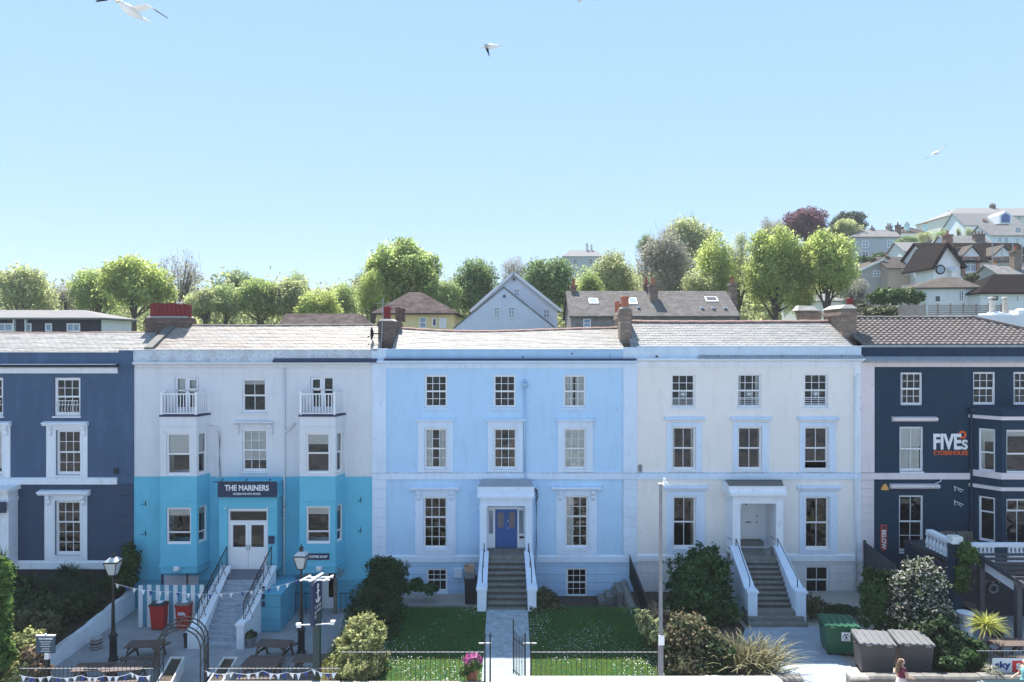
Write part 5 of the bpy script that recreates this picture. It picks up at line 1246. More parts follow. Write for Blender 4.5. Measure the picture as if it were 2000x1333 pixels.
# striped fence
y = 32.4; t = thing('striped_fence', (X(332, y), y, -.5), 'striped white and turquoise board fence behind the red bins', 'fence')
n = 15; xa, xb = X(270, y), X(398, y)
for k in range(n):
    m = MB(); a = xa+(xb-xa)*k/n; m.box(a+.004, a+(xb-xa)/n-.004, y, y+.03, -.55, 1.46+.01*(k % 3)); m.build('board', 'fence_white' if k % 2 == 0 else 'fence_turquoise', t)
m = MB(); m.box(xa, xb, y+.03, y+.08, 1.1, 1.2); m.box(xa, xb, y+.03, y+.08, -.2, -.1); m.build('rail', 'fence_turquoise', t)

def wheelie(px, py, z0, w, hgt, label, lidmat, front=None):
    y = (CZ-z0)*F/(py-CY); x = X(px, y); t = thing('wheelie_bin', (x, y, z0), label, 'bin', 'red wheelie bins')
    d = w*1.1; m = MB(); a, b = w/2*.82, w/2
    m.hexa([(x-a, y, z0+.05), (x+a, y, z0+.05), (x+a, y+d*.8, z0+.05), (x-a, y+d*.8, z0+.05), (x-b, y-.06, z0+hgt*.9), (x+b, y-.06, z0+hgt*.9), (x+b, y+d, z0+hgt*.9), (x-b, y+d, z0+hgt*.9)])
    m.box(x-b-.03, x+b+.03, y-.10, y+d+.02, z0+hgt*.88, z0+hgt*.93); bd = m.build('body', 'bin_red', t, bevel=.012)
    m = MB(); m.hexa([(x-b-.03, y-.13, z0+hgt*.93), (x+b+.03, y-.13, z0+hgt*.93), (x+b+.03, y+d+.04, z0+hgt*.93), (x-b-.03, y+d+.04, z0+hgt*.93), (x-b, y-.09, z0+hgt*.98), (x+b, y-.09, z0+hgt*.98), (x+b, y+d+.02, z0+hgt), (x-b, y+d+.02, z0+hgt)]); ld = m.build('lid', lidmat, t, bevel=.012)
    m = MB(); m.hexa([(x-.14, y+.1, z0+hgt*.985+.004), (x+.12, y+.06, z0+hgt*.985+.004), (x+.16, y+.36, z0+hgt*.992+.006), (x-.10, y+.40, z0+hgt*.992+.006), (x-.14, y+.1, z0+hgt*.985+.008), (x+.12, y+.06, z0+hgt*.985+.008), (x+.16, y+.36, z0+hgt*.992+.010), (x-.10, y+.40, z0+hgt*.992+.010)]); m.build('paper_label', 'flag_white', ld)
    for s in (-1, 1):
        m = MB(); m.tube([(x+s*(a+.0), y+d*.85, z0+.1), (x+s*(a+.06), y+d*.85, z0+.1)], .1, 10); m.build('wheel', 'rubber', t)
    if front: lettering(front, x-w*.26, x+w*.26, y-.066, z0+hgt*.56, z0+hgt*.68, 'lettering_white', bd, bold=.03)
    return t
wheelie(307, 1232, ZP, .66, 1.22, 'red wheelie bin with black lid, left of its neighbour by the striped fence', 'bin_black')
wheelie(356.5, 1231, ZP, .64, 1.22, 'red wheelie bin with grey lid and white lettering, nearer the pub steps', 'bin_lid', 'Biffa')

# barrel, pots
y = (CZ-ZP)*F/(1267-CY); x = X(188, y); t = thing('half_barrel', (x, y, ZP), 'small wooden barrel with pale hoops beside the white wall', 'barrel')
m = MB(); m.lathe([(.19, 0), (.225, .12), (.235, .24), (.225, .36), (.20, .46), (.16, .46), (.16, .38)], x, y, ZP, 14); m.build('staves', 'barrel_wood', t)
for z in (.05, .16, .32, .42):
    m = MB(); m.lathe([(.225 if z < .1 or z > .4 else .245, 0), (.225 if z < .1 or z > .4 else .245, .045)], x, y, ZP+z, 14); m.build('hoop', 'galvanised', t)
def pot(px, py, z0, r, hh, label, mat, name='plant_pot', cat='pot'):
    y = (CZ-z0)*F/(py-CY); x = X(px, y); m = MB(); m.lathe([(r*.75, 0), (r*.98, hh*.85), (r*1.08, hh*.86), (r*1.08, hh), (r*.9, hh), (r*.85, hh*.8)], x, y, z0, 12)
    t = thing(name, (x, y, z0), label, cat); m.build('pot', mat, t); m = MB(); m.lathe([(r*.86, hh*.8), (r*.86, hh*.82)], x, y, z0, 12); m.build('soil', 'soil', t); return t, x, y
pot(366, 1264, ZP, .16, .55, 'dark waste bin standing against the left foot of the pub steps', 'bin_black', 'litter_bin', 'bin')
PP = pot(490, 1263, ZP, .22, .42, 'grey plant pot at the right foot of the pub steps', 'grey_plastic')
PB = pot(1477+22, 1086, 2.51, .17, .3, 'small grey planter inside the porch of the cream house', 'grey_plastic')

# troughs
def trough(x0, x1, y0, y1, sk, label):
    t = thing('planter_trough', ((x0+x1)/2, (y0+y1)/2, ZP), label, 'planter', 'white planter troughs flanking the arch')
    m = MB(); zt = .12; wl = .05
    def hx(a, b, c, d, za, ze): m.hexa([(a, c, za), (b, c, za), (b+sk, d, za), (a+sk, d, za), (a, c, ze), (b, c, ze), (b+sk, d, ze), (a+sk, d, ze)])
    hx(x0, x0+wl, y0, y1, ZP, zt); hx(x1-wl, x1, y0, y1, ZP, zt); m.box(x0+wl, x1-wl, y0, y0+wl, ZP, zt); m.box(x0+wl+sk, x1-wl+sk, y1-wl, y1, ZP, zt); m.build('trough', 'planter_white', t)
    m = MB(); m.hexa([(x0+wl, y0+wl, ZP), (x1-wl, y0+wl, ZP), (x1-wl+sk, y1-wl, ZP), (x0+wl+sk, y1-wl, ZP), (x0+wl, y0+wl, zt-.08), (x1-wl, y0+wl, zt-.08), (x1-wl+sk, y1-wl, zt-.08), (x0+wl+sk, y1-wl, zt-.08)]); m.build('soil', 'soil', t); return t
trough(-13.0, -12.45, 26.0, 28.1, -.5, 'white trough planter left of the gateway, foreshortened behind the iron arch')
trough(-11.15, -10.6, 26.0, 28.1, -.25, 'white trough planter right of the iron arch')

# arch
def arch():
    c = Vector((X(355, 26.6), 26.6, ZP)); t = thing('garden_arch', c, 'black iron garden arch over the entrance to the pub terrace', 'arch'); rz = Matrix.Rotation(R(14), 3, 'Z')
    hw, hd, zs, zt = .86, .42, 1.65, 2.55
    def q(x, y, z): return tuple(c+rz @ Vector((x, y, z)))
    m = MB()
    for sy in (-1, 1):
        for dx in (0, .14): m.tube([q(-hw+dx, sy*hd, 0), q(-hw+dx, sy*hd, zs)]+[q(-(hw-dx)*math.cos(R(a)), sy*hd, zs+(zt-zs-dx)*math.sin(R(a))) for a in range(15, 180, 15)]+[q(hw-dx, sy*hd, zs), q(hw-dx, sy*hd, 0)], .026, 6)
        for a in range(15, 180, 30): m.tube([q(-hw*math.cos(R(a)), sy*hd, zs+(zt-zs)*math.sin(R(a))), q(-(hw-.14)*math.cos(R(a+12)), sy*hd, zs+(zt-zs-.14)*math.sin(R(a+12)))], .012, 5)
    m.build('hoop', 'lamp_black', t)
    m = MB()
    for s in (-1, 1):
        for k in range(1, 4): yy = -hd+2*hd*k/4; m.tube([q(s*hw, yy, 0), q(s*hw, yy, zs-.05)], .013, 5)
        for z in (.25, .95, 1.6): m.tube([q(s*hw, -hd, z), q(s*hw, hd, z)], .014, 5)
        for z in (.95,): m.tube([q(s*(hw-.14), -hd, z), q(s*(hw-.14), hd, z)], .014, 5)
    m.build('side_panel', 'lamp_black', t)
    m = MB()
    for a in range(0, 181, 22): m.tube([q(-hw*math.cos(R(a)), -hd, zs+(zt-zs)*math.sin(R(a))), q(-hw*math.cos(R(a)), hd, zs+(zt-zs)*math.sin(R(a)))], .013, 5)
    m.build('rung', 'lamp_black', t)
arch()

# railings
def railing(xa, xb, y, z0, z1, sp, label, plinth=None, pm='coping', zr=None, name='iron_railing', finial=True):
    t = thing(name, ((xa+xb)/2, y, z0), label, 'railing', 'iron railings along the front gardens'); m = MB(); n = int(abs(xb-xa)/sp); zr = zr or z1-.10
    for k in range(n+1):
        x = xa+(xb-xa)*k/n; m.tube([(x, y, z0), (x, y, z1-.05), (x, y, z1-.045), (x, y, z1)], [.010, .010, .02, .003] if finial else [.010]*4, 5)
    m.build('bars', 'black_iron', t)
    m = MB(); m.box(xa-.05, xb+.05, y-.018, y+.018, zr-.008, zr+.008); m.build('top_rail', 'pole_grey', t)
    if plinth:
        m = MB(); m.box(xa-.1, xb+.1, y-.16, y+.16, -.1, plinth); m.build('plinth', pm, t)
    return t
railing(X(42, YF), X(296, YF), YF, .19, 1.19, .145, 'black railing in front of the pub, left of the arch, hung with bunting', zr=1.08)
railing(X(410, YF), X(660, YF), YF, .66, 1.19, .145, 'black railing on a white plinth in front of the pub, right of the arch', plinth=.56, pm='planter_white', zr=1.08)
railing(X(668, YF), X(946, YF), YF, .50, 1.72, .172, 'black railing before the left lawn of the pale blue house', plinth=.56, zr=1.655)
railing(X(1037, YF), X(1284, YF), YF, .50, 1.72, .172, 'black railing before the right lawn of the pale blue house', plinth=.56, zr=1.655)
# gate with its posts
t = thing('garden_gate', (X(990, YF), YF, .4), 'black iron gate standing ajar on the path to the blue front door', 'gate')
for px, hh in ((947, 2.42), (957.5, 2.42), (1025.5, 2.42), (1037, 2.42)):
    m = MB(); x = X(px, YF); m.lathe([(.045, 0), (.035, .05), (.028, hh-.58), (.05, hh-.55), (.03, hh-.5), (.002, hh-.4)], x, YF, .35, 8); m.build('gate_post', 'lamp_black', t)
m = MB(); m.box(X(935, YF), X(960, YF), YF-.02, YF+.02, 1.95, 1.985); m.box(X(1022, YF), X(1048, YF), YF-.02, YF+.02, 1.95, 1.985); m.build('stay_bar', 'galvanised', t)
m = MB(); a, b = Vector((X(1024.5, YF), YF+.02, 0)), Vector((.05, 25.75, 0))
for k in range(8):
    p = a+(b-a)*k/7; hh = 2.0+.1*abs(k-3.5)*.4 + (.35 if k == 7 else 0); m.tube([(p.x, p.y, .55), (p.x, p.y, hh), (p.x, p.y, hh+.08)], [.014 if k < 7 else .026, .014 if k < 7 else .026, .003], 5)
for z in (.68, 1.85): m.bar((a.x, a.y, z), (b.x, b.y, z), .03, .03)
m.build('gate_leaf', 'lamp_black', t)
# rail between the blue and cream gardens, on a rubble wall
t = thing('iron_railing', (5.7, 32, .4), 'black railing on a rounded stone wall between the blue and cream gardens', 'railing')
m = MB(); ya, yb = 34.6, 29.2
for k in range(46):
    y = ya+(yb-ya)*k/45; z1 = 2.16-(ya-y)/5.4*.58; m.tube([(5.72, y, z1-1.15), (5.72, y, z1-.03), (5.72, y, z1+.05)], [.011, .011, .003], 5)
m.build('bars', 'lamp_black', t)
m = MB(); m.bar((5.72, ya, 2.12), (5.72, yb, 1.54), .05, .04); m.bar((5.72, ya, 1.12), (5.72, yb, .54), .05, .04); m.build('rails', 'lamp_black', t)
m = MB(); pr = None
for k in range(14):
    y = 34.5-k*.42; zt = 1.0-.045*k+rr.uniform(-.04, .04); ring = [(5.42+.19*math.cos(R(a))*-1+.0, y, (zt-.18)+.18*math.sin(R(a))) for a in range(0, 181, 30)]; ring = [(5.23, y, 0)]+ring+[(5.61, y, 0)]
    if pr:
        for i in range(len(ring)-1): m.quad(pr[i], pr[i+1], ring[i+1], ring[i])
    pr = ring
m.quad(*pr); m.build('rubble_wall', 'stone_wall', t, smooth=True)
# timber fence between cream house and bar
t = thing('timber_fence', (17.2, 33, .4), 'dark timber slat fence between the cream house and the navy bar', 'fence')
for k in range(13):
    m = MB(); y = 34.5-k*.22; m.box(17.16, 17.19, y-.09, y+.09, .3, 2.82-.02*k); m.build('slat', 'dark_wood', t)
m = MB(); m.box(17.19, 17.24, 31.7, 34.6, 2.3, 2.4); m.box(17.19, 17.24, 31.7, 34.6, .9, 1.0); m.build('rail', 'dark_wood', t)
m = MB(); m.box(17.12, 17.22, 34.55, 34.64, .3, 2.9); m.build('post', 'dark_wood', t)
# stone steps up the side of the blue garden
t = thing('garden_steps', (4.7, 33.5, .1), 'three small stone garden steps beside the basement window of the blue house', 'steps')
m = MB()
for k in range(3): m.box(4.1+.36*k, 4.5+.36*k, 33.5, 34.5, -.1, .34+.18*k)
m.box(4.95, 5.2, 33.2, 34.5, -.1, .86); m.build('treads', 'stone_step', t)
t = tag(MB().box(X(752, 31.4), X(925, 31.4), 31.2, 31.3, .2, .96).build('lawn_edging', 'stone_dark', None), 'low dark board edging between the gravel and the left lawn', 'edging')
# recycling boxes beside the blue steps
y = 33.2; t = thing('wheelie_bin', (X(918, y), y, .3), 'black wheelie bin tucked against the blue house steps', 'bin'); xa, xb = X(907, y), X(931, y)
m = MB(); m.hexa([(xa+.04, y, .3), (xb-.02, y, .3), (xb-.02, y+.5, .3), (xa+.04, y+.5, .3), (xa, y-.03, 1.42), (xb, y-.03, 1.42), (xb, y+.55, 1.42), (xa, y+.55, 1.42)]); m.build('body', 'bin_black', t, bevel=.01)
m = MB(); m.box(xa-.03, xb+.02, y-.08, y+.58, 1.42, 1.48); m.build('lid', 'bin_black', t, bevel=.01)
y = 33.2; t = thing('recycling_box', (X(913, y), y, 1.3), 'grey lidded box standing on the black bin left of the porch steps', 'box'); m = MB(); m.box(X(908, y), X(927, y), y+.02, y+.42, 1.485, 1.72); m.box(X(906.5, y), X(928.5, y), y-.01, y+.45, 1.72, 1.77); m.build('box', 'grey_plastic', t)
y = 33.2; m = MB(); m.hexa([(X(909, y), y+.05, 1.775), (X(925, y), y+.02, 1.775), (X(924, y), y+.35, 1.775), (X(910, y), y+.36, 1.775), (X(907, y), y+.02, 2.04), (X(926, y), y, 2.10), (X(925, y), y+.36, 2.12), (X(909, y), y+.38, 2.06)]); m.hexa([(X(907, y), y+.0, 2.045), (X(916, y), y-.02, 2.08), (X(914, y), y-.14, 2.2), (X(905, y), y-.12, 2.16), (X(907, y), y+.0, 2.055), (X(916, y), y-.02, 2.09), (X(914, y), y-.14, 2.21), (X(905, y), y-.12, 2.17)]); tag(m.build('cardboard_bundle', 'cardboard', None), 'open tan cardboard box on top of the grey box by the porch', 'packaging')
# pink sheet over a planter
y = 25.55; x = X(922, y); t = thing('planter', (x, y, .40), 'terracotta planter draped with a crumpled pink plastic sheet by the gate', 'planter')
m = MB(); m.lathe([(.19, 0), (.27, .62), (.29, .62), (.29, .70), (.2, .70)], x, y, .40, 12); m.build('pot', 'terracotta', t)
m = MB(); rr = random.Random(9); n = 14; rings = []
for i, (r, z) in enumerate(((.30, .34), (.31, .44), (.26, .56), (.15, .66), (.02, .70))): rings.append([(x+.04+r*(1+rr.uniform(-.18, .18))*math.cos(2*math.pi*k/n)*1.05, y+r*math.sin(2*math.pi*k/n)*(1+rr.uniform(-.15, .15)), .40+.30+z+rr.uniform(-.06, .06)) for k in range(n)])
for a, b in zip(rings[:-1], rings[1:]):
    for k in range(n): m.quad(a[k], a[(k+1) % n], b[(k+1) % n], b[k])
m.build('pink_sheet', 'pink_plastic', t, fix=False)

# signs of the pub
y = 25.75; x = X(88.5, y); t = thing('notice_sign', (x, y, -.4), 'blue grey notice board on a post left of the white wall, lettering pale', 'sign')
m = MB(); m.box(X(70.5, y), X(107, y), y, y+.05, Z(1276.5, y), Z(1243, y)); b = m.build('board', 'notice_blue', t); m = MB(); m.box(X(70, y), X(107.5, y), y-.01, y+.06, Z(1243, y), Z(1241, y)); m.ell((x, y+.02, Z(1240, y)), .05, .03, .04, 7, 4); m.build('top_trim', 'flag_white', b)
lettering('THE MARINERS', X(75, y), X(103, y), y-.001, Z(1249.8, y), Z(1246, y), 'lettering_white', b, bold=.04, depth=.006)
for k, (a, c) in enumerate(((78, 100), (80, 97), (79, 99), (82, 96), (80, 98))): 
    zz = 1253+k*4.6; lettering('MODERN PUB WITH ROOMS' if k == 0 else ['', 'food', 'coffee', 'garden', 'rooms'][k], X(a, y), X(c, y), y-.001, Z(zz+2, y), Z(zz, y), 'lettering_white', b, bold=.02, depth=.006) if k == 0 else MB().box(X(a, y), X(c, y), y-.006, y-.001, Z(zz+1.4, y), Z(zz+.4, y)).build('text_line', 'lettering_white', b)
m = MB(); m.box(x-.07, x+.07, y+.055, y+.17, -.45, Z(1290, y)); m.build('post', 'lamp_black', t); m = MB(); m.box(x-.072, x+.072, y+.053, y+.172, Z(1290, y)+.001, Z(1278, y)); m.build('post_band', 'flag_white', t)

y = 26.1; x = X(619, y); t = thing('hanging_sign', (x, y, ZP), 'tall dark post carrying a swinging pub sign seen edge on, with floodlights', 'sign')
m = MB(); m.box(x-.12, x+.12, y-.12, y+.12, ZP, Z(1195, y)); m.build('post', 'sign_green', t)
m = MB(); a = R(83); ca, sa = math.cos(a), math.sin(a); z0, z1 = Z(1216, y), Z(1137, y); c = Vector((X(617.5, y), y, 0))
def bq(u, v, z): return (c.x+ca*u-sa*v, c.y+sa*u+ca*v, z)
m.hexa([bq(-.4, -.06, z0), bq(.4, -.06, z0), bq(.4, .06, z0), bq(-.4, .06, z0), bq(-.4, -.06, z1), bq(.4, -.06, z1), bq(.4, .06, z1), bq(-.4, .06, z1)]); b = m.build('board', 'sign_navy', t)
def onb(u, v): q = bq(-.32+.64*u, -.066, 0); return (q[0], q[1], z0+.12+.42*v)
for k, w_ in enumerate(('THE', 'MARINERS', 'PUB')): lettering(w_, 0, 1, 0, 0, 1, 'lettering_white', b, bold=.03, xz=lambda u, v, k=k: bq(-.3+.6*u, -.068, z0+.55-.17*k+.11*v))
m = MB(); zz = z0+1.02; m.tube([bq(0, -.07, zz-.25), bq(0, -.07, zz+.28)], .02, 5); m.tube([bq(-.14, -.07, zz+.12), bq(.14, -.07, zz+.12)], .02, 5)
m.tube([bq(.2*math.cos(R(q)), -.07, zz-.06+.2*math.sin(R(q))) for q in range(190, 355, 15)], .02, 5); m.tube([bq(.07*math.cos(R(q)), -.07, zz+.33+.07*math.sin(R(q))) for q in range(0, 361, 40)], .015, 5); m.build('anchor_emblem', 'lettering_white', b)
m = MB(); zt = z1+.14
for u in (-.42, 0, .42): m.hexa([(x+u-.20, y-.42, zt), (x+u-.10, y-.42, zt), (x+u+.14, y+.42, zt+.02), (x+u+.04, y+.42, zt+.02), (x+u-.20, y-.42, zt+.04), (x+u-.10, y-.42, zt+.04), (x+u+.14, y+.42, zt+.06), (x+u+.04, y+.42, zt+.06)]) if u == 0 else m.bar((x+u-.1, y-.3, zt), (x+u+.1, y+.3, zt), .06, .04)
m.bar((x-.5, y-.1, zt-.04), (x+.5, y-.1, zt-.04), .04, .04); m.bar((x-.45, y+.2, zt-.04), (x+.55, y+.2, zt-.04), .04, .04); m.build('top_bracket', 'flag_white', t)
za = Z(1218, y); m = MB(); m.bar((x-.55, y-.15, za), (x+.6, y-.15, za+.05), .035, .035); m.build('lamp_arm', 'flag_white', t)
for s, zz in ((-1, 0), (1, .1)):
    m = MB(); xx = x+s*.6; m.hexa([(xx-.08, y-.22, za-.07+zz), (xx+.08, y-.22, za-.07+zz), (xx+.08, y-.1, za-.04+zz), (xx-.08, y-.1, za-.04+zz), (xx-.08+s*.03, y-.24, za+.07+zz), (xx+.08+s*.03, y-.24, za+.07+zz), (xx+.08+s*.03, y-.08, za+.06+zz), (xx-.08+s*.03, y-.08, za+.06+zz)]); m.build('flood_light', 'light_plastic', t)

# bunting
def bunting(label, pts, sag, n, size=.2, side=(0, 0)):
    t = thing('bunting', pts[0], label, 'bunting', 'strings of triangular flags at the pub'); P_ = []
    for a, b in zip(pts[:-1], pts[1:]):
        a, b = Vector(a), Vector(b)
        for k in range(14): u = k/14; q = a.lerp(b, u); q.z -= sag*4*u*(1-u); P_.append(q)
    P_.append(Vector(pts[-1])); m = MB(); m.tube(P_, .008, 4); m.build('cord', 'flag_white', t)
    for k in range(n):
        u = (k+.5)/n*(len(P_)-1); i = int(u); q = P_[i].lerp(P_[i+1], u-i); d = (P_[i+1]-P_[i]).normalized(); w_ = size*.42; dr = Vector((rr.uniform(-.05, .05), rr.uniform(-.06, .06), -size*rr.uniform(.9, 1.15)))
        m = MB(); a, b, c = q-d*w_, q+d*w_, q+dr; off = Vector((0, .004, 0)); m.add([a, b, c, a+off, b+off, c+off], [(0, 1, 2), (5, 4, 3), (0, 3, 4, 1), (1, 4, 5, 2), (2, 5, 3, 0)]); m.build('flag', 'flag_blue' if k % 3 == 1 else 'flag_white', t)
(l1, x1_, y1_), (l2, x2_, y2_) = lp1, lp2
bunting('bunting strung between the two old lamp posts across the pub steps', [(x1_, y1_, Z(1139, y1_)), (X(330, 30.4), 30.4, Z(1156, 30.4)), (X(470, 30.2), 30.2, Z(1157, 30.2)), (x2_, y2_, Z(1131, y2_))], .10, 20)
bunting('bunting along the front railing left of the arch', [(X(a, YF), YF-.06, Z(b, YF)) for a, b in ((40, 1317), (100, 1320), (160, 1318), (205, 1319), (258, 1313), (296, 1318))], .08, 18)
bunting('bunting along the front railing right of the arch', [(X(a, YF), YF-.06, Z(b, YF)) for a, b in ((402, 1309), (455, 1312), (515, 1309), (560, 1312), (612, 1306), (660, 1312))], .09, 18)

# street lamp
y = 25.0-.35; x = X(1290.5, y); t = thing('street_lamp', (x, y, .19), 'tall grey street lamp before the cream house with a white luminaire', 'street lamp')
m = MB(); m.lathe([(.095, 0), (.095, 1.9), (.088, 1.95), (.070, 2.0), (.055, Z(947, y)-.19)], x, y, .19, 12); m.build('pole', 'pole_grey', t, smooth=False)
m = MB(); zt = Z(947, y); m.box(x-.09, x+.05, y-.07, y+.07, zt, zt+.05); m.tube([(x, y, zt-.12), (x+.08, y-.05, zt-.02), (x+.15, y-.08, zt+.02)], .025, 6); m.build('bracket', 'galvanised', t)
m = MB(); m.hexa([(x+.06, y-.22, zt-.01), (x+.34, y-.14, zt-.01), (x+.34, y+.04, zt-.01), (x+.06, y+.08, zt-.01), (x+.10, y-.16, zt+.13), (x+.22, y-.1, zt+.10), (x+.22, y+.0, zt+.10), (x+.10, y+.04, zt+.13)]); lm = m.build('luminaire', 'light_plastic', t, bevel=.012)
m = MB(); m.lathe([(.03, 0), (.045, .02), (.045, .09), (.02, .11)], x+.12, y-.06, zt+.13, 8); m.build('photocell', 'light_plastic', lm)
m = MB(); m.box(x-.10, x+.10, y-.12, y-.097, Z(1258, y), Z(1239, y)); m.build('notice', 'banner_white', t)

# green and grey bins of the cream house
def big_bin(px, py, z0, w, d, hh, rz, label, mat, lidm, logo=False, grp='large wheeled bins'):
    y = (CZ-z0)*F/(py-CY); x = X(px, y); t = thing('wheeled_bin', (0, 0, 0), label, 'bin', grp)
    m = MB(); a, b = w/2*.88, w/2
    m.hexa([(-a, -d/2*.85, .16), (a, -d/2*.85, .16), (a, d/2*.85, .16), (-a, d/2*.85, .16), (-b, -d/2, hh*.9), (b, -d/2, hh*.9), (b, d/2, hh*.9), (-b, d/2, hh*.9)])
    m.box(-b-.03, b+.03, -d/2-.04, d/2+.03, hh*.88, hh*.92); m.box(-a*.98, a*.98, -d/2*.9, -d/2*.84, .12, .2); bd = m.build('body', mat, t, bevel=.015)
    m = MB(); m.hexa([(-b-.04, -d/2-.07, hh*.92), (b+.04, -d/2-.07, hh*.92), (b+.04, d/2+.03, hh*.92), (-b-.04, d/2+.03, hh*.92), (-b-.02, -d/2-.05, hh*.95), (b+.02, -d/2-.05, hh*.95), (b+.02, d/2+.02, hh*1.02), (-b-.02, d/2+.02, hh*1.02)]); ld = m.build('lid', lidm, t, bevel=.012)
    m = MB()
    for k in range(5):
        xx = -b*.8+b*1.6*k/4; m.hexa([(xx-.04, -d/2-.04, hh*.952), (xx+.04, -d/2-.04, hh*.952), (xx+.04, d/2-.03, hh*1.02), (xx-.04, d/2-.03, hh*1.02), (xx-.04, -d/2-.04, hh*.975), (xx+.04, -d/2-.04, hh*.975), (xx+.04, d/2-.03, hh*1.045), (xx-.04, d/2-.03, hh*1.045)])
    m.build('lid_ribs', lidm, ld)
    for s in (-.6, .6): m = MB(); m.box(b*s-.10, b*s+.10, -d/2-.13, -d/2-.05, hh*.88, hh*.915); m.build('handle', mat, bd)
    for s in (-1, 1): m = MB(); m.tube([(s*b, 0, hh*.8), (s*(b+.09), 0, hh*.8)], .03, 6); m.build('trunnion', mat, bd)
    for sx in (-1, 1):
        for sy in (-1, 1):
            m = MB(); m.tube([(sx*a*.85-.03, sy*d*.34, .09), (sx*a*.85+.03, sy*d*.34, .09)], .09, 12); m.box(sx*a*.85-.045, sx*a*.85+.045, sy*d*.34-.05, sy*d*.34+.05, .1, .18); m.build('wheel', 'rubber', t)
    if logo:
        m = MB(); m.box(-.02, .30, -d/2-.012, -d/2-.002, hh*.50, hh*.76); lb = m.build('sticker', 'flag_white', bd)
        m = MB(); yy = -d/2-.020; hh = hh+.0; q0 = hh*.08
        m.prismy([(.02, hh*.58), (.10, hh*.69), (.15, hh*.63), (.20, hh*.70), (.27, hh*.60), (.27, hh*.63), (.20, hh*.73), (.15, hh*.68), (.10, hh*.73), (.02, hh*.62)], yy, yy+.006); m.prismy([(.09, hh*.60), (.15, hh*.65), (.21, hh*.60), (.21, hh*.58), (.09, hh*.58)], yy, yy+.006); m.build('emblem', 'lettering_navy', lb)
        m = MB(); m.box(.03, .26, yy, yy+.006, hh*.525, hh*.55); m.build('text_line', 'grey_plastic', lb)
    t.location = (x, y, z0); t.rotation_euler = (0, 0, R(rz)); return t
big_bin(1637, 1274, .38, 1.24, .95, 1.28, -8, 'green wheeled bin with a white sticker on its front', 'bin_green', 'bin_green', True)
big_bin(1706, 1313, .38, 1.20, 1.0, 1.32, -9, 'grey wheeled bin with sunlit lid, nearer the green bin', 'bin_grey', 'bin_lid')
big_bin(1779, 1312, .38, 1.20, 1.0, 1.30, -7, 'grey wheeled bin with sunlit lid, against the dark shrub', 'bin_grey', 'bin_lid')

# front walls of the right hand gardens
def stone_wall(xa, xb, label, zt=.70, cz=.82):
    t = thing('front_wall', ((xa+xb)/2, 25.1, .19), label, 'wall', 'low stone walls along the pavement'); m = MB(); m.box(xa, xb, 24.95, 25.3, -.1, zt); m.build('stonework', 'wall_stone', t)
    n = max(1, int((xb-xa)/.62)); rr2 = random.Random(3)
    for k in range(n):
        m = MB(); a, b = xa+(xb-xa)*k/n, xa+(xb-xa)*(k+1)/n; d = rr2.uniform(-.015, .015); m.prismx([(24.9, zt+.002), (24.9, cz-.06+d), (24.97, cz+d), (25.25, cz+d), (25.34, cz-.05+d), (25.34, zt+.002)], a+.006, b-.006); m.build('coping_stone', 'coping' if k == 0 else 'stone_wall', t)
stone_wall(X(1380, 25), X(1568, 25), 'low stone wall with pale coping left of the paved path', zt=.62, cz=.74)
stone_wall(X(1660, 25), X(2060, 25), 'long low stone wall in front of the grey bins and the beer garden')

# sports banner on its railing
railing(X(1912, 25.5), X(2060, 25.5), 25.55, .4, 1.52, .11, 'short black railing behind the sports banner at the right edge', zr=1.46)
y = 25.42; t = thing('banner', (X(1970, y), y, .9), 'white sports banner with blue and red lettering tied to the railing', 'banner'); m = MB(); xa, xb = X(1938.5, y), X(2012, y); z0, z1 = Z(1317, y), Z(1286, y); n = 12
for k in range(n):
    a, b = xa+(xb-xa)*k/n, xa+(xb-xa)*(k+1)/n; m.hexa([(a, y, z0+.02*(k % 2)), (b, y, z0+.02*((k+1) % 2)), (b, y+.01, z0+.02*((k+1) % 2)), (a, y+.01, z0+.02*(k % 2)), (a, y, z1), (b, y, z1), (b, y+.01, z1), (a, y+.01, z1)])
b = m.build('sheet', 'banner_white', t)
lettering('sky', X(1943.5, y), X(1974, y), y-.002, Z(1309, y), Z(1292, y), 'lettering_blue', b, bold=.03)
m = MB(); m.box(X(1977, y), X(2003, y), y-.012, y-.002, Z(1313, y), Z(1291, y)); r_ = m.build('red_square', 'banner_red', b); lettering('S', X(1984, y), X(1994, y), y-.013, Z(1308, y), Z(1295, y), 'lettering_white', r_, bold=.05)

# covered high table
y = 29.0; x = X(1886, y); t = thing('high_table', (x, y, .4), 'tall round table in a white stretch cover below the flowering bush', 'table'); m = MB()
m.lathe([(.30, 0), (.24, .3), (.20, .6), (.22, .85), (.32, 1.1), (.33, 1.13), (.05, 1.14)], x, y, .4, 18); m.build('cover', 'stretch_cloth', t, smooth=False)

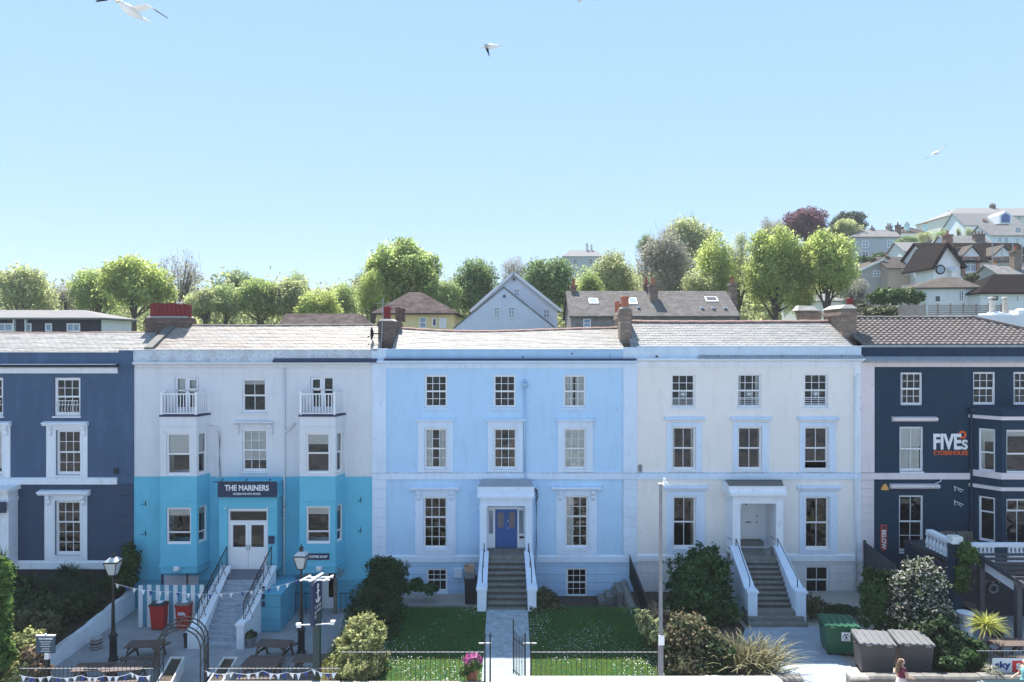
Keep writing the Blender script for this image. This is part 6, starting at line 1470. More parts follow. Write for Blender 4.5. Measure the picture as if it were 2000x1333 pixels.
# ledge, pergola and seats of the bar
t = thing('drinks_ledge', (20.1, 30.2, .4), 'long weathered timber ledge running towards the pergola post', 'ledge'); m = MB(); m.hexa([(19.45, 28.3, 1.06), (19.90, 28.3, 1.06), (20.25, 31.5, 1.06), (19.75, 31.5, 1.06), (19.45, 28.3, 1.11), (19.90, 28.3, 1.11), (20.25, 31.5, 1.11), (19.75, 31.5, 1.11)]); m.build('plank', 'weathered_wood', t)
m = MB(); m.hexa([(19.63, 28.5, .4), (19.73, 28.5, .4), (20.05, 31.4, .4), (19.95, 31.4, .4), (19.63, 28.5, 1.055), (19.73, 28.5, 1.055), (20.05, 31.4, 1.055), (19.95, 31.4, 1.055)]); m.build('panel', 'dark_wood', t)
t = thing('pergola', (20.2, 29.3, .4), 'dark timber pergola with a white valance in the right hand beer garden', 'pergola')
pp = [(20.0, 30.3, 3.28), (20.15, 28.3, 2.95), (24.0, 30.3, 3.28), (24.0, 28.3, 2.95)]
for a, b, c in pp: m = MB(); m.box(a-.1, a+.1, b-.1, b+.1, .35, c); m.build('post', 'dark_wood', t)
for a, b in ((0, 1), (2, 3)):
    m = MB(); p, q = Vector(pp[a]), Vector(pp[b]); d = (q-p)*.25; m.bar(p-d*.3+Vector((0, 0, .09)), q+d+Vector((0, 0, .09)), .16, .18); m.build('beam', 'dark_wood', t)
for k in range(6): m = MB(); f_ = k/5; p = Vector(pp[0]).lerp(Vector(pp[1]), f_); m.bar(p+Vector((-.1, 0, .22)), (24.6, p.y, p.z+.22), .06, .1); m.build('rafter', 'dark_wood', t)
m = MB(); p, q = Vector(pp[0])+Vector((.08, -.12, -.02)), Vector(pp[1])+Vector((.08, .12, -.02)); m.hexa([p-Vector((0, 0, .42)), p+Vector((.02, 0, -.42)), q+Vector((.02, 0, -.42)), q-Vector((0, 0, .42)), p, p+Vector((.02, 0, 0)), q+Vector((.02, 0, 0)), q]); m.build('valance', 'stretch_cloth', t)
y = 31.5; x = X(1940, y); m = MB(); z = Z(1150, y)
for k in range(16):
    a0, a1 = 2*math.pi*k/16, 2*math.pi*(k+1)/16; m.tube([(x+.18*math.cos(a0), y, z+.18*math.sin(a0)), (x+.18*math.cos(a1), y, z+.18*math.sin(a1))], .05, 7)
tag(m.build('lifebuoy', 'grey_plastic', None), 'faded grey lifebuoy on the dark wall under the terrace', 'lifebuoy')
def slat_chair(px, label, proto=None):
    y = 32.2; x = X(px, y)
    if proto: t = clone(proto); t.location = (x, y, 2.9); t['label'] = label; return t
    t = thing('garden_chair', (0, 0, 0), label, 'chair', 'slatted chairs on the bar terrace')
    m = MB(); m.box(-.30, .30, -.28, .25, .40, .44); m.build('seat', 'weathered_wood', t)
    m = MB()
    for k in range(6): xx = -.25+k*.1; m.box(xx-.03, xx+.03, .25, .28, .46, .98+.05*math.sin(math.pi*k/5))
    m.box(-.32, -.27, .24, .30, 0, 1.0); m.box(.27, .32, .24, .30, 0, 1.0); m.box(-.27, .27, .235, .25, .9, .98); m.build('backrest', 'weathered_wood', t)
    for s in (-1, 1): m = MB(); m.box(s*.30-.035, s*.30+.035, -.30, .235, .60, .64); m.build('armrest', 'weathered_wood', t); m = MB(); m.box(s*.30-.025, s*.30+.025, -.29, -.24, 0, .60); m.build('leg', 'weathered_wood', t)
    t.location = (x, y, 2.9); t.rotation_euler = (0, 0, R(-6)); return t
c0 = slat_chair(1857, 'slatted garden chair behind the pale pier cap'); slat_chair(1890.5, 'slatted garden chair right of the pale pier cap', c0)
m = MB(); yy = 31.45; n = 10
m.tube([(X(1890, yy)+.28*k, yy, Z(1134, yy)-.03*math.sin(k*math.pi/3)**2) for k in range(14)], .01, 4); t = tag(m.build('string_lights', 'terracotta', None), 'string of small bulbs across the wall under the terrace', 'lights')
for k in range(1, 13): mb = MB(); mb.ell((X(1890, yy)+.28*k, yy, Z(1134, yy)-.06-.03*math.sin(k*math.pi/3)**2), .025, .025, .035, 6, 4); mb.build('bulb', 'lamp_glass', t)

# lorry and van in the road
def lorry():
    x0, x1, y0, y1 = X(981, 20.4), X(1522, 20.4), 17.95, 20.4; zt = Z(1318, 20.4); t = thing('box_lorry', (3.7, 19.2, .06), 'long white box lorry parked below the gate, only its roof edge showing', 'lorry')
    m = MB(); m.box(x0, x1, y0, y1, .95, zt); b = m.build('box_body', 'van_white', t, bevel=.09)
    m = MB(); m.box(x0+.25, x1-.2, y1-.36, y1-.32, zt+.001, zt+.02); m.box(x0+.25, x1-.2, y0+.32, y0+.36, zt+.001, zt+.02); m.build('roof_rail', 'van_white', b)
    m = MB(); xa = X(916, 20.6); xc = x0-.06; zc = zt-.10
    m.prismy([(xa-.2, .4), (xc, .4), (xc, zc), (xa+.75, zc), (xa+.45, zc-.12), (xa, 1.55), (xa-.2, 1.4)], y0+.1, y1-.1); c = m.build('cab', 'van_white', t, bevel=.05)
    m = MB(); m.hexa([(xa+.03, y0+.25, 1.66), (xa+.03, y1-.25, 1.66), (xa+.42, y1-.3, zc-.16), (xa+.42, y0+.3, zc-.16), (xa-.0, y0+.25, 1.68), (xa-.0, y1-.25, 1.68), (xa+.39, y1-.3, zc-.14), (xa+.39, y0+.3, zc-.14)]); m.build('windscreen', 'windscreen', c)
    m = MB(); m.box(x0+.2, x1-.1, y0+.5, y1-.5, .55, .95); m.build('chassis', 'bin_black', t)
    for xx in (xa+.5, x0+4.6, x0+6.2):
        for yy in (y0+.1, y1-.35): m = MB(); m.tube([(xx, yy, .51), (xx, yy+.25, .51)], .45, 18); wv = m.build('wheel', 'rubber', t); m = MB(); m.tube([(xx, yy-.01, .51), (xx, yy+.26, .51)], .24, 12); m.build('rim', 'galvanised', wv)
    for k, xx in enumerate((X(949, 20.6), X(997, 20.6), X(1044, 20.6), X(1072, 20.6))): pass
lorry()
def van():
    x0, x1, y0, y1, zt = X(1904, 22), X(1904, 22)+5.0, 20.1, 22.05, Z(1326.5, 22.05); t = thing('parked_van', (17, 21, .06), 'dark teal van at the kerb by the sports banner, only its roof edge showing', 'van')
    m = MB(); m.prismy([(x0-.9, .4), (x1, .4), (x1, zt-.05), (x1-.1, zt), (x0+.15, zt), (x0-.1, zt-.15), (x0-.5, 1.45), (x0-.95, 1.25)], y0, y1); b = m.build('body', 'van_teal', t, bevel=.06)
    m = MB(); m.hexa([(x0-.48, y0+.2, 1.5), (x0-.48, y1-.2, 1.5), (x0-.10, y1-.25, zt-.2), (x0-.10, y0+.25, zt-.2), (x0-.52, y0+.2, 1.52), (x0-.52, y1-.2, 1.52), (x0-.14, y1-.25, zt-.18), (x0-.14, y0+.25, zt-.18)]); m.build('windscreen', 'windscreen', b)
    for xx in (x0, x1-.9):
        for yy in (y0-.01, y1-.2): m = MB(); m.tube([(xx, yy, .38), (xx, yy+.21, .38)], .33, 18); m.build('wheel', 'rubber', t)
van()
# ================================================================== plants of the front gardens
leafmat('leaf_dark', (.012, .030, .012), (.055, .105, .030), .25)
leafmat('leaf_shrub', (.016, .045, .016), (.085, .165, .045), .3)
leafmat('leaf_hedge', (.018, .05, .012), (.11, .19, .045), .3)
leafmat('leaf_golden', (.10, .13, .03), (.55, .55, .24), .3)
leafmat('leaf_pale', (.10, .13, .05), (.42, .46, .24), .3)
leafmat('leaf_bronze', (.09, .06, .035), (.40, .30, .20), .25)
leafmat('leaf_olive', (.035, .05, .02), (.16, .17, .08), .3)
leafmat('flower_white', (.36, .34, .28), (.76, .72, .63), .25)
leafmat('leaf_ivy', (.02, .055, .012), (.16, .27, .06), .35)
leafmat('blade_flax', (.08, .08, .035), (.40, .37, .22), .25)
leafmat('blade_yucca', (.16, .20, .03), (.62, .62, .16), .35)
leafmat('blade_dark', (.012, .032, .015), (.05, .10, .04), .2)
leafmat('grass_blade', (.016, .060, .014), (.065, .17, .028), .5, (.55, .55, .02))
leafmat('daisy', (.7, .7, .68), (.85, .85, .82), .1)
paint('bark', (.075, .06, .045), rough=.95, var=.35, scale=5, bmp=.8, bscale=14)
def bush(label, lobes, mat, n, size, stem=True, flowers=None, cat='shrub', name='shrub', seed=1, group=None, up=.6, part='foliage'):
    """lobes: (x, y, z, rx, ry, rz) balls that share the leaves by volume"""
    rg = np.random.default_rng(seed); c0 = lobes[0]; zb = min(l[2]-l[5] for l in lobes)
    t = thing(name, (c0[0], c0[1], max(zb, .0)), label, cat, group)
    vol = np.array([(l[3]*l[4]*l[5])**.7 for l in lobes]); vol = vol/vol.sum(); Q = []; Tn = []; FP = []
    for l, v in zip(lobes, vol):
        k = max(60, int(n*v*1.7)); p, o, ti, _ = lobed_points(rg, l[:3], l[3:6], max(7, int(12*(v*len(lobes))**.5)+6), k, lob=.5)
        Q.append(leaves(p, size*1.35, rg, up=up, outward=o)); Tn.append(ti)
        if flowers:
            kf = int(flowers[1]*v); q = p[rg.integers(0, k, kf)]+o[rg.integers(0, k, kf)]*0; sel = rg.integers(0, k, kf); q = p[sel]+o[sel]*size*.6+rg.normal(scale=size*.5, size=(kf, 3))
            q = q[(q[:, 2]-l[2]) > -l[5]*flowers[3]] if len(flowers) > 3 else q; FP.append(q)
    quads_mesh(part, np.concatenate(Q), np.concatenate(Tn), mat, t)
    if flowers:
        fp = np.concatenate(FP); quads_mesh('flowers', leaves(fp, flowers[2], rg, up=.5, aspect=.9), rg.uniform(0, 1, len(fp)), flowers[0], t)
    if stem:
        m = MB(); rr = random.Random(seed)
        for l in lobes[:6]:
            for k in range(3): a = Vector((l[0]+rr.uniform(-.1, .1), l[1]+rr.uniform(-.1, .1), max(zb-.1, -.6))); b = Vector((l[0]+rr.uniform(-.6, .6)*l[3], l[1]+rr.uniform(-.5, .5)*l[4], l[2]+rr.uniform(.1, .6)*l[5])); m.tube([a, a.lerp(b, .5)+Vector((rr.uniform(-.1, .1), 0, .05)), b], [.035, .025, .012], 5)
        m.build('stems', 'bark', t)
    return t
def L(px, py, y, wpx, hpx, dy=None): k = y/F; return (X(px, y), y, Z(py, y), wpx/2*k, (dy if dy else wpx/2*k), hpx/2*k)
bush('tall dark clipped conifer hedge between the turquoise pub and the pale blue house', [L(745, 1112, 31.6, 62, 56, .7), L(772, 1118, 31.6, 44, 56, .6), L(740, 1142, 31.0, 84, 62, .8), L(765, 1152, 31.0, 56, 62, .7), L(726, 1172, 30.4, 84, 66, .8), L(762, 1184, 30.2, 66, 66, .7), L(712, 1205, 29.8, 84, 70, .8), L(748, 1216, 29.6, 84, 70, .8), L(705, 1240, 29.2, 84, 60, .7), L(752, 1248, 29.0, 84, 60, .7)], 'leaf_dark', 26000, .038, cat='hedge', name='conifer_hedge', seed=2, up=.2)
bush('rounded golden green shrub behind the railing left of the blue house lawn', [L(712, 1230, 26.9, 70, 60, .7), L(706, 1258, 26.6, 88, 70, .8), L(705, 1290, 26.2, 96, 70, .8), L(708, 1322, 25.8, 92, 64, .6)], 'leaf_golden', 13000, .045, seed=3)
bush('small leafy shrub in front of the left basement window of the blue house', [L(815, 1146, 33.6, 40, 26, .4), L(838, 1152, 33.4, 34, 18, .4), L(792, 1150, 33.4, 30, 26, .4)], 'leaf_shrub', 1800, .06, seed=4, stem=False)
bush('low grey green bush at the right foot of the blue house steps', [L(1062, 1176, 31.6, 62, 46, .6), L(1045, 1190, 31.0, 36, 26, .4), L(1085, 1188, 31.2, 34, 22, .4)], 'leaf_olive', 3000, .05, seed=5)
bush('large round dark green shrub left of the cream house steps', [L(1368, 1112, 32.2, 105, 76, 1.0), L(1340, 1140, 31.8, 70, 70, .8), L(1400, 1150, 31.6, 60, 80, .8), L(1368, 1180, 31.0, 120, 80, 1.1), L(1325, 1185, 31.2, 56, 60, .8), L(1420, 1195, 30.8, 60, 44, .6)], 'leaf_shrub', 12000, .065, seed=6)
bush('spindly pale green shrub beside the street lamp', [L(1266, 1222, 27.6, 40, 64, .4), L(1282, 1240, 27.2, 34, 50, .4)], 'leaf_pale', 1700, .055, seed=7)
bush('dry reddish shrub behind the street lamp', [L(1282, 1208, 28.4, 62, 50, .5)], 'leaf_bronze', 1300, .045, seed=8)
bush('bushy bronze shrub with cream flower heads right of the street lamp', [L(1345, 1230, 27.2, 84, 56, .8), L(1330, 1262, 26.6, 80, 80, .8), L(1365, 1262, 26.4, 80, 80, .7), L(1345, 1305, 26.0, 104, 60, .7)], 'leaf_olive', 6500, .06, flowers=('leaf_bronze', 4200, .055, -.1), seed=9)
bush('dark shrub with white flower tufts between the bronze shrub and the flax', [L(1400, 1275, 26.2, 62, 70, .6), L(1385, 1310, 25.8, 70, 50, .5)], 'leaf_dark', 3500, .06, flowers=('flower_white', 420, .05), seed=10)
bush('small olive shrub against the wall right of the cream house steps', [L(1585, 1186, 31.2, 40, 44, .5)], 'leaf_olive', 1400, .05, seed=11)
bush('clipped round green hedge below the timber fence', [L(1722, 1150, 29.6, 78, 66, 1.0), L(1722, 1190, 29.2, 82, 92, 1.0), L(1748, 1180, 29.5, 60, 90, .9)], 'leaf_hedge', 12000, .055, cat='hedge', name='hedge', seed=12)
bush('tall white flowering bush in front of the navy bar terrace', [L(1800, 1130, 28.3, 76, 78, .8), L(1785, 1165, 28.0, 84, 80, .9), L(1822, 1175, 28.0, 72, 70, .8), L(1800, 1205, 27.8, 100, 60, .9), L(1845, 1205, 27.6, 40, 40, .4)], 'leaf_dark', 9000, .06, flowers=('flower_white', 11500, .046, .45), cat='bush', name='flowering_bush', seed=13)
bush('dark spreading evergreen behind the grey bins, under the white flowering bush', [L(1815, 1240, 27.2, 120, 90, .9), L(1850, 1270, 26.6, 110, 90, .8), L(1790, 1275, 27.0, 70, 80, .7), L(1880, 1295, 26.2, 80, 60, .6)], 'leaf_dark', 11000, .06, seed=14)
bush('low feathery green plants by the front wall left of the sports banner', [L(1860, 1300, 25.7, 60, 34, .3), L(1890, 1290, 25.9, 50, 40, .35), L(1915, 1275, 26.3, 30, 46, .3)], 'leaf_shrub', 3200, .05, seed=15, stem=False)
bush('yellow leaved seedling at the foot of the spiky palm', [L(1894, 1262, 26.8, 16, 26, .2), L(1904, 1282, 26.6, 22, 26, .25)], 'blade_yucca', 420, .05, seed=16, stem=False)
bush('ivy climbing over the corner pier of the terrace balustrade', [L(1884, 1085, 30.5, 36, 46, .35), L(1902, 1092, 30.4, 26, 34, .3), L(1881, 1120, 30.5, 28, 50, .3), L(1878, 1148, 30.5, 26, 34, .3)], 'leaf_ivy', 3400, .055, cat='climber', name='ivy', seed=17, stem=False)
bush('ivy clad pillar at the left edge of the photo', [L(2, 1125, 25.6, 44, 80, .45), L(0, 1180, 25.6, 46, 90, .45), L(4, 1235, 25.6, 40, 90, .45), L(8, 1290, 25.6, 40, 90, .45)], 'leaf_ivy', 9000, .06, cat='climber', name='ivy', seed=18)
bush('sunlit pale green shrub left of the notice board', [L(52, 1258, 26.9, 70, 54, .6), L(46, 1290, 26.5, 72, 60, .6), L(28, 1315, 25.9, 60, 50, .4)], 'leaf_golden', 5000, .055, seed=19)
bush('rusty brown twiggy shrub between the notice board and the pale shrub', [L(66, 1290, 26.3, 56, 60, .4), L(78, 1312, 26.1, 50, 40, .4)], 'leaf_bronze', 1600, .05, seed=20)
bush('mixed dark shrubbery along the white garden wall', [L(85, 1222, 29.4, 90, 80, .9), L(60, 1210, 30.4, 110, 90, 1.1), L(128, 1192, 31.2, 90, 70, .8), L(60, 1262, 28.0, 70, 56, .6), L(50, 1175, 32.0, 110, 90, 1.0), L(160, 1180, 32.2, 70, 60, .6)], 'leaf_dark', 13000, .07, seed=21)
bush('grey olive feathery shrub in front of the dark shrubbery', [L(78, 1218, 28.6, 74, 44, .5), L(92, 1240, 28.0, 50, 40, .4), L(45, 1208, 29.0, 56, 40, .5)], 'leaf_olive', 4200, .05, seed=22)
bush('dark climber growing up the corner between the navy house and the pub', [L(252, 1090, 34.2, 32, 60, .3), L(246, 1122, 34.0, 44, 66, .4), L(222, 1140, 33.9, 44, 46, .4)], 'leaf_shrub', 3200, .07, cat='climber', name='climber', seed=23, stem=False)
bush('low weeds along the foot of the cream house wall', [L(1625, 1192, 31.6, 70, 16, .5), L(1660, 1192, 31.6, 50, 18, .5)], 'leaf_dark', 1700, .05, cat='plants', name='weeds', seed=24, stem=False)
bush('leafy sprig in the pink draped planter', [L(922, 1304, 25.35, 34, 30, .25), L(910, 1312, 25.4, 24, 24, .2)], 'leaf_ivy', 700, .05, cat='plant', name='plant', seed=25, stem=False)
bush('drooping grey green plant in the pot at the pub steps', [(PP[1], PP[2], ZP+.5, .22, .22, .16)], 'leaf_olive', 420, .05, cat='plant', name='plant', seed=26, stem=False)
def spiky(label, heads, mat, name, cat, seed, n=90, length=.7, width=.045, droop=.35, trunk=None, up=.35):
    rg = np.random.default_rng(seed); h0 = heads[0]; t = thing(name, (h0[0], h0[1], h0[2]-1), label, cat); Q = []; T_ = []
    for hx in heads:
        d = unit(rg.normal(size=(n, 3))); d[:, 2] = np.abs(d[:, 2])*.9-.25+up; d = unit(d); b = np.tile(np.array(hx[:3]), (n, 1))+d*.06
        q = blades(b, d, length*hx[3], width, rg, droop); Q.append(q); T_.append(np.tile(rg.uniform(.2, 1, n), 3))
    quads_mesh('leaves', np.concatenate(Q), np.concatenate(T_), mat, t)
    if trunk: m = MB(); m.tube(trunk, [.10, .075, .07, .08], 8); m.build('trunk', 'weathered_wood', t, smooth=True)
    return t
y = 26.9; c = P(1927, 1222, y)
spiky('bright yellow green spiky palm on a leaning bare stem', [(c.x, c.y, c.z, 1)], 'blade_yucca', 'palm_tree', 'palm', 3, n=230, length=.72, width=.05, droop=.28, trunk=[(X(1898, y), y-.1, .38), (X(1908, y), y, .9), (X(1920, y), y, 1.5), (c.x, c.y, c.z)], up=.15)
rg_ = np.random.default_rng(5)
heads = [(*P(140, 1128, 33.0), 1.2), (*P(105, 1148, 32.8), 1.1), (*P(172, 1142, 33.0), 1.1), (*P(140, 1165, 32.2), 1.1), (*P(200, 1150, 33.6), .9), (*P(95, 1180, 31.8), .9), (*P(125, 1120, 33.2), .9)]
spiky('broad dark fan leaved palm below the navy house windows', heads, 'blade_dark', 'palm_tree', 'palm', 6, n=230, length=.85, width=.04, droop=.45, up=.3)
spiky('dark spiky plant above the ivy pillar at the left edge', [(*P(5, 1092, 27.5), 1.0)], 'blade_dark', 'spiky_plant', 'plant', 7, n=80, length=.5, width=.03, droop=.1, up=.5)
def flax():
    rg = np.random.default_rng(8); t = thing('flax_plant', (X(1465, 26.3), 26.3, .4), 'large clump of striped flax leaves between the dark shrub and the paved path', 'plant'); n = 520
    b = np.stack([X(1462, 26.2)+rg.normal(scale=.42, size=n), 26.15+rg.normal(scale=.25, size=n), np.full(n, .4)], 1); d = rg.normal(size=(n, 3))*np.array([.55, .5, .1]); d[:, 0] += (b[:, 0]-X(1455, 26.2))*.5; d[:, 2] = 1.15; q = blades(b, d, 2.15, .06, rg, .42, 4)
    quads_mesh('leaves', q, np.tile(np.clip(rg.normal(.45, .3, n), 0, 1), 4), 'blade_flax', t)
    n = 26; sel = rg.integers(0, 520, n); p = b[sel]*1.0; d = rg.normal(size=(n, 3))*np.array([.5, .3, .1]); d[:, 2] = .8; d[:, 1] -= .4; quads_mesh('dry_leaves', blades(p, d, 1.4, .05, rg, .9, 4), np.ones(n*4), 'flower_white', t)
flax()
spiky('pale spiky tuft on the wall under the sports banner', [(X(1934, 25.3), 25.25, .95, .8)], 'blade_flax', 'spiky_plant', 'plant', 11, n=40, length=.5, width=.035, droop=.7, up=.1)
# grass of the two lawns with daisies
def grass():
    rg = np.random.default_rng(12); xs = [(XB-.3, X(951, 31)-.02, 26000), (X(1031, 31)+.02, 5.55, 24000)]; Q = []; T_ = []; Dp = []
    for a, b, n in xs:
        x = rg.uniform(a, b, n); yy = rg.uniform(YF+.05, 31.15, n); cl = .5+.5*np.sin(x*2.1+np.sin(yy*1.7)*2)*np.cos(yy*1.6+x*.7)
        p = np.stack([x, yy, .39+.50*np.clip((yy-25.6)/5.2, 0, 1)], 1); d = rg.normal(size=(n, 3))*.35; d[:, 2] = 1; Q.append(blades(p, d, .075, .022, rg, .02, 1)); T_.append(np.clip(.2+.5*cl+rg.normal(scale=.2, size=n), 0, 1))
        k = 950; x = rg.uniform(a, b, k*3); yy = rg.uniform(YF+.1, 31.1, k*3); w_ = np.sin(x*1.9+1)*np.cos(yy*1.5+.4)+np.sin(x*.8+yy*1.1)+rg.normal(scale=.5, size=k*3); sel = np.argsort(-w_)[:k]; Dp.append(np.stack([x[sel], yy[sel], .46+.50*np.clip((yy[sel]-25.6)/5.2, 0, 1)+rg.uniform(0, .03, k)], 1))
    o = quads_mesh('grass', np.concatenate(Q), np.concatenate(T_), 'grass_blade'); tag(o, 'short dark green grass of the two lawns of the pale blue house', 'grass', kind='stuff')
    dp = np.concatenate(Dp); o = quads_mesh('daisies', leaves(dp, .018, rg, up=3, aspect=1), rg.uniform(0, 1, len(dp)), 'daisy'); tag(o, 'white daisies scattered through the lawns', 'flowers', kind='stuff')
grass()
# ================================================================== trees beyond the terrace
leafmat('crown_bright', (.27, .33, .10), (.64, .72, .25), .6)
leafmat('crown_fresh', (.21, .29, .10), (.56, .65, .25), .6)
leafmat('crown_mid', (.17, .25, .10), (.45, .55, .23), .55)
leafmat('crown_dark', (.10, .17, .075), (.32, .42, .18), .5)
leafmat('crown_olive', (.25, .28, .14), (.62, .67, .33), .55)
leafmat('crown_grey', (.26, .25, .20), (.54, .52, .40), .4)
leafmat('crown_purple', (.10, .045, .065), (.26, .12, .15), .4)
leafmat('crown_pine', (.020, .045, .028), (.08, .12, .07), .25)
leafmat('twig', (.20, .18, .15), (.42, .39, .34), .1)
paint('far_bark', (.085, .07, .06), rough=.95, var=.3, bmp=0)
def tree(label, px, top, wpx, y, leaf, n=4200, size=.023, twigs=0, ch=None, seed=0, lobes=26, group='trees behind the terrace', trunkpx=None, base=None, name='tree', crown_lo=None, lob=.36):
    rg = np.random.default_rng(seed+100); x = X(px, y); zt = Z(top, y); z0 = base_h(x, y)-.3 if base is None else base; W_ = wpx/F*y; H = zt-z0
    lo = Z(crown_lo, y) if crown_lo else max(z0+.12*H, zt-W_*1.15); cz = (lo+zt)/2; r = np.array([W_/2, W_/2*.9, (zt-lo)/2])
    t = thing(name, (x, y, z0), label, 'tree', group)
    p, o, ti, lc = lobed_points(rg, (x, y, cz), r*1.08, lobes, n, shell=.4, lob=lob)
    h_ = (p-np.array([x, y, cz]))/r; keep = (np.linalg.norm(h_, axis=1) < 1.06+.06*np.sin(7*np.arctan2(h_[:, 1], h_[:, 0]))) & (rg.uniform(0, 1, len(p)) < np.clip(1.15+h_[:, 2]*.75, .22, 1)); p, o, ti = p[keep], o[keep], ti[keep]
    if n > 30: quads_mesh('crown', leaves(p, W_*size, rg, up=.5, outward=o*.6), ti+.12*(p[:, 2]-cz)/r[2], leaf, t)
    m = MB(); tr = max(.12, H*.018); fork = z0+(lo-z0)*.9+.1*(zt-lo); tx = x+rg.uniform(-.2, .2); m.tube([(x, y, z0-.5), (tx, y, (z0+fork)/2), (x, y, fork), (x+rg.uniform(-.3, .3), y, cz+.2*r[2])], [tr*1.2, tr, tr*.85, tr*.4], 7)
    for k in range(min(lobes, 16)):
        b = Vector(lc[k]); a = Vector((x, y, fork+(cz-fork)*rg.uniform(0, .7))); q = a.lerp(b, .5); q.z -= .06*H*rg.uniform(0, 1); m.tube([a, q, b], [tr*.45, tr*.28, tr*.1], 5)
    m.build('trunk', 'far_bark', t, smooth=True)
    if twigs:
        sel = rg.integers(0, len(lc), twigs); b = lc[sel]+rg.normal(scale=.12, size=(twigs, 3))*r; d = (b-np.array([x, y, lo]))/r+rg.normal(scale=.55, size=(twigs, 3)); d[:, 2] += .35; b = b-unit(d)*W_*.05
        quads_mesh('twigs', blades(b, d, W_*.15, W_*.0085, rg, -.02, 2), np.tile(rg.uniform(0, 1, twigs), 2), 'twig', t)
    return t
TR = [
 ('hazy light green tree at the far left edge', 45, 516, 128, 104, 'crown_olive', 3000, 260, 640),
 ('thin pale twiggy tree between two green trees at far left', 128, 548, 84, 112, 'crown_grey', 700, 420, 640),
 ('green tree leaning against the big round one above the flat grey roof', 188, 514, 100, 106, 'crown_fresh', 3600, 120, 640),
 ('big round bright green tree left of the red chimney pots', 262, 503, 150, 100, 'crown_bright', 6000, 200, 640),
 ('bare feathery tree rising behind the red chimney pots', 352, 492, 120, 108, 'crown_grey', 200, 520, 630),
 ('low pale green bush-like tree right of the red chimney pots', 400, 566, 90, 98, 'crown_olive', 2200, 300, 640),
 ('dark green tree standing behind two lighter ones, left centre', 464, 525, 84, 126, 'crown_dark', 3200, 0, 620),
 ('mid green tree with bright top, fourth behind the pub roof', 440, 552, 70, 100, 'crown_mid', 2800, 0, 640),
 ('rounded green tree right of the dark one behind the pub roof', 505, 545, 106, 102, 'crown_fresh', 4200, 120, 640),
 ('olive green tree above the left end of the brown tiled roof', 566, 548, 110, 103, 'crown_olive', 4000, 300, 640),
 ('faint pale tree top standing out behind the olive tree', 572, 526, 66, 140, 'crown_fresh', 1500, 200, 610),
 ('low bright green tree above the brown tiled roof', 622, 566, 96, 99, 'crown_bright', 3400, 100, 640),
 ('green tree beside the small far house with a dormer', 672, 548, 70, 112, 'crown_fresh', 2600, 0, 640),
 ('small distant dark tree top above the far house', 705, 530, 38, 160, 'crown_dark', 900, 0, 575),
 ('large domed green tree behind the yellow house', 785, 470, 158, 92, 'crown_fresh', 8500, 200, 640),
 ('bright yellow green tree at the left shoulder of the large domed tree', 728, 522, 70, 88, 'crown_bright', 3000, 0, 640),
 ('shadowy green tree between the large domed tree and the gabled white house', 868, 540, 80, 90, 'crown_mid', 3200, 200, 640),
 ('dark green tree left of the big white gable', 925, 502, 112, 94, 'crown_dark', 6000, 0, 640),
 ('leafless grey tree top above the apex of the white gable', 1005, 498, 66, 104, 'crown_grey', 400, 800, 580),
 ('dense dark green tree right of the big white gable', 1072, 498, 116, 90, 'crown_dark', 8500, 0, 640),
 ('small light green tree in front of the far blue grey mansion', 1150, 518, 76, 92, 'crown_fresh', 2800, 200, 640),
 ('olive green tree right of the far blue grey mansion', 1198, 486, 104, 100, 'crown_olive', 4200, 500, 640),
 ('small dark tree on the skyline left of the big grey tree', 1262, 452, 44, 150, 'crown_dark', 1500, 0, 520),
 ('tall dense grey twiggy tree behind the long brown roof', 1300, 446, 122, 98, 'crown_grey', 2600, 2600, 640),
 ('light green tree on the skyline behind the tall grey tree', 1345, 421, 112, 132, 'crown_olive', 4200, 500, 560),
 ('low dark tree on the skyline beside the light green one', 1386, 442, 40, 150, 'crown_dark', 1200, 0, 520),
 ('yellow green tree above the right half of the long brown roof', 1396, 454, 96, 92, 'crown_bright', 4200, 300, 640),
 ('pale thin tree between two yellow green trees', 1440, 452, 70, 98, 'crown_olive', 2000, 600, 640),
 ('tallest bright yellow green tree, left of the tree with the dark forked trunk', 1515, 437, 130, 86, 'crown_bright', 7000, 500, 640),
 ('bright yellow green tree with a dark forked trunk, rightmost of the row', 1614, 449, 128, 84, 'crown_bright', 6400, 420, 618),
 ('copper purple beech on the skyline', 1574, 406, 96, 150, 'crown_purple', 4600, 0, 480),
 ('bare brownish tree left of the purple beech', 1505, 424, 70, 140, 'crown_grey', 900, 900, 520),
 ('dark spreading pine right of the purple beech', 1660, 413, 78, 160, 'crown_pine', 2800, 0, 460),
 ('olive tree in front of the dark pine', 1652, 429, 66, 145, 'crown_olive', 2400, 0, 480),
 ('pinkish bare blossom tree right of the forked trunk', 1672, 545, 66, 78, 'crown_grey', 900, 700, 620),
 ('low pale shrubby tree under the yellow green row', 1370, 520, 84, 90, 'crown_olive', 2200, 400, 640),
 ('low green shrubby tree between the two tall yellow green trees', 1565, 535, 70, 88, 'crown_fresh', 2200, 200, 640),
 ('round dark evergreen between the grey house and the white cottage', 1772, 462, 62, 128, 'crown_dark', 3400, 0, 500),
 ('pointed fresh green conifer below the large cream building, left one', 1873, 441, 16, 165, 'crown_fresh', 700, 0, 470),
 ('pointed fresh green conifer below the large cream building, right one', 1892, 441, 20, 164, 'crown_fresh', 800, 0, 470),
 ('dusky round tree left of the large cream building', 1840, 446, 36, 170, 'crown_mid', 1000, 0, 478),
 ('pale bush-like tree between the grey house and the evergreen', 1805, 452, 40, 165, 'crown_olive', 900, 0, 480),
]
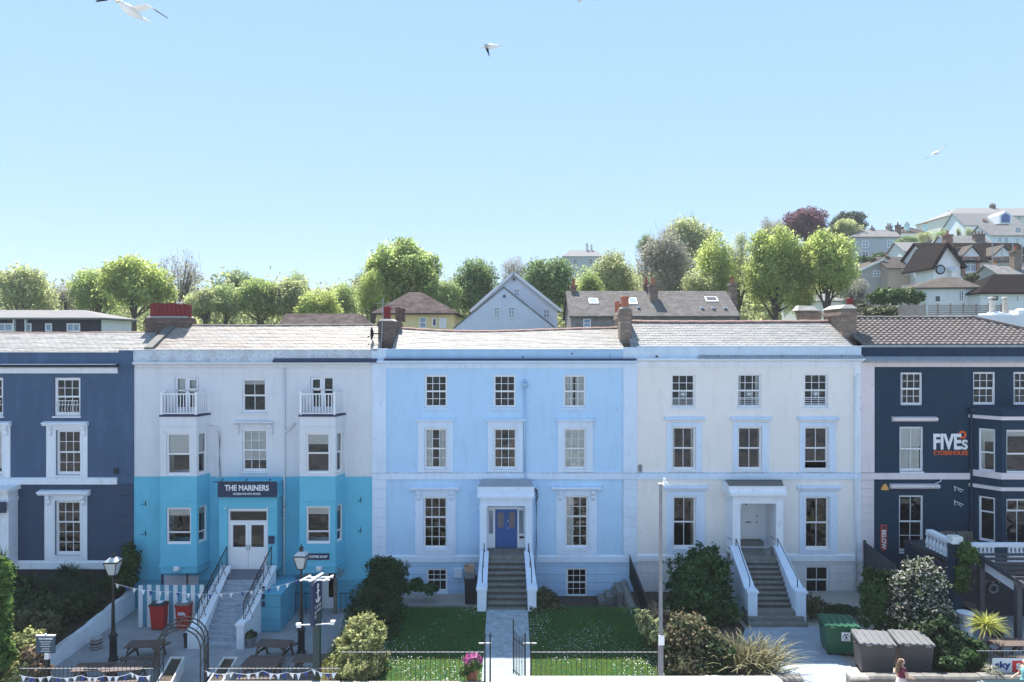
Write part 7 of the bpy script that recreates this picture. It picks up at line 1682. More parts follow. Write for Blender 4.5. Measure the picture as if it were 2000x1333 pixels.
for i, (lb, px, top, w_, y, lf, n, tw, clo) in enumerate(TR):
    tree(lb, px, top, w_, y, lf, n=int(n*3.6), twigs=tw, seed=i, lobes=34 if n < 2500 else 64, crown_lo=clo, lob=.25 if tw > 400 else .28)
for i, (lb, lobes, mt, n) in enumerate((
  ('dark clipped hedge left of the white bungalow', [L(1735, 582, 72, 70, 36, 1.5), L(1775, 582, 72, 50, 32, 1.5), L(1710, 584, 72, 30, 30, 1.2)], 'leaf_hedge', 3000),
  ('low scrub behind the pantiled roof', [L(1720, 612, 60, 80, 22, 1.2), L(1770, 613, 60, 70, 18, 1.2), L(1685, 605, 62, 40, 20, 1)], 'leaf_olive', 2600),
  ('small bush on the slope below the grey hip roofed house', [L(1715, 503, 122, 34, 18, 1.5), L(1690, 510, 120, 36, 18, 1.5)], 'leaf_hedge', 1000),
  ('scruffy bush beside the white bungalow roof', [L(1897, 545, 82, 26, 20, .8)], 'leaf_olive', 700))):
    bush(lb, lobes, mt, n, .16, seed=60+i, stem=False)
def woodland():
    rg = np.random.default_rng(77); Q = []; T_ = []
    for k in range(420):
        px = rg.uniform(-120, 1600); y = rg.uniform(112, 170); x = X(px, y); w_ = rg.uniform(3, 5.5); top = 546 - max(0, px-1000)*.10 + rg.uniform(-8, 26); zt = Z(top, y); zb = base_h(x, y)
        if zt-zb < 2: zt = zb+4
        p, o, ti, _ = lobed_points(rg, (x, y, (zt+zb)/2), (w_, w_, (zt-zb)/2+.5), 9, 420, shell=.5); Q.append(leaves(p, .42, rg, up=.6, outward=o)); T_.append(ti*.8)
    o = quads_mesh('woodland', np.concatenate(Q), np.concatenate(T_), 'crown_olive'); tag(o, 'belt of mixed woodland filling the slope behind the separate trees', 'woodland', kind='stuff')
woodland()

# ================================================================== houses on the hill and behind the terrace
paint('far_white', (.74, .76, .78), var=.05); paint('far_blue_white', (.72, .77, .85), var=.05); paint('far_yellow', (.72, .62, .33), var=.05); paint('far_cream', (.72, .70, .64), var=.06)
paint('far_grey', (.36, .37, .38), var=.08); paint('far_bluegrey', (.38, .43, .48), var=.06); paint('far_tan', (.42, .36, .30), var=.08); paint('far_navy', (.035, .04, .06), var=.2); paint('far_aqua', (.40, .62, .62), var=.04)
slate('far_slate', (.17, .17, .175), (.24, .24, .24), (.30, .27, .24), bw=.5, rh=.3, amt=.4, spec=.05, rough=.9); slate('far_tile', (.15, .138, .13), (.21, .195, .185), (.10, .095, .09), bw=.4, rh=.32, amt=.5, spec=.02, rough=.95); slate('far_brown', (.085, .076, .07), (.125, .112, .10), (.14, .12, .10), bw=.4, rh=.32, amt=.5, spec=.02, rough=.95); slate('far_rust', (.055, .04, .04), (.10, .075, .072), (.16, .14, .135), bw=.5, rh=.4, amt=.7, spec=.02, rough=.95)
paint('far_metal', (.24, .235, .235), rough=.95, spec=.05, var=.08); paint('far_glass', (.035, .045, .06), rough=.12, var=.3, bmp=0, spec=.6); paint('far_pane', (.30, .38, .48), rough=.2, var=.15, bmp=0); paint('half_timber', (.022, .018, .018), var=.2, rough=.95, spec=.02); paint('fence_grey', (.23, .21, .20), var=.2)
def fwin(par, x0, x1, z0, z1, y, cols=1, rows=2, mat='white_sash', pane='far_glass', fr=.09):
    m = MB(); m.box(x0, x0+fr, y-.06, y+.02, z0, z1); m.box(x1-fr, x1, y-.06, y+.02, z0, z1); m.box(x0+fr, x1-fr, y-.06, y+.02, z0, z0+fr); m.box(x0+fr, x1-fr, y-.06, y+.02, z1-fr, z1); b = fr*.4
    for i in range(1, cols): xx = x0+(x1-x0)*i/cols; m.box(xx-b, xx+b, y-.05, y+.01, z0+fr, z1-fr)
    for j in range(1, rows): zz = z0+(z1-z0)*j/rows; m.box(x0+fr, x1-fr, y-.045, y+.01, zz-b, zz+b)
    w_ = m.build('window', mat, par); q = MB(); q.quad((x0+fr, y-.02, z0+fr), (x1-fr, y-.02, z0+fr), (x1-fr, y-.02, z1-fr), (x0+fr, y-.02, z1-fr)); q.build('pane', pane, w_, fix=False); return w_
def fhouse(label, px0, px1, eave, rid, y, d, wall, roof, style='hip', r0=None, r1=None, wins=(), chims=(), rz=0, base=None, ov=.3, name='house', group='houses behind the terrace', apex=None, trim='far_white', panes='far_glass', cat='house'):
    x0, x1 = X(px0, y), X(px1, y); ze = Z(eave, y); yr = y+d/2; zr = Z(rid, yr); xm = (x0+x1)/2; zb = min(base_h(x0, y), base_h(x1, y))-2 if base is None else base
    h = thing(name, (xm, yr, zb+2), label, cat, group)
    m = MB(); m.box(x0, x1, y, y+d, zb, ze)
    if style == 'gx': m.prismx([(y, ze), (y+d, ze), (yr, zr-.1)], x0, x1)
    if style == 'gy':
        xa = X(apex, y) if apex else xm; zr = Z(rid, y); m.prismy([(x0, ze), (x1, ze), (xa, zr)], y, y+d)
    m.build('wall', wall, h)
    m = MB(); th = .14
    if style == 'hip':
        a, b = (X(r0, yr) if r0 else x0+d/2), (X(r1, yr) if r1 else x1-d/2)
        c = [(x0-ov, y-ov, ze), (x1+ov, y-ov, ze), (x1+ov, y+d+ov, ze), (x0-ov, y+d+ov, ze)]; A, B = (a, yr, zr), (b, yr, zr); m.add(c+[A, B]+[(p[0], p[1], p[2]-th) for p in c], [(0, 1, 5, 4), (1, 2, 5), (2, 3, 4, 5), (3, 0, 4), (0, 6, 7, 1), (1, 7, 8, 2), (2, 8, 9, 3), (3, 9, 6, 0), (6, 9, 8, 7)])
    elif style == 'gx':
        s = (zr-ze)/(d/2); m.hexa([(x0-ov, y-ov, ze-ov*s), (x1+ov, y-ov, ze-ov*s), (x1+ov, yr, zr), (x0-ov, yr, zr), (x0-ov, y-ov, ze-ov*s+th), (x1+ov, y-ov, ze-ov*s+th), (x1+ov, yr, zr+th), (x0-ov, yr, zr+th)]); m.hexa([(x0-ov, yr, zr), (x1+ov, yr, zr), (x1+ov, y+d+ov, ze-ov*s), (x0-ov, y+d+ov, ze-ov*s), (x0-ov, yr, zr+th), (x1+ov, yr, zr+th), (x1+ov, y+d+ov, ze-ov*s+th), (x0-ov, y+d+ov, ze-ov*s+th)])
    elif style == 'gy':
        for s, xe in ((-1, x0), (1, x1)):
            k = (zr-ze)/abs(xa-xe); xo = xe+s*ov; zo = ze-ov*k; m.hexa([(xo, y-ov, zo), (xa, y-ov, zr), (xa, y+d, zr), (xo, y+d, zo), (xo, y-ov, zo+th), (xa, y-ov, zr+th), (xa, y+d, zr+th), (xo, y+d, zo+th)])
    ro = m.build('roof', roof, h)
    if style == 'gy' and trim:
        m = MB()
        for s, xe in ((-1, x0), (1, x1)): k = (zr-ze)/abs(xa-xe); m.bar((xe+s*ov, y-ov-.02, ze-ov*k+.02), (xa, y-ov-.02, zr+.02), .06, .26)
        m.build('barge_board', trim, ro)
    for wv in wins: fwin(h, X(wv[0], y), X(wv[1], y), Z(wv[3], y), Z(wv[2], y), y, *(wv[4:6] if len(wv) > 5 else (2, 2)), pane=wv[6] if len(wv) > 6 else panes)
    for c in chims:
        yc = y+d/2+(c[4] if len(c) > 4 else 0); xa_, xb_ = X(c[0], yc), X(c[1], yc); m = MB(); zc = Z(c[2], yc); w_ = max(xb_-xa_, .3); m.box(xa_, xb_, yc-.45, yc+.45, ze, zc-.2); m.box(xa_-.08, xb_+.08, yc-.53, yc+.53, zc-.2, zc); cm = m.build('chimney', c[3], ro)
        for q in range(max(1, int(w_/.45))): m = MB(); m.lathe([(.16, 0), (.13, .5), (.16, .55)], xa_+w_*(q+.5)/max(1, int(w_/.45)), yc, zc, 7); m.build('chimney_pot', 'terracotta', cm)
    if rz: h.rotation_euler = (0, 0, R(rz))
    return h
fhouse('low dark building with a pale metal hipped roof and white end wall, far left', -60, 197, 621, 606, 58, 4.6, 'far_navy', 'far_metal', 'hip', r0=-40, r1=166, ov=.4, wins=[(-6, 26, 632, 648, 2, 1, 'far_pane'), (49, 62, 632, 648, 1, 1, 'far_pane'), (89, 102, 632, 648, 1, 1, 'far_pane'), (131, 157, 632, 648, 2, 1, 'far_pane')])
hb = [o for o in bpy.data.objects if o.type == 'EMPTY' and o.name.startswith('house')][-1]
m = MB(); xx = X(197, 58)+.012; m.box(xx, xx+.06, 58.05, 62.5, 8, Z(621, 58)-.16); e = m.build('end_wall', 'far_white', hb); m = MB(); m.box(X(48, 57.7), X(50, 57.7), 57.7, 57.95, Z(650, 57.7), Z(621, 57.7)); m.box(X(25, 57.7), X(27, 57.7), 57.7, 57.95, Z(650, 57.7), Z(624, 57.7)); m.build('rainwater_pipe', 'far_white', hb)
fhouse('brown tiled roof of a low building peeping over the pub ridge', 552, 708, 640, 613, 52, 5.0, 'far_tan', 'far_rust', 'hip', r0=557, r1=702)
h = fhouse('small yellow house with a hipped mottled rust roof', 735, 886, 612, 571, 66, 8.4, 'far_yellow', 'far_rust', 'hip', r0=800, r1=823, ov=.45, wins=[(819, 833, 620, 641, 1, 2, 'far_pane'), (844, 853, 622, 638, 1, 1), (858, 872, 621, 642, 1, 1, 'light_plastic')])
fhouse('pale blue white house end with the taller gable, set behind', 926, 1089, 603, 534, 66, 8, 'far_blue_white', 'far_slate', 'gy', apex=1003, ov=.35, wins=[(1004, 1015, 564, 579, 2, 2, 'far_pane'), (1061, 1074, 604, 622, 2, 2, 'far_pane')])
m = MB(); yv = 65.9; m.tube([(X(1004, yv), yv-.05, Z(546, yv)), (X(1004, yv), yv+.1, Z(546, yv))], .13, 10); par = [o for o in bpy.data.objects if o.type == 'EMPTY' and o.name.startswith('house')][-1]; m.build('vent', 'far_glass', par)
fhouse('pale blue white house end with the lower front gable and two sash windows', 887, 1084, 642, 563, 61, 4.4, 'far_blue_white', 'far_slate', 'gy', apex=984, ov=.05, trim=None, wins=[(965, 976, 600, 621, 2, 3, 'far_pane'), (993, 1005, 600, 621, 2, 3, 'far_pane')])
par = [o for o in bpy.data.objects if o.type == 'EMPTY' and o.name.startswith('house')][-1]; yv = 60.95; m = MB(); m.tube([(X(985, yv), yv-.03, Z(579, yv)), (X(985, yv), yv+.1, Z(579, yv))], .12, 10); m.build('vent', 'far_glass', par)
h = fhouse('long house with brown tiled roof, roof lights and four stacks', 1116, 1440, 618, 572, 57, 7.2, 'rubble', 'far_tile', 'gx', ov=.2, wins=[(1139, 1154, 623, 640, 1, 2, 'far_pane')], chims=[(1115, 1125, 558, 'red_brick', .3), (1258, 1264, 555, 'old_brick', .6), (1268, 1283, 556, 'pale_brick', -1.2), (1425, 1436, 554, 'pale_brick', -.3)])
ro = [c for c in h.children if c.name.startswith('roof')][0]
def on_slope(px, py):
    """point on the front slope of the long brown roof seen at a pixel"""
    y0, z0 = 57-.2, Z(618, 57)+.14-.2*(Z(572, 60.6)-Z(618, 57))/3.6; s = (Z(572, 60.6)-Z(618, 57))/3.6; k = -(py-CY)/F; y = (z0-s*y0-CZ)/(k-s); return X(px, y), y, CZ+k*y, s
for a, b, c_, d_, mt in ((1151, 1167, 584, 594, 'far_pane'), (1229, 1242, 583, 595, 'far_pane'), (1380, 1399, 581, 590, 'far_navy')):
    p, q = on_slope(a, d_), on_slope(b, c_); m = MB(); e = .06; m.hexa([(p[0], p[1], p[2]), (q[0], p[1], p[2]), (q[0], q[1], q[2]), (p[0], q[1], q[2]), (p[0], p[1]-.03, p[2]+e), (q[0], p[1]-.03, p[2]+e), (q[0], q[1]-.03, q[2]+e), (p[0], q[1]-.03, q[2]+e)]); f_ = m.build('roof_light', 'white_sash', ro)
    i = .10; m = MB(); m.quad((p[0]+i, p[1]+i, p[2]+e+.02+i*p[3]), (q[0]-i, p[1]+i, p[2]+e+.02+i*p[3]), (q[0]-i, q[1]-i, q[2]+e+.02-i*p[3]), (p[0]+i, q[1]-i, q[2]+e+.02-i*p[3])); m.build('pane', mt, f_, fix=False)
for px, py in ((1247, 602), (1371, 603), (1393, 603), (1416, 603)): p = on_slope(px, py); m = MB(); m.box(p[0]-.12, p[0]+.12, p[1]-.15, p[1]+.15, p[2], p[2]+.16); m.build('roof_vent', 'light_plastic', ro)
fhouse('far blue grey mansion with two tall chimneys on the skyline', 1100, 1176, 501, 489, 260, 14, 'far_bluegrey', 'far_metal', 'hip', r0=1114, r1=1164, wins=[(1120, 1127, 506, 517, 2, 2), (1150, 1157, 506, 517, 2, 2)], chims=[(1144, 1149, 478, 'far_cream'), (1153, 1157, 480, 'far_cream')])
fhouse('small far house with a white framed window showing between trees', 690, 726, 551, 546, 140, 6, 'far_tan', 'far_brown', 'gx', wins=[(700, 712, 552, 564, 2, 1, 'far_pane')])
fhouse('grey house with hipped slate roof below the pine', 1664, 1757, 463, 449, 140, 9, 'far_bluegrey', 'far_slate', 'hip', r0=1682, r1=1745, wins=[(1684, 1696, 471, 484, 2, 2, 'far_pane'), (1732, 1744, 469, 484, 2, 2, 'far_pane'), (1684, 1696, 492, 506, 2, 3), (1731, 1743, 492, 500, 2, 3)], chims=[(1732, 1741, 442, 'rubble'), (1750, 1757, 440, 'old_brick'), (1700, 1706, 446, 'rubble')])
fhouse('grey gabled wing with a three light window, left of the tan wing', 1680, 1730, 528, 507, 100, 6, 'far_grey', 'far_brown', 'gy', apex=1727, ov=.3, wins=[(1705, 1725, 529, 541, 3, 2, 'far_pane')], rz=0)
fhouse('tan house with a mossy tiled roof and white casements', 1735, 1832, 524, 504, 98, 6.5, 'far_tan', 'far_brown', 'gx', ov=.3, wins=[(1762, 1782, 526, 537, 3, 2, 'far_pane'), (1798, 1811, 526, 537, 2, 1, 'far_pane'), (1762, 1782, 557, 566, 3, 1, 'far_pane')], chims=[(1727, 1733, 502, 'old_brick')])
fhouse('small white cottage with pale slate roof above the tan house', 1767, 1812, 491, 475, 122, 6, 'far_white', 'far_metal', 'gx', wins=[(1778, 1783, 494, 503, 1, 1)], chims=[(1810, 1817, 470, 'rubble')])
fhouse('white cottage with low metal roof right of the small cottage', 1806, 1842, 493, 480, 118, 6, 'far_white', 'far_metal', 'gx', wins=[(1828, 1836, 498, 503, 1, 1)])
h = fhouse('white half timbered house with dark roof, brick dormers and a round window', 1828, 2030, 510, 477, 92, 9, 'far_white', 'half_timber', 'gx', ov=.4, wins=[(1884, 1907, 502, 532, 2, 2, 'far_pane'), (1946, 1968, 503, 514, 3, 1, 'far_pane')], chims=[(1844, 1857, 459, 'red_brick', -1)])
y = 92; ro = [c for c in h.children if c.name.startswith('roof')][0]
for a, ap, b, top, bot in ((1875, 1896, 1914, 482, 502), (1934, 1957, 1980, 482, 502)):
    x0, xa, x1, zt_, zb_ = X(a, y), X(ap, y), X(b, y), Z(top, y), Z(bot, y); m = MB(); m.prismy([(x0+.15, zb_), (x1-.15, zb_), (xa, zt_-.1)], y-.25, y+3); dm = m.build('dormer', 'far_white', h); m = MB()
    for s, xe in ((-1, x0), (1, x1)): m.hexa([(xe, y-.5, zb_-.05), (xa, y-.5, zt_), (xa, y+3, zt_), (xe, y+3, zb_-.05), (xe, y-.5, zb_+.15), (xa, y-.5, zt_+.2), (xa, y+3, zt_+.2), (xe, y+3, zb_+.15)])
    m.build('dormer_roof', 'far_brown', dm); m = MB(); m.box(x0+.15, x0+.55, y-.25, y+.01, Z(540, y), zb_); m.box(x1-.55, x1-.15, y-.25, y+.01, Z(540, y), zb_); m.box(x0+.55, x1-.55, y-.25, y+.01, zb_-.25, zb_); m.build('brick_surround', 'red_brick', dm)
y = 89.5; xa, xm, xb, ze_, zr_ = X(1823, y), X(1846, y), X(1875, y), Z(516, y), Z(478, y)
m = MB(); m.prismy([(xa, 8), (xb, 8), (xb, ze_), (xm, zr_), (xa, ze_)], y, y+4); gw = m.build('gable_wing', 'far_white', h)
m = MB(); th = .22
for xe, s in ((xa, -1), (xb, 1)):
    k = (zr_-ze_)/abs(xm-xe); xo = xe+s*.45; zo = ze_-.45*k; m.hexa([(xo, y-.5, zo), (xm, y-.5, zr_), (xm, y+6.5, zr_), (xo, y+6.5, zo), (xo, y-.5, zo+th), (xm, y-.5, zr_+th), (xm, y+6.5, zr_+th), (xo, y+6.5, zo+th)])
m.build('gable_roof', 'half_timber', gw)
m = MB()
for xe, s in ((xa, -1), (xb, 1)): k = (zr_-ze_)/abs(xm-xe); m.bar((xe+s*.45, y-.54, ze_-.45*k+.02), (xm, y-.54, zr_+.02), .06, .42)
m.build('barge_board', 'half_timber', gw)
xr_, zz_ = X(1836, y), Z(527, y); m = MB(); m.tube([(xr_, y-.1, zz_), (xr_, y+.02, zz_)], .62, 16); rw = m.build('round_window', 'half_timber', gw); m = MB(); m.tube([(xr_, y-.13, zz_), (xr_, y-.09, zz_)], .46, 16); m.build('pane', 'far_pane', rw)
m = MB(); m.box(X(1850, y), X(1861, y), y-.9, y, 14, Z(531, y)); m.prismx([(y-1.1, Z(531, y)), (y+.02, Z(531, y)), (y+.02, Z(522, y))], X(1848, y), X(1863, y)); m.build('porch', 'far_white', h)
y = 92
m = MB()
for k in range(9): zz = Z(547, y)+k*.28; m.box(X(1864, y), X(1864, y)+(.45 if k % 2 else .3), y-.06, y+.01, zz, zz+.26)
m.build('quoins', 'red_brick', h)
fhouse('white bungalow with a brown hipped roof', 1797, 1912, 562, 542, 72, 6.4, 'far_white', 'far_brown', 'hip', r0=1838, r1=1866, ov=.35, wins=[(1834, 1846, 577, 591, 1, 1), (1878, 1888, 568, 589, 2, 4)], rz=-7)
fhouse('white bungalow wing with a dark gabled roof at the right edge', 1915, 2060, 572, 536, 70, 6, 'far_white', 'half_timber', 'hip', r0=1940, r1=2020, ov=.35, wins=[(1935, 1951, 577, 589, 1, 1), (1984, 1990, 577, 589, 1, 2)])
fhouse('large cream building with pale hipped roof on the hilltop', 1851, 2060, 422, 407, 205, 16, 'far_cream', 'far_metal', 'hip', r0=1868, r1=2050, ov=.4, wins=[(1864, 1872, 429, 441, 2, 2, 'far_pane'), (1893, 1901, 427, 437, 2, 2, 'far_pane'), (1864, 1871, 450, 460, 2, 2, 'far_pane'), (1986, 1995, 422, 430, 2, 2, 'far_pane')], chims=[(1934, 1943, 401, 'old_brick'), (1852, 1856, 415, 'rubble')])
fhouse('pale blue gabled house with an arched blue balcony door', 1884, 1995, 440, 418, 170, 9, 'far_blue_white', 'far_metal', 'gx', ov=.3, wins=[(1955, 1971, 420, 436, 2, 1, 'far_pane')], chims=[(1918, 1926, 432, 'red_brick', -3)])
par = [o for o in bpy.data.objects if o.type == 'EMPTY' and o.name.startswith('house')][-1]; yv = 168.5; m = MB(); m.prismy([(X(1952, yv), Z(437, yv)), (X(1976, yv), Z(437, yv)), (X(1976, yv), Z(420, yv)), (X(1964, yv), Z(412.5, yv)), (X(1952, yv), Z(420, yv))], yv, yv+5); dm = m.build('dormer', 'far_blue_white', par); m = MB(); m.prismy([(X(1956, yv), Z(435, yv)), (X(1972, yv), Z(435, yv)), (X(1972, yv), Z(422, yv)), (X(1964, yv), Z(417, yv)), (X(1956, yv), Z(422, yv))], yv-.1, yv-.01); m.build('balcony_door', 'door_blue', dm)
fhouse('white terrace row with dormer and small paned windows under the blue gabled house', 1936, 2060, 460, 442, 150, 8, 'far_blue_white', 'far_slate', 'gx', wins=[(1949, 1957, 464, 473, 2, 2, 'far_pane'), (1961, 1969, 464, 475, 2, 2, 'far_pane'), (1983, 1991, 466, 474, 2, 2, 'far_pane'), (1982, 1994, 445, 455, 2, 2, 'far_pane')])
fhouse('slate roofed house with a long row of chimney pots', 1858, 1942, 480, 462, 128, 7, 'far_white', 'far_slate', 'gx', chims=[(1902, 1921, 458, 'old_brick', -2)])
fhouse('far pale house with pantiled roof and aqua chimneys on the skyline', 1757, 1812, 455, 443, 190, 9, 'far_cream', 'far_rust', 'hip', chims=[(1768, 1775, 438, 'far_aqua', -3), (1804, 1811, 439, 'far_aqua', -3)])
fhouse('grey roofed house crowded against the right edge, under scaffolding', 1965, 2060, 545, 520, 80, 7, 'far_grey', 'far_slate', 'gx', wins=[(1975, 1990, 548, 560, 2, 1, 'far_pane')], chims=[(1976, 1990, 490, 'pale_brick', -1)])
fhouse('white rendered house half hidden behind the forked trunk', 1560, 1690, 588, 572, 96, 6, 'far_white', 'far_metal', 'gx', wins=[(1600, 1606, 566, 582, 1, 1), (1656, 1662, 572, 584, 1, 1)])
# scaffold on the hill
t = thing('scaffold', (X(1985, 84), 84, Z(560, 84)), 'steel scaffold with a yellow sheet against the right edge of the hill', 'scaffold'); m = MB(); y = 84
for a in (1938, 1957, 1978, 1996): m.tube([(X(a, y), y, Z(560, y)), (X(a, y), y, Z(476, y))], .05, 5)
for b in (503, 515, 530): m.tube([(X(1936, y), y, Z(b, y)), (X(2030, y), y, Z(b-6, y))], .05, 5)
m.tube([(X(1946, y), y-.1, Z(525, y)), (X(1962, y), y-.1, Z(540, y))], .07, 5); m.build('poles', 'galvanised', t); m = MB(); m.box(X(1940, y), X(2030, y), y-.2, y+.8, Z(511, y), Z(508, y)); m.build('boards', 'weathered_wood', t); m = MB(); m.box(X(1939, y), X(1946, y), y-.1, y-.05, Z(529, y), Z(513, y)); m.build('warning_sheet', 'alarm_yellow', t)
# fence and white stacks right behind the dark roof
y = 56; t = thing('timber_fence', (X(1850, y), y, Z(620, y)), 'weathered grey fence of boards and rails below the white bungalow', 'fence'); m = MB(); xa, xb = X(1757, y), X(1957, y)
for k in range(9): xx = xa+(xb-xa)*k/8; m.box(xx-.06, xx+.06, y, y+.1, Z(640, y), Z(593, y))
m.build('posts', 'fence_grey', t); m = MB()
for k in range(5): zz = Z(616, y)+k*.17; m.box(X(1812, y), xb, y-.03, y-.005, zz, zz+.11)
m.box(xa, X(1808, y), y-.03, y-.005, Z(618, y), Z(596, y)); m.build('boards', 'fence_grey', t)
y = 47; t = thing('chimney_stack', (X(1975, y), y, 8), 'broad white rendered chimney stacks with two grey pots at the right edge', 'chimney')
for a, b, c_ in ((1937, 1972, 612), (1990, 2030, 606)):
    m = MB(); x0, x1, z1 = X(a, y), X(b, y), Z(c_, y); m.box(x0, x1, y, y+1.2, 6, z1-.25); m.box(x0-.06, x1+.06, y-.06, y+1.26, z1-.25, z1); m.lathe([(.5, 0), (.3, .12)], (x0+x1)/2, y+.6, z1, 4); m.build('stack', 'far_white', t)
for px in (1950, 1976):
    m = MB(); m.lathe([(.2, 0), (.17, .75), (.2, .8), (.2, .85)], X(px, y), y+.6, Z(612, y)+.02, 10); m.lathe([(.05, .85), (.05, 1.0), (.26, 1.0), (.2, 1.08), (.02, 1.1)], X(px, y), y+.6, Z(612, y)+.02, 10); m.build('chimney_pot', 'mortar_cap', t)
fl = MB(); fl.box(X(1800, 49), X(1950, 49), 46, 52, 10.5, Z(619, 49)); tag(fl.build('flat_roof_building', 'far_white', None), 'bright flat roof strip behind the ridge of the pantiled roof', 'building')

# the thin sea air that pales the hill
m = bpy.data.materials.new('sea_air'); m.use_nodes = True; n = m.node_tree; n.nodes.clear(); MATS['sea_air'] = m
out = nd(n, 'ShaderNodeOutputMaterial'); vol = nd(n, 'ShaderNodeVolumePrincipled'); vol.inputs['Density'].default_value = .0004; vol.inputs['Color'].default_value = (.92, .96, 1, 1); vol.inputs['Anisotropy'].default_value = 0
n.links.new(vol.outputs[0], out.inputs['Volume'])
hz = MB().box(-950, 950, -650, 1260, -4, 92).build('haze', 'sea_air', None); tag(hz, kind='stuff')
# ================================================================== gulls and people
paint('feather_white', (.82, .82, .80), var=.03, bmp=0, rough=.8); paint('feather_grey', (.40, .42, .46), var=.06, bmp=0, rough=.8); paint('feather_dark', (.035, .04, .06), var=.2, bmp=0, rough=.8); paint('beak', (.65, .40, .05), bmp=0)
def gull(label, c, heading, bank, lw, rw, s=1.0, pitch=0):
    """lw, rw: wing joints (shoulder, wrist, tip) as (out, forward, up) in metres; heading about z, body along +x"""
    m = MB(); rotm = Matrix.Rotation(R(heading), 3, 'Z') @ Matrix.Rotation(R(-pitch), 3, 'Y') @ Matrix.Rotation(R(bank), 3, 'X'); c = Vector(c)
    prof = [(-.30, .012, 0), (-.24, .035, .0), (-.15, .065, 0), (-.03, .088, 0), (.08, .088, 0), (.16, .066, .005), (.205, .046, .015), (.245, .048, .022), (.28, .038, .018), (.30, .018, .012), (.36, .005, .0)]; n = 9; k0 = 0; vs = []
    for x, r, z in prof:
        for j in range(n): q = 2*math.pi*j/n; vs.append((x, r*math.cos(q), z+r*.9*math.sin(q)))
    fs = [(i*n+j, i*n+(j+1) % n, (i+1)*n+(j+1) % n, (i+1)*n+j) for i in range(len(prof)-1) for j in range(n)]
    for i, f in enumerate(fs): m.m = 3 if f[0]//n >= 9 else 0; m.add([vs[q] for q in f], [(0, 1, 2, 3)])
    m.m = 0; m.add([(-.22, -.03, .01), (-.22, .03, .01), (-.40, .085, .0), (-.42, 0, 0), (-.40, -.085, .0), (-.22, 0, .03), (-.40, 0, .012)], [(0, 5, 6, 4), (5, 1, 2, 6), (0, 4, 3, 2, 1)])
    for s_, W_ in ((1, lw), (-1, rw)):
        pts = [Vector((.05, .05, .04))]+[Vector(p) for p in W_]; ch = [.19, .19, .15, .02]; J = []
        ctrl = []
        for i in range(len(pts)-1):
            for u in (0, .34, .67): p = pts[i].lerp(pts[i+1], u); ctrl.append((p, ch[i]+(ch[i+1]-ch[i])*u, i+u))
        ctrl.append((pts[-1], ch[-1], len(pts)-1)); rows = []
        for p, w_, u in ctrl:
            o, f, z = p.y if False else p[0], p[1], p[2]
            rows.append([(f+w_*.35, s_*o, z), (f+w_*.12, s_*o, z+.022*w_/.19), (f-w_*.65, s_*o, z-.01), (f+w_*.1, s_*o, z-.012*w_/.19)])
        for i in range(len(rows)-1):
            dark = ctrl[i+1][2] > 2.45
            for j in range(4):
                m.m = 2 if dark else (1 if j in (0, 1) else 0); a, b = rows[i], rows[i+1]; m.add([a[j], a[(j+1) % 4], b[(j+1) % 4], b[j]], [(0, 1, 2, 3)])
    m.m = 0; m.v = [tuple(c+rotm @ (Vector(p)*s)) for p in m.v]
    t = m.build('gull', ['feather_white', 'feather_grey', 'feather_dark', 'beak'], None, smooth=False); return tag(t, label, 'gull', 'gulls in the sky')
# wings given as (outwards, forwards, upwards)
gull('large gull gliding at top left, wings spread in a shallow slant', P(256, 22, 11.8), 260, -17, [(.10, .05, .05), (.36, .10, .13), (.66, -.04, .05)], [(.10, .05, .05), (.36, .10, .12), (.72, -.02, .02)], 1.0)
gull('gull in the upper middle of the sky with its wing bent down', P(958, 92, 24), 160, -12, [(.10, .05, .04), (.34, .06, .03), (.34, -.06, -.36)], [(.10, .05, .05), (.30, .12, .16), (.46, .0, .1)], 1.0)
gull('distant gull at right, tilted with wings raised over its white body', P(1828, 299, 34), 262, 30, [(.10, .05, .05), (.32, .10, .10), (.62, -.04, .08)], [(.10, .05, .04), (.30, .06, .02), (.56, -.08, -.02)], 1.0, pitch=-10)
gull('gull at the top edge of the sky, only its tail end showing', P(1134, -3, 26), 100, 5, [(.10, .05, .05), (.36, .10, .13), (.66, -.04, .05)], [(.10, .05, .05), (.36, .10, .12), (.66, -.02, .02)], 1.0)

paint('skin', (.62, .38, .28), rough=.55, var=.05, bmp=0); paint('hair_brown', (.20, .12, .07), rough=.5, var=.3, scale=14, bmp=.3, bscale=50); paint('hair_red', (.30, .12, .05), rough=.5, var=.3, scale=14, bmp=.3, bscale=50)
paint('cloth_burgundy', (.16, .02, .05), var=.1, bmp=.1); paint('cloth_pale_pink', (.70, .56, .55), var=.08, bmp=.1); paint('cloth_aqua', (.25, .58, .58), var=.08, bmp=.1); paint('cloth_navy', (.03, .04, .08), var=.1); paint('shoe', (.5, .48, .45), bmp=0)
def skin_obj(name, mat, parent, verts, edges, radii, root=0, sub=2):
    off = wloc(parent); me = bpy.data.meshes.new(name); me.from_pydata([tuple(Vector(v)-off) for v in verts], edges, []); o = bpy.data.objects.new(name, me); COL.objects.link(o); o.parent = parent
    md = o.modifiers.new('skin', 'SKIN'); sv = me.skin_vertices[0].data
    for i, r in enumerate(radii): rr_ = r if hasattr(r, '__len__') else (r, r); sv[i].radius = rr_; sv[i].use_root = (i == root)
    md.use_smooth_shade = True; s = o.modifiers.new('smooth', 'SUBSURF'); s.levels = sub; s.render_levels = sub; me.materials.append(MATS[mat]); return o
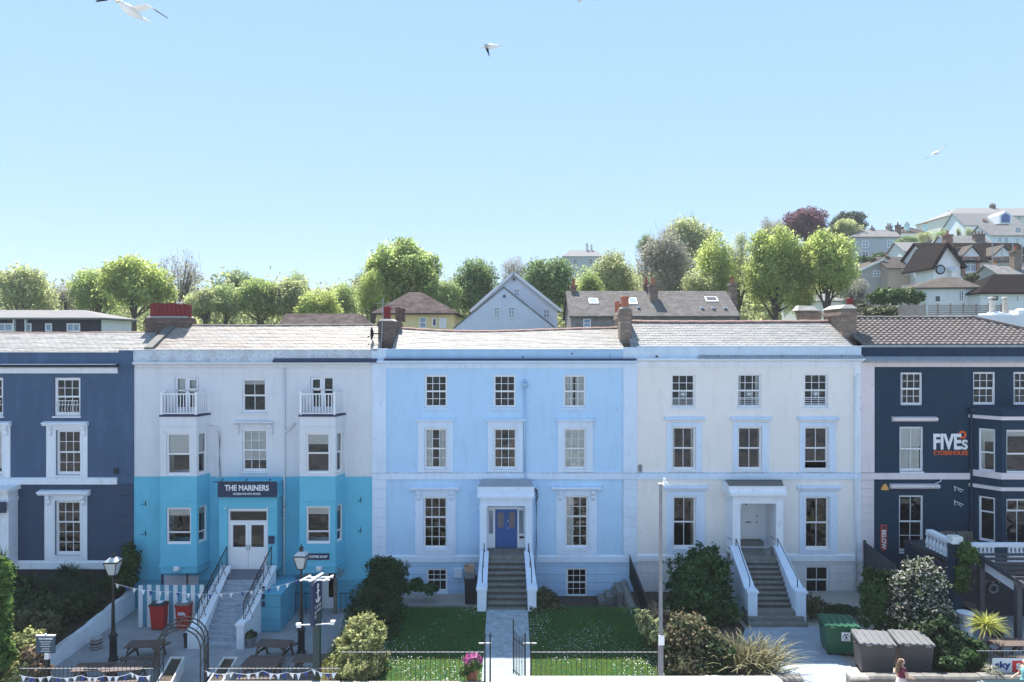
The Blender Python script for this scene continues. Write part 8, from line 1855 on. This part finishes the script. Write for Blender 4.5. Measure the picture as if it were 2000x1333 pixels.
def person(label, px, y, z0, rz, hair, top, skirt, hlen=.42, hgt=1.64):
    c = Vector((X(px, y), y, z0)); M_ = Matrix.Rotation(R(rz), 3, 'Z'); k = hgt/1.70
    def q(x, yy, z): return c+M_ @ (Vector((x, yy, z))*k)
    t = thing('person', c, label, 'person'); V = []; E = []; Rd = []
    def add(p, r, par=None):
        V.append(q(*p)); Rd.append(tuple(a*k for a in r) if hasattr(r, '__len__') else r*k); i = len(V)-1
        if par is not None: E.append((par, i))
        return i
    # local x points forwards, y to the left
    pel = add((0, 0, .93), (.115, .15)); wa = add((.0, 0, 1.08), (.095, .125), pel); chs = add((.015, 0, 1.27), (.105, .145), wa); sh = add((0, 0, 1.40), (.07, .10), chs); nk = add((.01, 0, 1.47), .05, sh); jw = add((.035, 0, 1.55), (.075, .065), nk); hd = add((.02, 0, 1.63), (.092, .078), jw); tp = add((.01, 0, 1.69), (.055, .05), hd)
    add((.105, 0, 1.585), .013, jw)
    for s, (el, wr, kn, an, toe) in ((1, ((-.06, .23, 1.13), (.10, .20, .93), (.14, .10, .50), (.02, .10, .09), (.17, .11, .035))), (-1, ((.03, -.22, 1.13), (.26, -.20, 1.06), (-.02, -.10, .50), (-.30, -.10, .13), (-.16, -.11, .03)))):
        a = add((0, s*.175, 1.385), .052, sh); b = add(el, .040, a); d = add(wr, .028, b); dv = Vector(wr)-Vector(el); dv.normalize()
        pm = add(tuple(Vector(wr)+dv*.05), (.034, .018), d)
        for f in range(4): f0 = Vector(wr)+dv*.09+Vector((0, (f-1.5)*.018, (1.5-f)*.006)); f1 = add(tuple(f0), .0095, pm); add(tuple(f0+dv*(.04+.01*(f in (1, 2)))+Vector((0, 0, -.012))), .008, f1)
        th = add(tuple(Vector(wr)+dv*.03+Vector((.02, -s*.03, .012))), .011, pm); add(tuple(Vector(wr)+dv*.065+Vector((.03, -s*.04, .015))), .009, th)
        h_ = add((0, s*.095, .86), .09, pel); e = add(kn, .056, h_); g = add(an, .036, e); add(toe, (.032, .038), g)
    skin_obj('body', 'skin', t, V, E, Rd)
    skin_obj('top', top, t, [q(0, 0, .98), q(0, 0, 1.10), q(.015, 0, 1.27), q(0, 0, 1.37), q(0, .17, 1.38), q(0, -.17, 1.38), q(-.02, .20, 1.28), q(.01, -.20, 1.28)], [(0, 1), (1, 2), (2, 3), (3, 4), (3, 5), (4, 6), (5, 7)], [(.125*k, .155*k), (.108*k, .138*k), (.12*k, .16*k), (.09*k, .12*k), .064*k, .064*k, .056*k, .056*k])
    m = MB(); n = 18; rings = []
    for z, rx, ry in ((1.06, .12, .155), (.95, .145, .19), (.8, .19, .215), (.6, .25, .24), (.42, .29, .26)): rings.append([q(rx*math.cos(2*math.pi*j/n)*(1+.06*math.cos(5*2*math.pi*j/n)*(1.06-z)), ry*math.sin(2*math.pi*j/n)*(1+.06*math.cos(6*2*math.pi*j/n)*(1.06-z)), z) for j in range(n)])
    for a, b in zip(rings[:-1], rings[1:]):
        for j in range(n): m.quad(a[j], a[(j+1) % n], b[(j+1) % n], b[j])
    m.build('skirt', skirt, t, smooth=True, fix=False)
    skin_obj('hair', hair, t, [q(.02, 0, 1.675), q(-.035, 0, 1.64), q(-.085, 0, 1.56), q(-.115, 0, 1.45), q(-.14, .02, 1.62-hlen+.08), q(-.13, .0, 1.62-hlen)], [(0, 1), (1, 2), (2, 3), (3, 4), (4, 5)], [(.075*k, .07*k), (.095*k, .092*k), (.075*k, .10*k), (.06*k, .105*k), (.05*k, .09*k), (.02*k, .05*k)])
    m = MB()
    for s in (-1, 1): m.v += []; m.ell(q(.105, s*.032, 1.615), .011, .011, .008, 6, 4)
    m.build('eyes', 'bin_black', t)
    for s, an in ((1, (.06, .10, .04)), (-1, (-.24, -.10, .05))): m = MB(); m.ell(q(*an), .13, .05, .05, 9, 6); m.build('shoe', 'shoe', t)
    return t
person('woman with long brown hair, burgundy top and pale pink skirt walking past the grey bins', 1761, 24.1, .19, 12, 'hair_brown', 'cloth_burgundy', 'cloth_pale_pink')
person('person with reddish hair in aqua clothes cut off by the right edge', 2003, 24.0, .19, 190, 'hair_red', 'cloth_aqua', 'cloth_aqua', hlen=.3, hgt=1.66)
